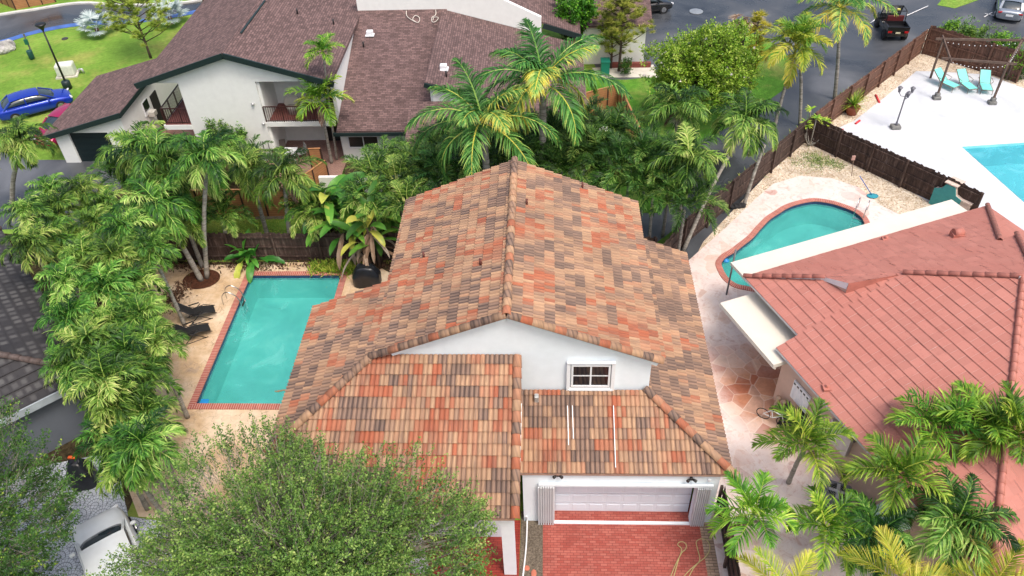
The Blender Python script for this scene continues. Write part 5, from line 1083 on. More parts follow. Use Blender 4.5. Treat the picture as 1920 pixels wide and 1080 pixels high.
def pine(label, base, h, rad, seed, m=None, tufts=170, nb=24, cat='tree', lo=.25, tl=.34):
    G = Vector(P(*base)); r = np.random.default_rng(seed); rr = random.Random(seed); t = thing('pine_tree', label, cat, G); mb = MB(); top = V(rr.uniform(-.4, .1), 0, h); mb.tube(smooth_loop([V(0, 0, 0), top*.5+V(.1, 0, 0), top], 4, False), [.11-.09*k/8 for k in range(9)], 8); ends = []
    for k in range(nb):
        q = lo+(1-lo)*k/nb; p = top*q; az = k*2.4+rr.uniform(-.3, .3); L_ = rad*(1.15-q*.75)*rr.uniform(.7, 1.1); d = V(math.cos(az), math.sin(az), .55); e_ = p+d*L_; m1 = p+d*L_*.5+V(0, 0, -.05*L_); mb.tube([p, m1, e_], [.04, .03, .012], 5)
        for j in range(max(2, tufts//nb)): ends.append(p.lerp(e_, rr.uniform(.35, 1.05))+V(rr.gauss(0, .22), rr.gauss(0, .22), rr.gauss(.08, .16)))
    bmesh.ops.recalc_face_normals(mb.bm, faces=mb.bm.faces); me = bpy.data.meshes.new('trunk'); mb.bm.to_mesh(me); mb.bm.free(); me.materials.append(M_BARKD); simple('trunk', me, t)
    E_ = np.array([tuple(e_) for e_ in ends]); n = 55; N_ = len(E_)*n; b = np.repeat(E_, n, 0); D = r.normal(0, 1, (N_, 3)); D[:, 2] = np.abs(D[:, 2])*.9; D /= np.linalg.norm(D, axis=1)[:, None]; W = np.cross(D, r.normal(0, 1, (N_, 3))); W /= np.linalg.norm(W, axis=1)[:, None]
    acc = Acc(); v, f, a = ribbons(b, D, np.full(N_, tl)*r.uniform(.6, 1.2, N_), W, np.full(N_, .022), 2, np.full(N_, .3), np.repeat(r.uniform(.1, .8, len(E_)), n)+r.normal(0, .12, N_)); acc.add(v, f, a); simple('crown', acc.mesh('crown', m or ML_PINE), t); return t
pine('open yellow green pine on the lawn left of the townhouse', (283, 109), 5.0, 3.3, 3, tufts=300, nb=34)
pine('tall thin pine with a dark bare trunk in front of the small white house', (1160, 134), 5.6, 2.3, 5, tufts=230, nb=30, lo=.33)
pine('small golden needled conifer in a bark circle on the lawn', (1404, 170), 5.2, .75, 7, m=ML_GOLD, tufts=60, nb=12, lo=.45)
pine('thin yellow green sapling between the pine and the flowering tree', (1145, 128), 3.2, 1.2, 12, tufts=60, nb=12)
cp = P(1072, 112); tree('broad_tree', 'compact dark green tree at the corner of the orange wall', 'tree', (cp[0], cp[1]-1, 0), 5, (1.35, 1.4), 3.5, 2.0, ML_LIME, M_BARKD, 21, ntw=380, leaves=16, lsize=.2, twl=.35, trunk_r=.1, lumps=7, hole=.1, limbs=6, tone=.1)
for i, (u, v_, rx_, h_, lb) in enumerate([(425, 300, .42, 1.7, 'left narrow green shrub climbing the white townhouse wall'), (442, 300, .45, 2.0, 'tallest narrow green shrub on the white townhouse wall, in the middle'), (466, 300, .36, 1.6, 'right narrow green shrub on the white townhouse wall')]):
    g = P(u, v_); tree('wall_shrub', lb, 'shrub', (g[0], 41.0, 0), 3, (rx_, .35), h_*.92, h_*.9, ML_OAK, M_BARKD, 30+i, ntw=170, leaves=14, lsize=.12, twl=.28, trunk_r=.04, lumps=7, hole=0, limbs=4, shell=.2)
def shrub(lb, u, v_, r_, h_, m, seed, n=120, ls=.12, cat='shrub', z=0, group=None, ry=None): g = P(u, v_, z); return tree('shrub', lb, cat, (g[0], g[1], z), h_, (r_, ry or r_), h_*.5, h_*.55, m, M_BARKD, seed, ntw=n, leaves=13, lsize=ls, twl=.25, trunk_r=.03, lumps=7, hole=0, limbs=3, trunk=False, group=group, shell=.3)
for i, (u, v_, s_) in enumerate([(1775, 62, .8), (1795, 66, .9), (1818, 72, .9), (1842, 80, .9), (1862, 88, .8), (1885, 94, .7)]): shrub(ORD[i]+' bush from the left in the hedge behind the far reddish fence', u, v_+18, s_, 1.9, (ML_LIME, ML_OAK)[i % 2], 40+i, group='hedge bushes behind the far fence')
shrub('round green bush beside the pergola at the right edge', 1908, 140, 1.5, 2.6, ML_LIME, 50, n=320); shrub('small dark green bush under the pergola beam at the right edge', 1902, 148, .8, 1.0, ML_OAK2, 51)
shrub('low green bush by the green bin near the white path', 1172, 140, .5, 1.2, ML_OAK2, 52, n=80)
# banana-like paddle leaved plants
def paddle(label, base, stems, h, seed, LL=1.7, nl=8, dead=0, name='paddle_leaf_plant', m=None, w=.5, up=1.15, loc=None):
    G = Vector(loc) if loc else Vector(P(*base)); r = random.Random(seed); t = thing(name, label, 'plant', G); acc = Acc(); dacc = Acc(); mb = MB()
    for s_ in range(stems):
        bx, by = r.uniform(-.4, .4), r.uniform(-.3, .3); hh = h*r.uniform(.55, 1.05); a0 = r.uniform(0, 6.28); top = V(bx*1.6, by*1.6, hh)
        if hh > .5: mb.tube([V(bx, by, 0), V(bx*1.3, by*1.3, hh*.5), top], [.1, .08, .06], 7)
        for k in range(nl):
            az = a0+(k % 2)*PI+r.uniform(-.75, .75)+k*.15; el = up-1.25*(k/nl)+r.uniform(-.15, .15); L = LL*r.uniform(.7, 1.1); pet = L*.5; K = 9; d_el = r.uniform(.9, 1.7); isd = dead and k >= nl-dead
            if isd: el = -.4; d_el = 1.0
            p = np.array([top.x, top.y, top.z-.1*(k//2)]); side = np.array([-math.sin(az), math.cos(az), 0]); pts = []; 
            for j in range(K+3):
                tt = j/(K+2); e_ = el-d_el*tt**1.4; d = np.array([math.cos(az)*math.cos(e_), math.sin(az)*math.cos(e_), math.sin(e_)]); pts.append((p.copy(), d)); p = p+d*(L+pet)/(K+2)
            Vs = []; tw = r.uniform(-.5, .5)
            for j, (q, d) in enumerate(pts):
                tt = max(0, (j-3)/(K-1)); ww = .02 if j < 3 else w*L/LL*.5*max(.06, math.sin(PI*min(1, .12+.88*tt))**.55)
                if isd: ww *= .6
                nrm = np.cross(side, d); nrm *= 1 if nrm[2] > 0 else -1; sd2 = side*math.cos(tw)+nrm*math.sin(tw); jag = r.uniform(.75, 1.05) if (isd or r.random() < .25) else 1
                Vs += [q-sd2*ww*jag+nrm*ww*.3, q, q+sd2*ww*jag+nrm*ww*.3]
            idx = np.arange(len(Vs)).reshape(-1, 3); F = []; A_ = []
            tn = r.uniform(.2, .85) if r.random() > .07 else 1.0
            for j in range(len(idx)-1):
                for c in (0, 1): F.append([idx[j, c], idx[j+1, c], idx[j+1, c+1], idx[j, c+1]]); A_.append(tn+r.uniform(-.08, .08)+(.0 if c else .1))
            (dacc if isd else acc).add(np.array(Vs), np.array(F), np.array(A_))
    if len(mb.bm.verts): mb.build('stem', M_BARKD, t)
    else: mb.bm.free()
    simple('leaf_crown', acc.mesh('leaf_crown', m or ML_BAN, True), t)
    if dead: simple('dead_leaves', dacc.mesh('dead_leaves', ML_DEAD), t)
    return t
paddle('tall paddle leaved plant with huge upright leaves in front of the low white wall', None, 4, 3.3, 3, LL=1.6, nl=8, w=.46, loc=(-11.0, 33.0, 0))
paddle('big paddle leaved plant with dry grey hanging leaves above the black covered grill', (712, 500), 5, 3.0, 5, LL=1.4, nl=10, dead=5, w=.42)
paddle('paddle leaved plant with yellow leaf edges left of the dry one', (668, 482), 4, 3.2, 8, LL=1.45, nl=9, dead=3, w=.44)
paddle('paddle leaved plant with torn leaves wedged against the left tiled eave', (728, 470), 3, 2.2, 12, LL=1.5, nl=8, dead=2, w=.45)
paddle('green paddle leaved plant behind the rear fence, left of the low white wall', (640, 452), 3, 2.6, 14, LL=1.6, nl=8, dead=1, w=.5)
paddle('low paddle leaved plant beside the far edge of the pool deck', (487, 492), 4, .7, 9, LL=1.0, nl=6, w=.36, up=1.2)
paddle('small leafy plant at the foot of the rear fence near the grill', (655, 478), 3, .3, 10, LL=.7, nl=5, w=.3)
# silver fan palms, spiky potted plant, small frangipani
def fanpalm(label, base, h, seed, n=11, R_=1.0, m=None, petiole=1.0, name='fan_palm', blades=22, up=.95):
    G = Vector(P(*base)); r = np.random.default_rng(seed); t = thing(name, label, 'palm tree', G); acc = Acc(); mb = MB(); mb.tube([(0, 0, 0), (0, 0, h)], [.2, .16], 9); mb.build('trunk', M_BARKD, t)
    for k in range(n):
        az = k*2.4; el = up-1.0*k/n; d = np.array([math.cos(az)*math.cos(el), math.sin(az)*math.cos(el), math.sin(el)]); c = np.array([0, 0, h])+d*petiole; side = np.array([-math.sin(az), math.cos(az), 0]); 
        a = np.linspace(-1.9, 1.9, blades); D = d[None]*np.cos(a)[:, None]+side[None]*np.sin(a)[:, None]; D[:, 2] += .05*np.cos(a*11); W = np.cross(D, np.cross(d, side)); v, f, at = ribbons(np.tile(c, (blades, 1)), D, np.full(blades, R_), W/np.linalg.norm(W, axis=1)[:, None], np.full(blades, R_*.16), 3, np.full(blades, .35), r.uniform(0, 1, blades)); acc.add(v, f, at)
        v, f, at = ribbons(np.array([[0, 0, h]]), d[None], np.array([petiole]), side[None], np.array([.05]), 2, np.zeros(1), np.array([.5]), tipw=1); acc.add(v, f, at)
    simple('crown', acc.mesh('crown', m or ML_SILV), t); return t
fanpalm('silver blue fan palm beside the painted road edge, left of the pine', (185, 64), .5, 1, R_=.8, petiole=.9)
fanpalm('silver blue fan palm with a dark stump right of the pine', (322, 44), .6, 2, R_=.85, petiole=.9)
fanpalm('dead hanging palm with a grey trunk between the lawn and the parking lane', (1388, 98), 2.6, 4, R_=.7, petiole=.7, m=ML_DEAD, up=.0, n=9)
def spiky(label, loc, z0, n, L, seed, cat='plant', name='spiky_plant', m=None, pot=None, w=.05):
    r = np.random.default_rng(seed); t = thing(name, label, cat, loc); acc = Acc(); az = r.uniform(0, 6.28, n); el = r.uniform(.1, 1.4, n); D = np.stack([np.cos(az)*np.cos(el), np.sin(az)*np.cos(el), np.sin(el)], 1); W = np.cross(D, [0, 0, 1.]); W /= np.linalg.norm(W, axis=1)[:, None]
    v, f, a = ribbons(np.tile([0, 0, z0], (n, 1)).astype(float), D, L*r.uniform(.7, 1.1, n), W, np.full(n, w), 3, np.full(n, .5), r.uniform(.2, .9, n)); acc.add(v, f, a); simple('leaf_crown', acc.mesh('leaf_crown', m or ML_FRESH), t)
    if pot:
        mb = MB(); mb.lathe((0, 0, 0), [(pot*.7, 0), (pot, z0*.75), (pot*1.08, z0*.78), (pot*1.08, z0*.92), (pot*.92, z0*.93), (pot*.85, z0*.8), (.02, z0*.8)], 18); o = mb.build('flower_pot', plain('terracotta_pot', (.3, .09, .05), .8), t)
    return t
spiky('spiky green plant in a terracotta pot against the reddish fence', P(1596, 214), .62, 90, 1.25, 3, pot=.42)
def frangi(label, loc, seed):
    r = random.Random(seed); t = thing('small_tree', label, 'tree', loc); mb = MB(); acc = Acc(); rg = np.random.default_rng(seed)
    for s_ in range(7):
        az = s_*.9; e_ = V(math.cos(az)*r.uniform(.4, 1.1), math.sin(az)*r.uniform(.2, .7), r.uniform(1.2, 2.5)); mb.tube(smooth_loop([V(0, 0, 0), V(e_.x*.7, e_.y*.7, e_.z*.35), e_], 4, False), [.035]*9, 6); n = 14; a = rg.uniform(0, 6.28, n); D = np.stack([np.cos(a), np.sin(a), rg.uniform(-.1, .6, n)], 1); W = np.cross(D, [0, 0, 1.]); v, f, at = ribbons(np.tile(np.array(e_), (n, 1)), D, np.full(n, .38), W/np.linalg.norm(W, axis=1)[:, None], np.full(n, .11), 3, np.full(n, .5), rg.uniform(.3, .9, n)); acc.add(v, f, at)
    mb.build('trunk', M_TRUNK, t); simple('crown', acc.mesh('crown', ML_FRESH), t)
frangi('small bare stemmed tree with leaf rosettes in the fence corner of the gravel bed', P(1518, 274), 4)
# ground plants nobody could count
def tufts(name, label, cat, region, n, m, seed, L=.25, w=.03, z=.02):
    r = np.random.default_rng(seed); acc = Acc(); pts = []
    for (a, b, wd) in region:
        a, b = np.array(a[:2]), np.array(b[:2]); k = int(n/len(region)); tt = r.random(k); d = b-a; nn = np.array([-d[1], d[0]])/np.linalg.norm(d); clump = .5+.5*np.sin(tt*np.linalg.norm(d)*1.7+r.random()*6); keep = r.random(k) < .25+.75*clump
        q = a+d*tt[:, None]+nn*(r.normal(0, .5, k)*wd)[:, None]; pts.append(q[keep])
    q = np.concatenate(pts); k = len(q); P0 = np.column_stack([q, np.full(k, z)]); az = r.uniform(0, 6.28, k); el = r.uniform(.3, 1.4, k); D = np.stack([np.cos(az)*np.cos(el), np.sin(az)*np.cos(el), np.sin(el)], 1); W = np.cross(D, [0, 0, 1.]); W /= np.linalg.norm(W, axis=1)[:, None]
    v, f, a = ribbons(P0, D, L*r.uniform(.5, 1.3, k), W, np.full(k, w), 2, np.full(k, .6), r.uniform(.2, 1, k)); acc.add(v, f, a); o = simple(name, acc.mesh(name, m), None); tag(o, label, cat, kind='stuff')
tufts('weeds', 'bright green weeds growing along the lane side of the wooden fences', 'weeds', [((15.5, 43.6), (26.4, 55.4), .3), ((7, 33.6), (15.5, 43.6), .25)], 9000, ML_FRESH, 1, L=.42, w=.05)
tufts('ground_cover', 'low green plants along the foot of the rear fence', 'ground cover', [((-12.2, 31.3), (-9.2, 31.2), .5), ((-12.2, 30.9), (-8.8, 31.0), .35)], 2600, ML_FRESH, 2, L=.3, w=.05)
tufts('grass_patch', 'sparse green grass in the gravel corner by the fence', 'grass', [((14.4, 40.8), (16.2, 40.6), .9), ((15.4, 41.8), (17.3, 40.0), .6)], 2200, ML_OAK, 3, L=.16, w=.02)
tufts('leaf_litter', 'brown leaf litter under the plants along the rear fence', 'leaf litter', [((-20, 31.3), (-7, 31.3), .4), ((-20.4, 24), (-18.2, 30), .6)], 3000, m_leaf('dark_litter', [(0, (.03, .015, .008)), (1, (.18, .1, .06))], .9), 4, L=.2, w=.06)
tufts('lawn_blades', 'longer grass blades over the small lawn strip behind the rear fence', 'grass', [((-19, 34), (-8, 34), 2.2), ((-19, 33), (-8, 33), 1.6)], 16000, ML_FRESH, 5, L=.12, w=.025)
# ================================================================== VEHICLES
def paint(name, c, metal=.3, rough=.25):
    s = NT(name); n = s.noise(s.coord(), 3, 3); s.col(s.ramp(n, [(.3, tuple(x*.93 for x in c)), (.7, c)])); s.set(rough, metal); s.b.inputs['Coat Weight'].default_value = .6; return s.m
M_TYRE = plain('tyre_rubber', (.015, .015, .016), .85); M_RIM = plain('alloy_rim', (.42, .43, .45), .3, .8); M_CGLASS = plain('car_window_glass', (.03, .045, .055), .05, var=.3, scale=2, spec=.9)
M_RLAMP = plain('red_tail_lamp', (.42, .012, .015), .2); M_CLAMP = plain('clear_head_lamp', (.7, .72, .75), .1)
def loft(sec, name, m, parent, sub=1, cap=True):
    mb = MB(); rings = [[mb.bm.verts.new(p) for p in s_] for s_ in sec]; n = len(rings[0])
    for a, b in zip(rings[:-1], rings[1:]):
        for k in range(n): f = mb.bm.faces.new((a[k], a[(k+1) % n], b[(k+1) % n], b[k])); f.smooth = True
    if cap: mb.bm.faces.new(rings[0][::-1]); mb.bm.faces.new(rings[-1])
    o = mb.build(name, m, parent)
    if sub: md = o.modifiers.new('s', 'SUBSURF'); md.levels = md.render_levels = sub
    return o
def car(label, c, heading, mat, L=4.65, W=1.82, H=1.44, kind='sedan', cat='car', name='parked_car', group=None):
    t = thing(name, label, cat, (c[0], c[1], 0), math.atan2(heading[1], heading[0]), group); hw = W/2
    # body: x forward. stations (x, half width, z low, z belt)
    st = [(-.5, .78, .36, .82), (-.485, .9, .27, .93), (-.42, .97, .2, 1.0), (-.25, 1, .19, .98), (0, 1, .19, .95), (.2, 1, .19, .93), (.33, .985, .19, .9), (.43, .93, .2, .8), (.48, .84, .26, .7), (.5, .7, .34, .6)]
    if kind == 'suv': st = [(x, w_, zl_, zb_*1.16) for x, w_, zl_, zb_ in st]
    sec = []
    for x, w_, zl_, zb_ in st:
        y = hw*w_; zm = (zl_+zb_)*.5; sec.append([(x*L, -y*.9, zl_), (x*L, -y, zl_+.1), (x*L, -y*1.0, zm+.08), (x*L, -y*.93, zb_-.04), (x*L, -y*.8, zb_), (x*L, 0, zb_+.035), (x*L, y*.8, zb_), (x*L, y*.93, zb_-.04), (x*L, y, zm+.08), (x*L, y, zl_+.1), (x*L, y*.9, zl_)])
    body = loft(sec, 'body', mat, t)
    bz = .95*(1.16 if kind == 'suv' else 1); H2 = H if kind == 'sedan' else 1.68
    cab = [(-.43, .74, bz-.02, bz+.0), (-.30, .72, bz-.06, H2-.07), (-.18, .70, bz-.06, H2), (.0, .69, bz-.06, H2), (.12, .70, bz-.06, H2-.06), (.30, .80, bz-.08, bz-.01)] if kind == 'sedan' else [(-.49, .8, bz-.04, bz+.1), (-.44, .76, bz-.06, H2-.06), (-.2, .74, bz-.06, H2), (.0, .74, bz-.06, H2), (.1, .74, bz-.06, H2-.06), (.28, .82, bz-.08, bz)]
    sec = []
    for x, w_, z0_, z1_ in cab: y0 = hw*.9; y = hw*w_; sec.append([(x*L, -y0, z0_), (x*L, -(y0*.45+y*.55), z0_+(z1_-z0_)*.55), (x*L, -y, z1_-.03), (x*L, -y*.5, z1_+.01), (x*L, y*.5, z1_+.01), (x*L, y, z1_-.03), (x*L, (y0*.45+y*.55), z0_+(z1_-z0_)*.55), (x*L, y0, z0_)])
    g = loft(sec, 'windows', M_CGLASS, t)
    # roof skin and pillars over the glass
    mb = MB(); r0, r1 = (-.29, .10) if kind == 'sedan' else (-.46, .09); K = 8; y = hw*.735 if kind == 'sedan' else hw*.79
    def rz_(x): 
        xs_ = [q[0] for q in cab]; zs_ = [q[3] for q in cab]; return float(np.interp(x, xs_, zs_))
    mb.grid(lambda a, b: (L*(r0+(r1-r0)*a), y*(b*2-1)*.98, rz_(r0+(r1-r0)*a)+.035-.05*abs(b*2-1)**3-.012), K, 9); mb.build('roof', mat, t)
    mb = MB()
    for s_ in (-1, 1):
        for xa, za_, xb, zb_ in ((-.1, bz, -.1, H2-.02),): mb.bar((xa*L, s_*hw*.86, za_), (xb*L, s_*y*.985, zb_), .07, .05)
        mb.bar((cab[1][0]*L+.05, s_*hw*(cab[1][1]-.01), rz_(cab[1][0])-.05), (cab[0][0]*L+.1, s_*hw*.82, bz-.04), .16, .09); mb.bar((cab[-2][0]*L-.03, s_*hw*(cab[-2][1]-.01), rz_(cab[-2][0])-.05), (cab[-1][0]*L-.05, s_*hw*.83, bz-.05), .08, .06)
        mb.bar((-.36*L, s_*hw*.9, bz+.0), (.26*L, s_*hw*.9, bz-.01), .03, .03)
    mb.build('pillars', mat, t)
    for x in (-.3, .31):
        for s_ in (-1, 1):
            mb = MB(); mb.tube([(x*L, s_*(hw-.2), .33), (x*L, s_*(hw+.012), .33)], .33, 20); wv = mb.build('wheel', M_TYRE, t); mb = MB(); mb.tube([(x*L, s_*(hw-.02), .33), (x*L, s_*(hw+.025), .33)], .2, 14)
            for k in range(5): a = k*1.2566; mb.bar((x*L, s_*(hw+.03), .33), (x*L+math.cos(a)*.19, s_*(hw+.03), .33+math.sin(a)*.19), .05, .02)
            mb.build('rim', M_RIM, wv)
    for s_ in (-1, 1):
        mb = MB(); mb.box((.475*L, s_*hw*.62, .66*(1.12 if kind == 'suv' else 1)), (.12, .42, .12), rz=-s_*.35, bev=.03); mb.build('headlight', M_CLAMP, t)
        mb = MB(); mb.box((-.487*L, s_*hw*.66, .82*(1.15 if kind == 'suv' else 1)), (.08, .46, .13), rz=s_*.25, bev=.03); mb.build('tail_light', M_RLAMP, t)
        mb = MB(); mb.box((.19*L, s_*(hw+.08), bz-.0), (.13, .2, .12), bev=.04); mb.build('mirror', mat, t)
    mb = MB(); mb.box((-.505*L, 0, .66), (.03, .5, .14)); mb.build('number_plate', M_WHITE, t)
    return t
a, b = Vector(P(12, 216)), Vector(P(142, 181)); c_ = (a+b)/2; c_ = Vector(P(72, 208)); car('bright blue four door car parked beside the lamp post on the lawn', c_, (b-a), paint('blue_car_paint', (.01, .045, .45), .4, .2), L=4.7)
c_ = Vector(P(108, 262)); car('magenta red car half hidden behind the garage roof with the dark green door', (c_.x+.3, c_.y+.9), (-.25, -1), paint('magenta_car_paint', (.45, .01, .09), .4, .2), L=4.5)
a, b = Vector(P(1862, 38)), Vector(P(1912, 45)); d_ = (b-a).normalized(); hd = V(-d_.y, d_.x, 0); c_ = (a+b)/2+hd*2.0; car('silver grey car at the top right corner seen from behind', c_, hd, paint('silver_car_paint', (.34, .38, .43), .6, .25), L=4.8)
car('black car at the top edge between the small white house and the lime tree', P(1205, 22), (.9, .25), paint('black_car_paint', (.012, .013, .016), .2, .2), L=4.6)
car('white car on the fan paving under the wide airy tree, roof showing', P(228, 1075), (-.62, .78), paint('white_car_paint', (.72, .76, .78), .05, .3), L=4.8, W=1.95, kind='suv')
def buggy():
    c_ = Vector(P(1668, 62)); t = thing('utility_buggy', 'open black utility buggy with cargo bed driving up the lane', 'buggy', c_, math.radians(86)); bp = paint('black_buggy_paint', (.015, .015, .017), .2, .3)
    mb = MB(); mb.box((0, 0, .55), (3.1, 1.5, .35), bev=.08); mb.box((1.25, 0, .8), (.85, 1.45, .4), bev=.1); mb.build('body', bp, t)
    mb = MB(); mb.box((-1.05, 0, .8), (1.1, 1.5, .08))
    for s_ in (-1, 1): mb.box((-1.05, s_*.74, .98), (1.1, .06, .34))
    mb.box((-1.59, 0, .98), (.05, 1.5, .34)); mb.box((-.5, 0, .98), (.05, 1.5, .34)); mb.build('cargo_bed', bp, t)
    mb = MB()
    for s_ in (-1, 1):
        mb.tube([(-.42, s_*.7, .7), (-.38, s_*.66, 1.85), (.6, s_*.66, 1.85), (1.0, s_*.7, .95)], .035, 8)
    for x in (-.38, .6): mb.tube([(x, -.66, 1.85), (x, .66, 1.85)], .035, 8)
    mb.build('roll_cage', M_BLACK, t); mb = MB(); mb.box((-.05, 0, .95), (.5, 1.2, .16), bev=.05); mb.box((-.3, 0, 1.25), (.14, 1.2, .5), bev=.05); mb.build('seat', plain('red_black_vinyl', (.1, .01, .012), .6), t)
    mb = MB(); mb.bar((1.0, 0, 1.0), (.62, 0, 1.8), 1.3, .02, up=(1, 0, 0)); mb.build('windscreen', M_CGLASS, t)
    for x in (-1.05, 1.1):
        for s_ in (-1, 1):
            mb = MB(); mb.tube([(x, s_*.55, .36), (x, s_*.84, .36)], .36, 18); w_ = mb.build('wheel', M_TYRE, t); mb = MB(); mb.tube([(x, s_*.8, .36), (x, s_*.86, .36)], .17, 12); mb.build('rim', M_BLACK, w_)
    for s_ in (-1, 1): mb = MB(); mb.box((-1.63, s_*.58, .78), (.04, .28, .13)); mb.build('tail_light', M_RLAMP, t)
    mb = MB(); mb.box((-1.63, 0, .72), (.03, .34, .12)); mb.build('number_plate', plain('cream_plate', (.6, .58, .4), .5), t)
    mb = MB(); mb.box((-.4, .0, 1.98), (.16, .24, .14), bev=.04); mb.build('beacon', plain('yellow_beacon', (.6, .55, .12), .4), t)
buggy()
# ================================================================== STREET FURNITURE AND YARD THINGS
def street_lamp():
    g = P(128, 166); t = thing('street_lamp', 'tall black street lamp with a round head beside the blue car', 'street lamp', g); m = M_BLACK
    mb = MB(); mb.lathe((0, 0, 0), [(.3, 0), (.3, .55), (.22, .62), (.1, .66)], 16); mb.build('base', M_DGREEN, t); mb = MB(); mb.tube([(0, 0, .6), (0, 0, 4.35)], [.075, .055], 12); mb.build('pole', m, t)
    mb = MB(); mb.lathe((0, 0, 4.3), [(.05, 0), (.09, .05), (.2, .28), (.36, .42), (.36, .47), (.3, .52), (.02, .54)], 20); mb.build('lamp_head', m, t)
street_lamp()
def waste_station():
    g = P(64, 108); t = thing('waste_station', 'green dog waste station with post, dispenser and bin on the lawn', 'waste station', g)
    mb = MB(); mb.box((0, 0, .95), (.09, .09, 1.9)); mb.build('post', plain('grey_wood_post', (.16, .15, .13), .8), t); mb = MB(); mb.box((0, -.09, 1.3), (.26, .16, .42), bev=.03); mb.build('bag_dispenser', plain('green_metal', (.01, .12, .08), .4), t)
    mb = MB(); mb.lathe((.02, -.28, .05), [(.17, 0), (.2, .05), (.21, .62), (.18, .66), (.02, .68)], 16); mb.build('bin', plain('dark_green_bin', (.008, .06, .05), .45), t)
waste_station()
g = Vector(P(128, 141)); t = thing('utility_box', 'cream utility box with a concrete pad on the lawn behind the lamp post', 'utility box', g, .25)
mb = MB(); mb.box((0, 0, .05), (1.5, 1.1, .1)); mb.build('pad', M_PALECONC, t); mb = MB(); mb.box((0, 0, .52), (1.25, .9, .85), bev=.12); mb.build('cabinet', plain('cream_cabinet', (.68, .7, .62), .5), t); mb = MB(); mb.tube([(.8, .1, .0), (.85, .1, .3), (1.05, .05, .32), (1.1, .05, 0)], .09, 8); mb.build('pipe', M_GALV, t)
g = P(8, 94); mb = MB(g); r_ = random.Random(2); bmesh.ops.create_icosphere(mb.bm, subdivisions=3, radius=.8)
for v_ in mb.bm.verts: v_.co = Vector((v_.co.x*1.3, v_.co.y, v_.co.z*.6+.2))*(1+.12*math.sin(v_.co.x*7)+.08*math.sin(v_.co.y*9+2))
o = mb.build('boulder', plain('dark_boulder', (.6, .58, .55), .9, scale=1.2, c2=(.02, .02, .02)), None); o.location = g; tag(o, 'dark and white boulder on the lawn at the left edge', 'boulder')
for (u, v_, lb) in ((122, 73, 'small dark drain grate in the lawn near the painted road edge'), (1305, 22, 'grey round manhole cover on the parking lane')):
    g = P(u, v_); mb = MB(g); k_ = 1 if u > 500 else .45; mb.lathe(g, [(.55*k_, .005), (.55*k_, .05), (.5*k_, .06), (.02, .06)], 24); mb.box((g[0], g[1], .065), (.7*k_, .08, .01)); mb.box((g[0], g[1]+.2*k_, .065), (.5*k_, .06, .01)); o = mb.build('manhole_cover', plain('cast_iron_grey' if u > 500 else 'cast_iron_dark', (.22, .25, .28) if u > 500 else (.05, .05, .05), .5), None); o.location = g; tag(o, lb, 'manhole cover')
for (a, b) in (((1846, 26), (1868, 32)), ((1845, 33), (1860, 24)), ((1740, 12), (1700, 30)), ((1640, 38), (1632, 44))):
    pa, pb = Vector(P(*a)), Vector(P(*b)); mb = MB(); d = (pb-pa).normalized()*.04; n_ = V(-d.y, d.x, 0); mb.poly([pa+n_+V(0, 0, .05), pb+n_+V(0, 0, .05), pb-n_+V(0, 0, .05), pa-n_+V(0, 0, .05)]); tag(mb.build('road_marking', M_WHITEPAINT), kind='structure')
# sun loungers on the white deck
M_TURQ = plain('turquoise_sling', (.2, .68, .6), .6, var=.06); M_BROWNM = plain('bronze_tube', (.16, .1, .07), .5)
def lounger(label, c, rz, curve=0):
    t = thing('sun_lounger', label, 'sun lounger', c, rz, 'turquoise sun loungers on the white deck')   # head towards +Y local
    mb = MB(); mb.bar((0, -.75, .36), (0, .2, .36), .62, .03, up=(0, 0, 1)); mb.build('seat', M_TURQ, t); mb = MB(); mb.bar((0, .24, .38), (0, .95, .95), .62, .03, up=(0, -1, 1)); mb.build('backrest', M_TURQ, t); mb = MB()
    for s_ in (-.34, .34):
        mb.tube([(s_, -.8, .34), (s_, .22, .35), (s_, .98, .97)], .02, 6); mb.tube([(s_, .1, .35), (s_*1.2, .0, .6), (s_*1.2, .45, .62), (s_, .55, .6)], .018, 6)
    mb.tube([(-.34, -.8, .34), (.34, -.8, .34)], .02, 6); mb.build('frame', M_BROWNM, t)
    for x in (-.34, .34):
        for y in (-.72, .3): mb = MB(); mb.tube([(x, y, .35), (x*1.05, y-.06, 0)], .018, 6); mb.build('leg', M_BROWNM, t)
    return t
lounger('turquoise sun lounger nearest the pergola post, leftmost of the three, turned sideways', P(1772, 163), math.radians(32)); lounger('turquoise sun lounger in the middle of the three on the white deck', P(1809, 166), math.radians(12)); lounger('turquoise sun lounger on the right of the three on the white deck', P(1844, 168), math.radians(-12))
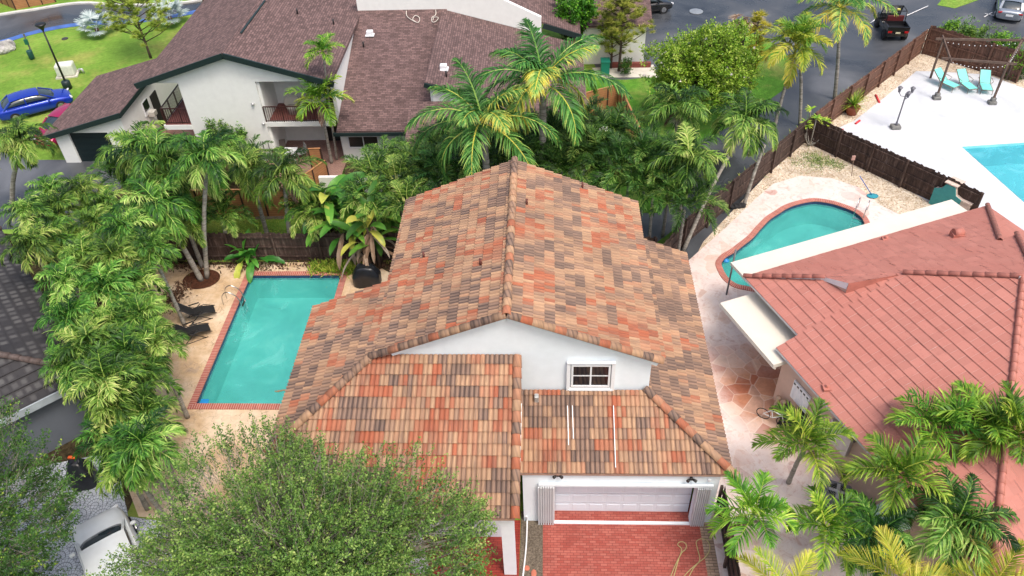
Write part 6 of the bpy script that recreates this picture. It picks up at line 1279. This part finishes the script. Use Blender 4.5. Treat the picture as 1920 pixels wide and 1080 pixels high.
# pergola
def pergola():
    A_, B_, C_, D_ = [Vector(P(*q)) for q in ((1755, 186), (1859, 195), (1744, 147), (1886, 150))]; t = thing('pergola', 'brown wooden pergola frame with string lights over the white deck', 'pergola', (A_+B_)/2); off = (A_+B_)/2; h = 2.75; m = plain('weathered_pergola_wood', (.13, .085, .065), .8, var=.4, scale=4); Z = V(0, 0, h)
    for q in (A_, B_, C_, D_): mb = MB(off); mb.bar(q, q+Z, .11, .11); mb.build('post', m, t)
    for a, b in ((A_, B_), (C_, D_), (A_, C_), (B_, D_)): d = (b-a).normalized()*.5; mb = MB(off); mb.bar(a+Z-d+V(0, 0, .06), b+Z+d+V(0, 0, .06), .08, .14); mb.build('beam', m, t)
    mb = MB(off)
    for a, b in ((C_, D_), (B_, D_), (A_, B_)):
        for k in range(1, 14): p = (a+Z).lerp(b+Z, k/14)-V(0, 0, .12+.25*math.sin(PI*k/14)); bmesh.ops.create_icosphere(mb.bm, subdivisions=1, radius=.035, matrix=Matrix.Translation(p-off))
    o = mb.build('string_light', M_WHITE, t); o['kind'] = 'stuff'
    for q in (A_, B_): mb = MB(off); mb.box(q+V(0, 0, .12), (.5, .42, .24), bev=.06); mb.box(q+V(0, 0, .32), (.3, .26, .3), bev=.05); mb.build('footing', plain('grey_stone_footing', (.2, .2, .19), .9, var=.4), t) if 'grey_stone_footing' not in bpy.data.materials else mb.build('footing', bpy.data.materials['grey_stone_footing'], t)
pergola()
def lantern_post():
    g = P(1678, 241); t = thing('lantern_post', 'grey garden lamp post with three lanterns on the white deck', 'lamp post', g); m = plain('pewter_metal', (.13, .13, .16), .5)
    mb = MB(); mb.box((0, 0, .13), (.6, .5, .26), bev=.08); mb.build('base', bpy.data.materials['grey_stone_footing'], t); mb = MB(); mb.lathe((0, 0, .25), [(.1, 0), (.07, .1), (.045, .3), (.04, 2.1), (.06, 2.15)], 12)
    for k in range(3): a = k*2.09+.4; mb.tube([(0, 0, 2.2), (math.cos(a)*.25, math.sin(a)*.25, 2.15), (math.cos(a)*.42, math.sin(a)*.42, 2.35)], .02, 6)
    mb.build('pole', m, t)
    for k in range(3): a = k*2.09+.4; mb = MB(); mb.lathe((math.cos(a)*.42, math.sin(a)*.42, 2.35), [(.05, 0), (.08, .04), (.12, .28), (.17, .3), (.03, .42)], 6, smooth=False); mb.build('lantern', m, t)
lantern_post()
# barbecue beyond the dark fence
def bbq():
    g = Vector(P(1775, 392)); g.y += .2; t = thing('barbecue', 'built-in barbecue with teal side and pale stone counter behind the dark fence', 'barbecue', g, math.radians(-50))
    teal = plain('teal_paint', (.04, .3, .3), .6); st = plain('pale_stone', (.62, .5, .43), .8, var=.2)
    prof = [(-.75, 0), (.75, 0), (.75, 1.0), (.42, 1.1), (.26, 1.55), (-.22, 1.55), (-.4, 1.2), (-.75, 1.02)]
    mb = MB(); mb.prism([(x, -.4, z) for x, z in prof], .05, (0, 1, 0)); mb.build('side_panel', teal, t); mb = MB(); mb.prism([(x*.97, -.34, z*.99) for x, z in prof], .7, (0, 1, 0)); mb.build('hood', st, t)
    mb = MB(); mb.box((0, 0, 1.62), (.7, .85, .06)); mb.box((-.0, 0, 1.58), (.3, .4, .05)); mb.build('chimney_cap', st, t); mb = MB(); mb.box((.9, .1, .95), (.8, .9, .08)); mb.box((.9, .1, .46), (.7, .8, .9)); mb.build('counter', st, t)
bbq()
for i, (u, v_) in enumerate(((1806, 377), (1818, 373), (1821, 382))): spiky('tiny dark potted plant beside the barbecue counter, '+('left', 'rear', 'right')[i]+' of three', P(u, v_), .25, 24, .28, 60+i, m=ML_DARK, pot=.12)
# pool ladders
def ladder(label, c, rz):
    t = thing('pool_ladder', label, 'pool ladder', c, rz)
    for s_ in (-.25, .25): mb = MB(); mb.tube(smooth_loop([V(s_, -.55, .0), V(s_, -.5, .55), V(s_, -.2, .85), V(s_, .2, .6), V(s_, .32, .1), V(s_, .34, -.9)], 4, False), .025, 8); mb.build('handrail', M_METAL, t)
    for k in range(3): mb = MB(); mb.box((0, .35, -.08-.28*k), (.48, .1, .03)); mb.build('step', M_METAL, t)
ladder('chrome ladder on the left edge of the rectangular pool', (PX0+.12, 28.6, 0), -PI/2); cc = P(1612, 402); ladder('chrome ladder on the far side of the curved pool beside the flat cream roof', cc, math.radians(150))
# floating things
g = P(1361, 489, -.12); mb = MB(g); mb.lathe(g, [(.05, -.03), (.16, -.02), (.17, .04), (.08, .08), (.03, .12)], 14); o = mb.build('pool_float', plain('blue_plastic', (.02, .25, .6), .4)); o.location = g; tag(o, 'small blue chlorine float in the curved pool', 'pool float')
mb = MB((PX0+.55, PY0+.5, -.1)); g = (PX0+.55, PY0+.5, -.1); mb.box((g[0], g[1], g[2]), (.36, .3, .12), bev=.04); o = mb.build('pool_float', bpy.data.materials['blue_plastic']); o.location = g; tag(o, 'blue float in the near left corner of the rectangular pool', 'pool float')
for i, (u, v_, lb) in enumerate(((548, 738, 'thin brown twig with leaves floating in the near end of the rectangular pool, left'), (476 + 100, 731, 'brown floating twig near the tiled eave in the rectangular pool, right'))):
    g = P(u-20, v_-4, -.12); mb = MB(g)
    for k in range(5): a = random.uniform(-.5, .5); mb.bar((g[0]+k*.11-.3, g[1]+.02*k, g[2]+.01), (g[0]+k*.11-.1, g[1]+.03*k+a*.12, g[2]+.015), .05, .015)
    o = mb.build('floating_twig', plain('brown_twig' if i == 0 else 'brown_twig_pale', (.34, .2, .1), .8)); o.location = g; tag(o, lb, 'twig')
# black recliners
M_SLING = plain('black_sling_fabric', (.012, .012, .013), .7)
def recliner(label, c, rz):
    t = thing('reclining_chair', label, 'reclining chair', c, rz, 'black recliners beside the pool')
    mb = MB(); mb.bar((0, -.1, .45), (0, .38, .48), .55, .03, up=(0, 0, 1)); mb.build('seat', M_SLING, t); mb = MB(); mb.bar((0, -.1, .45), (0, -.62, 1.05), .55, .03, up=(0, 1, 1)); mb.build('backrest', M_SLING, t); mb = MB(); mb.bar((0, .38, .48), (0, .85, .3), .5, .03, up=(0, 0, 1)); mb.build('leg_rest', M_SLING, t)
    for s_ in (-.31, .31): mb = MB(); mb.tube([(s_, -.62, 1.08), (s_, -.1, .46), (s_, .42, .5), (s_, .9, .26)], .02, 6); mb.tube([(s_, -.45, 0), (s_, .3, .62)], .02, 6); mb.tube([(s_, .6, 0), (s_, -.2, .64)], .02, 6); mb.tube([(s_, -.5, .02), (s_, .65, .02)], .02, 6); mb.build('frame', M_BLACK, t); mb = MB(); mb.box((s_*1.1, .02, .68), (.07, .5, .03), bev=.01); mb.build('armrest', M_BLACK, t)
recliner('black folding recliner beside the pool, the farther of the pair', P(372, 598), math.radians(-62)); recliner('black folding recliner half under the palms, the nearer of the pair', P(362, 634), math.radians(-58))
def cover(name, label, cat, c, w_, d_, h_, m, seed, rz=0, top=.55):
    mb = MB(); r = random.Random(seed); N = 28
    def f(a, b):
        th = a*2*PI; z = h_*b; k = 1-(1-top)*max(0, (b-.55)/.45)**1.3; rr_ = (abs(math.cos(th))**5+abs(math.sin(th))**5)**(-1/5.); wob = 1+.045*math.sin(th*7+b*3+seed)*(1-b*.4)+.02*math.sin(th*13+seed); return (math.cos(th)*w_*.5*rr_*k*wob, math.sin(th)*d_*.5*rr_*k*wob, z+.04*math.sin(th*3))
    mb.grid(f, N, 10, closeu=True); mb.poly([f(i/N, 1) for i in range(N)]); o = mb.build(name, m, None, merge=True); o.location = c; o.rotation_euler = (0, 0, rz); return tag(o, label, cat)
M_COVER = plain('black_vinyl_cover', (.01, .012, .016), .35, var=.4, scale=5)
cover('covered_grill', 'grill under a black cover on the deck below the paddle leaved plant', 'covered grill', P(690, 532), 1.35, .75, 1.15, M_COVER, 3); gq = P(163, 905); cover('covered_equipment', 'tall black covered equipment with an orange top on the fan paving', 'covered equipment', gq, .95, .8, 1.35, M_COVER, 5, .3, .4)
mb = MB(); mb.box((0, 0, 0), (.3, .12, .1), bev=.03); o = mb.build('orange_cap', plain('orange_plastic', (.75, .12, .02), .5)); o.location = (gq[0]-.1, gq[1]+.15, 1.43); tag(o, 'small orange object lying on the tall black cover', 'orange cap')
# skimmer net against the fence
a, b = Vector(P(1637, 366)), Vector(P(1610, 312, .6)); a = Vector(P(1635, 366, .05)); b = Vector(P(1612, 330, 1.25)); t = thing('skimmer_net', 'pool skimmer net with a bright blue pole leaning on the dark fence', 'skimmer net', a); mb = MB(a); mb.tube([a, b], .022, 8); mb.build('pole', plain('blue_pole', (.02, .1, .45), .4), t); mb = MB(a); mb.tube([a+V(math.cos(k*.52)*.3, math.sin(k*.52)*.22-.1, .03) for k in range(13)], .02, 6); mb.poly([a+V(math.cos(k*.52)*.28, math.sin(k*.52)*.2-.1, .02) for k in range(12)]); mb.build('net', plain('teal_net', (.03, .28, .36), .8), t)
a = Vector(P(1600, 300, 1.2)); t = thing('garden_broom', 'old broom with a pinkish head hanging on the dark fence', 'broom', a); mb = MB(a); mb.tube([a, a+V(.12, -.1, -1.0)], .018, 6); mb.build('handle', M_BROWNM, t); mb = MB(a); mb.box(a+V(-.02, .02, .12), (.2, .08, .3), bev=.03); mb.build('head', plain('faded_pink_bristle', (.5, .3, .25), .9), t)
g = Vector(P(1383, 390)); mb = MB(g); 
for k in range(3): bmesh.ops.create_icosphere(mb.bm, subdivisions=2, radius=.2, matrix=Matrix.Translation((k*.22-.2, .05*k, .1))@Matrix.Diagonal((1.2, .9, .7, 1)))
for v_ in mb.bm.verts: v_.co *= 1+.15*math.sin(v_.co.x*23+v_.co.y*17)
o = mb.build('stone_heap', plain('black_lava_stone', (.02, .02, .022), .9)); o.location = g; tag(o, 'heap of black stones on the gravel at the slim palm', 'stones')
for (u0, v0, u1, v1, lb) in ((1642, 178, 1649, 192, 'red foam tube lying on the gravel strip by the white deck'), (1604, 232, 1612, 226, 'small red object at the edge of the white deck near the spiky plant'), (1572, 244, 1581, 243, 'small pink object at the fence corner of the white deck')):
    a, b = Vector(P(u0, v0, .07)), Vector(P(u1, v1, .07)); mb = MB(a); mb.tube([a, b], .07, 8); o = mb.build('foam_tube', bpy.data.materials.get('red_foam') or plain('red_foam', (.62, .05, .06), .7)); o.location = a; tag(o, lb, 'foam tube')
# air conditioner on the flagstones
def aircon():
    g = Vector(P(1560, 948)); t = thing('air_conditioner', 'grey outdoor air conditioning unit on the flagstones by the peach wall', 'air conditioner', g, math.radians(-22)); m = plain('grey_metal_casing', (.16, .165, .19), .5)
    mb = MB(); mb.box((0, 0, .05), (1.1, 1.1, .1)); mb.build('pad', M_BLACK, t); mb = MB(); mb.box((0, 0, .5), (.92, .92, .8), bev=.06)
    for k in range(15):
        x = -.42+.06*k
        for s_ in (-1, 1): mb.box((x, s_*.465, .48), (.02, .02, .66)); mb.box((s_*.465, x, .48), (.02, .02, .66))
    mb.build('casing', m, t); mb = MB(); mb.tube([(math.cos(k*.2618)*.36, math.sin(k*.2618)*.36, .92) for k in range(25)], .03, 6)
    mb.build('fan_ring', m, t); mb = MB(); mb.lathe((0, 0, .905), [(.34, 0), (.34, .005), (.02, .01)], 24); f = mb.build('fan_opening', M_BLACK, t); mb = MB(); mb.lathe((0, 0, .9), [(.1, .01), (.1, .06), (.02, .07)], 12)
    for k in range(4): a = k*PI/2; mb.bar((0, 0, .93), (math.cos(a)*.33, math.sin(a)*.33, .93), .12, .012)
    for k in range(1, 5): mb.tube([(math.cos(q*.35)*.07*k, math.sin(q*.35)*.07*k, .955) for q in range(19)], .005, 4)
    mb.build('fan', M_GALV, f)
aircon()
# turquoise play set
g = Vector(P(1650, 1015)); t = thing('play_set', 'turquoise and white plastic play set half hidden by palms on the patio', 'play set', g, .3); tq = plain('turquoise_plastic', (.03, .42, .56), .4)
mb = MB(); mb.box((0, 0, .35), (1.1, .8, .12), bev=.04); mb.box((.1, -.55, .2), (.9, .5, .1), bev=.04); mb.build('platform', tq, t)
for x in (-.5, .5): mb = MB(); mb.box((x, .35, .7), (.1, .1, 1.4), bev=.02); mb.box((x, -.35, .7), (.1, .1, 1.4), bev=.02); mb.build('post', tq, t)
mb = MB(); mb.prism([(-.65, -.5, 1.4), (.65, -.5, 1.4), (0, -.5, 1.95)], 1.0, (0, 1, 0)); mb.build('canopy', plain('pale_green_canopy', (.55, .74, .7), .5), t); mb = MB(); mb.box((0, .05, .44), (.5, .4, .06), bev=.02); mb.build('seat', plain('pink_brown_cushion', (.5, .27, .22), .8), t)
# things along the peach wall
def pk2(u, v_): return Vector(P(u, v_))
for i, (u, v_) in enumerate(((1466, 805), (1490, 812))):
    c_ = pk2(u, v_); t = thing('folded_chair', 'black folded garden chair leaning at the peach wall, '+('left' if i == 0 else 'right')+' one', 'folded chair', c_, A1-PI/2+(.2 if i else 0)); mb = MB(); mb.bar((0, 0, .02), (.0, .28, 1.25), .5, .05, up=(0, -1, 0)); mb.build('sling', M_SLING, t)
    for s_ in (-.27, .27): mb = MB(); mb.tube([(s_, -.03, 0), (s_, .27, 1.32)], .025, 6); mb.build('leg', M_BLACK, t)
c_ = pk2(1446, 792); t = thing('white_bicycle', 'small white bicycle lying by the peach wall under the shuttered window', 'bicycle', c_, -.6); mb = MB()
mb.tube([(-.4, 0, .3), (-.1, 0, .7), (.35, 0, .65), (.45, 0, .3)], .025, 6); mb.tube([(-.1, 0, .7), (0, 0, .3), (.35, 0, .65)], .025, 6); mb.tube([(-.4, 0, .3), (0, 0, .3)], .02, 6); mb.build('frame', M_WHITE, t)
for x in (-.4, .45): mb = MB(); mb.tube([(x+math.cos(k*.45)*.28, 0, .3+math.sin(k*.45)*.28) for k in range(15)], .02, 6); mb.build('wheel', M_BLACK, t)
mb = MB(); mb.tube([(.35, -.22, .85), (.34, 0, .8), (.35, .22, .85)], .015, 6); mb.tube([(.35, 0, .65), (.34, 0, .82)], .02, 6); mb.build('handlebar', M_GALV, t); mb = MB(); mb.box((-.12, 0, .76), (.22, .1, .05), bev=.02); mb.build('saddle', M_BLACK, t)
for i, (u, v_) in enumerate(((1448, 768), (1458, 775), (1470, 778))):
    c_ = pk2(u, v_)+V(.12, 0, 0); mb = MB(); mb.lathe((0, 0, 0), [(.09, 0), (.12, .1), (.11, .5), (.07, .6), (.13, .72), (.1, .8), (.02, .82)], 12); o = mb.build('garden_ornament', bpy.data.materials.get('tan_ceramic') or plain('tan_ceramic', (.42, .3, .22), .7, var=.4)); o.location = c_; tag(o, 'tan garden ornament at the peach wall corner, '+('far', 'middle', 'near')[i]+' one of three', 'ornament', 'tan ornaments at the wall')
# hoses, pipe and pot shards on the near side
M_HOSE = plain('yellow_green_hose', (.45, .38, .17), .5, var=.2)
for lb, pts_ in (('yellow hose with a narrow loop on the red brick driveway, left one', [(1262, 1085), (1272, 1050), (1278, 1030), (1271, 1022), (1273, 1017), (1281, 1016), (1287, 1022), (1285, 1030), (1278, 1037), (1266, 1060), (1256, 1085)]), ('yellow hose with a wide loop near the edging bricks, right one', [(1290, 1085), (1300, 1066), (1312, 1050), (1308, 1030), (1306, 1015), (1318, 1010), (1328, 1016), (1331, 1030), (1322, 1045), (1308, 1056), (1290, 1072), (1278, 1087)])):
    L_ = [Vector(P(u, v_, .045+.02*(k % 2))) for k, (u, v_) in enumerate(pts_)]; mb = MB(L_[0]); mb.tube(smooth_loop(L_, 5, False), .017, 6); o = mb.build('garden_hose', M_HOSE); o.location = L_[0]; tag(o, lb, 'garden hose')
L_ = [Vector(P(u, v_, z)) for u, v_, z in ((987, 968, .6), (988, 975, .1), (988, 992, .05), (986, 1030, .05), (980, 1085, .05))]; mb = MB(L_[0]); mb.tube(smooth_loop(L_, 5, False), .03, 8); o = mb.build('drain_pipe', M_WHITE); o.location = L_[0]; tag(o, 'thin white pipe running along the grey soil strip', 'pipe')
for i, (u, v_, lb) in enumerate(((988, 1066, 'round broken clay tile piece on the soil strip'), (1001, 1076, 'long clay tile shard on the soil strip near the brick driveway'))):
    g = P(u, v_, .03); mb = MB(); mb.lathe((0, 0, 0), [(.1, 0), (.1, .04), (.02, .05)], 7 if i else 10, smooth=False); o = mb.build('tile_shard', bpy.data.materials.get('clay_shard') or plain('clay_shard', (.5, .16, .1), .8)); o.location = g; o.scale = (1, 1.6 if i else 1, 1); tag(o, lb, 'tile shard')
# townhouse patio and balcony
def pchair(label, c, rz, m):
    t = thing('patio_chair', label, 'chair', c, rz, 'patio chairs on the townhouse terrace'); mb = MB(); mb.box((0, 0, .43), (.5, .48, .04)); mb.build('seat', m, t); mb = MB(); mb.bar((0, .24, .45), (0, .36, .95), .5, .03, up=(0, -1, 0)); mb.build('backrest', m, t)
    for x in (-.24, .24):
        for y in (-.22, .22): mb = MB(); mb.box((x, y, .215), (.03, .03, .43)); mb.build('leg', M_BROWNM, t)
M_MESH = plain('grey_brown_mesh', (.12, .1, .09), .8)
pchair('brown mesh patio chair left of the white table on the townhouse terrace', P(527, 303), 2.4, M_MESH); pchair('brown mesh patio chair behind the white table on the townhouse terrace', P(533, 292), .3, M_MESH); pchair('grey mesh patio chair right of the white table by the gate panel', P(567, 297), -1.0, plain('light_grey_mesh', (.3, .3, .29), .8))
t = thing('patio_table', 'small white table on the townhouse terrace between the mesh chairs', 'table', P(548, 302)); mb = MB(); mb.box((0, 0, .72), (.8, .8, .05), bev=.01); mb.build('tabletop', M_WHITE, t)
for x in (-.35, .35):
    for y in (-.35, .35): mb = MB(); mb.box((x, y, .35), (.05, .05, .7)); mb.build('leg', M_WHITE, t)
t = thing('balcony_chair', 'round backed white wicker chair on the right balcony', 'chair', (-15.2, 42.6, 2.65)); mb = MB(); mb.prism([(math.cos(a)*.55, .25, .55+math.sin(a)*.5) for a in np.linspace(0, 2*PI, 20)[:-1]], .05, (0, 1, 0)); mb.build('backrest', plain('pale_wicker', (.5, .48, .42), .8), t); mb = MB(); mb.lathe((0, 0, 0), [(.3, 0), (.34, .4), (.36, .44), (.02, .46)], 16); mb.build('seat', bpy.data.materials['pale_wicker'], t)
cover('navy_bag', 'navy blue covered golf bag standing at the white townhouse wall', 'bag', (PY(478, 275, 41.1)[0], 41.1, 0), .5, .4, 1.25, plain('navy_fabric', (.01, .015, .07), .7), 7, 0, .5)
for i, u in enumerate((495, 505)): x = PY(u, 280, 41.2)[0]; mb = MB(); mb.tube([(0, 0, 0), (0, .06, 1.5)], .025, 6); o = mb.build('garden_pole', M_BLACK); o.location = (x, 41.2, 0); tag(o, 'thin dark pole leaning on the white townhouse wall, '+('left' if i == 0 else 'right')+' one', 'pole', 'thin poles at the wall')
g = P(1132, 124); mb = MB(); mb.box((0, 0, .5), (.6, .7, 1.0), bev=.04); mb.box((0, 0, 1.03), (.66, .76, .08), bev=.02); o = mb.build('wheelie_bin', plain('green_bin_plastic', (.01, .2, .14), .5)); o.location = (g[0], g[1]-1.2, 0); tag(o, 'green bin behind the orange fence near the white path', 'bin')
t = thing('low_white_table', 'white table and pale chairs seen between the dark palms right of the big coconut palm', 'table', P(1120, 262)); mb = MB(); mb.box((0, 0, .7), (1.2, .8, .05)); mb.build('tabletop', M_WHITE, t)
for x in (-.5, .5): mb = MB(); mb.box((x, 0, .35), (.06, .6, .7)); mb.build('leg', M_WHITE, t)
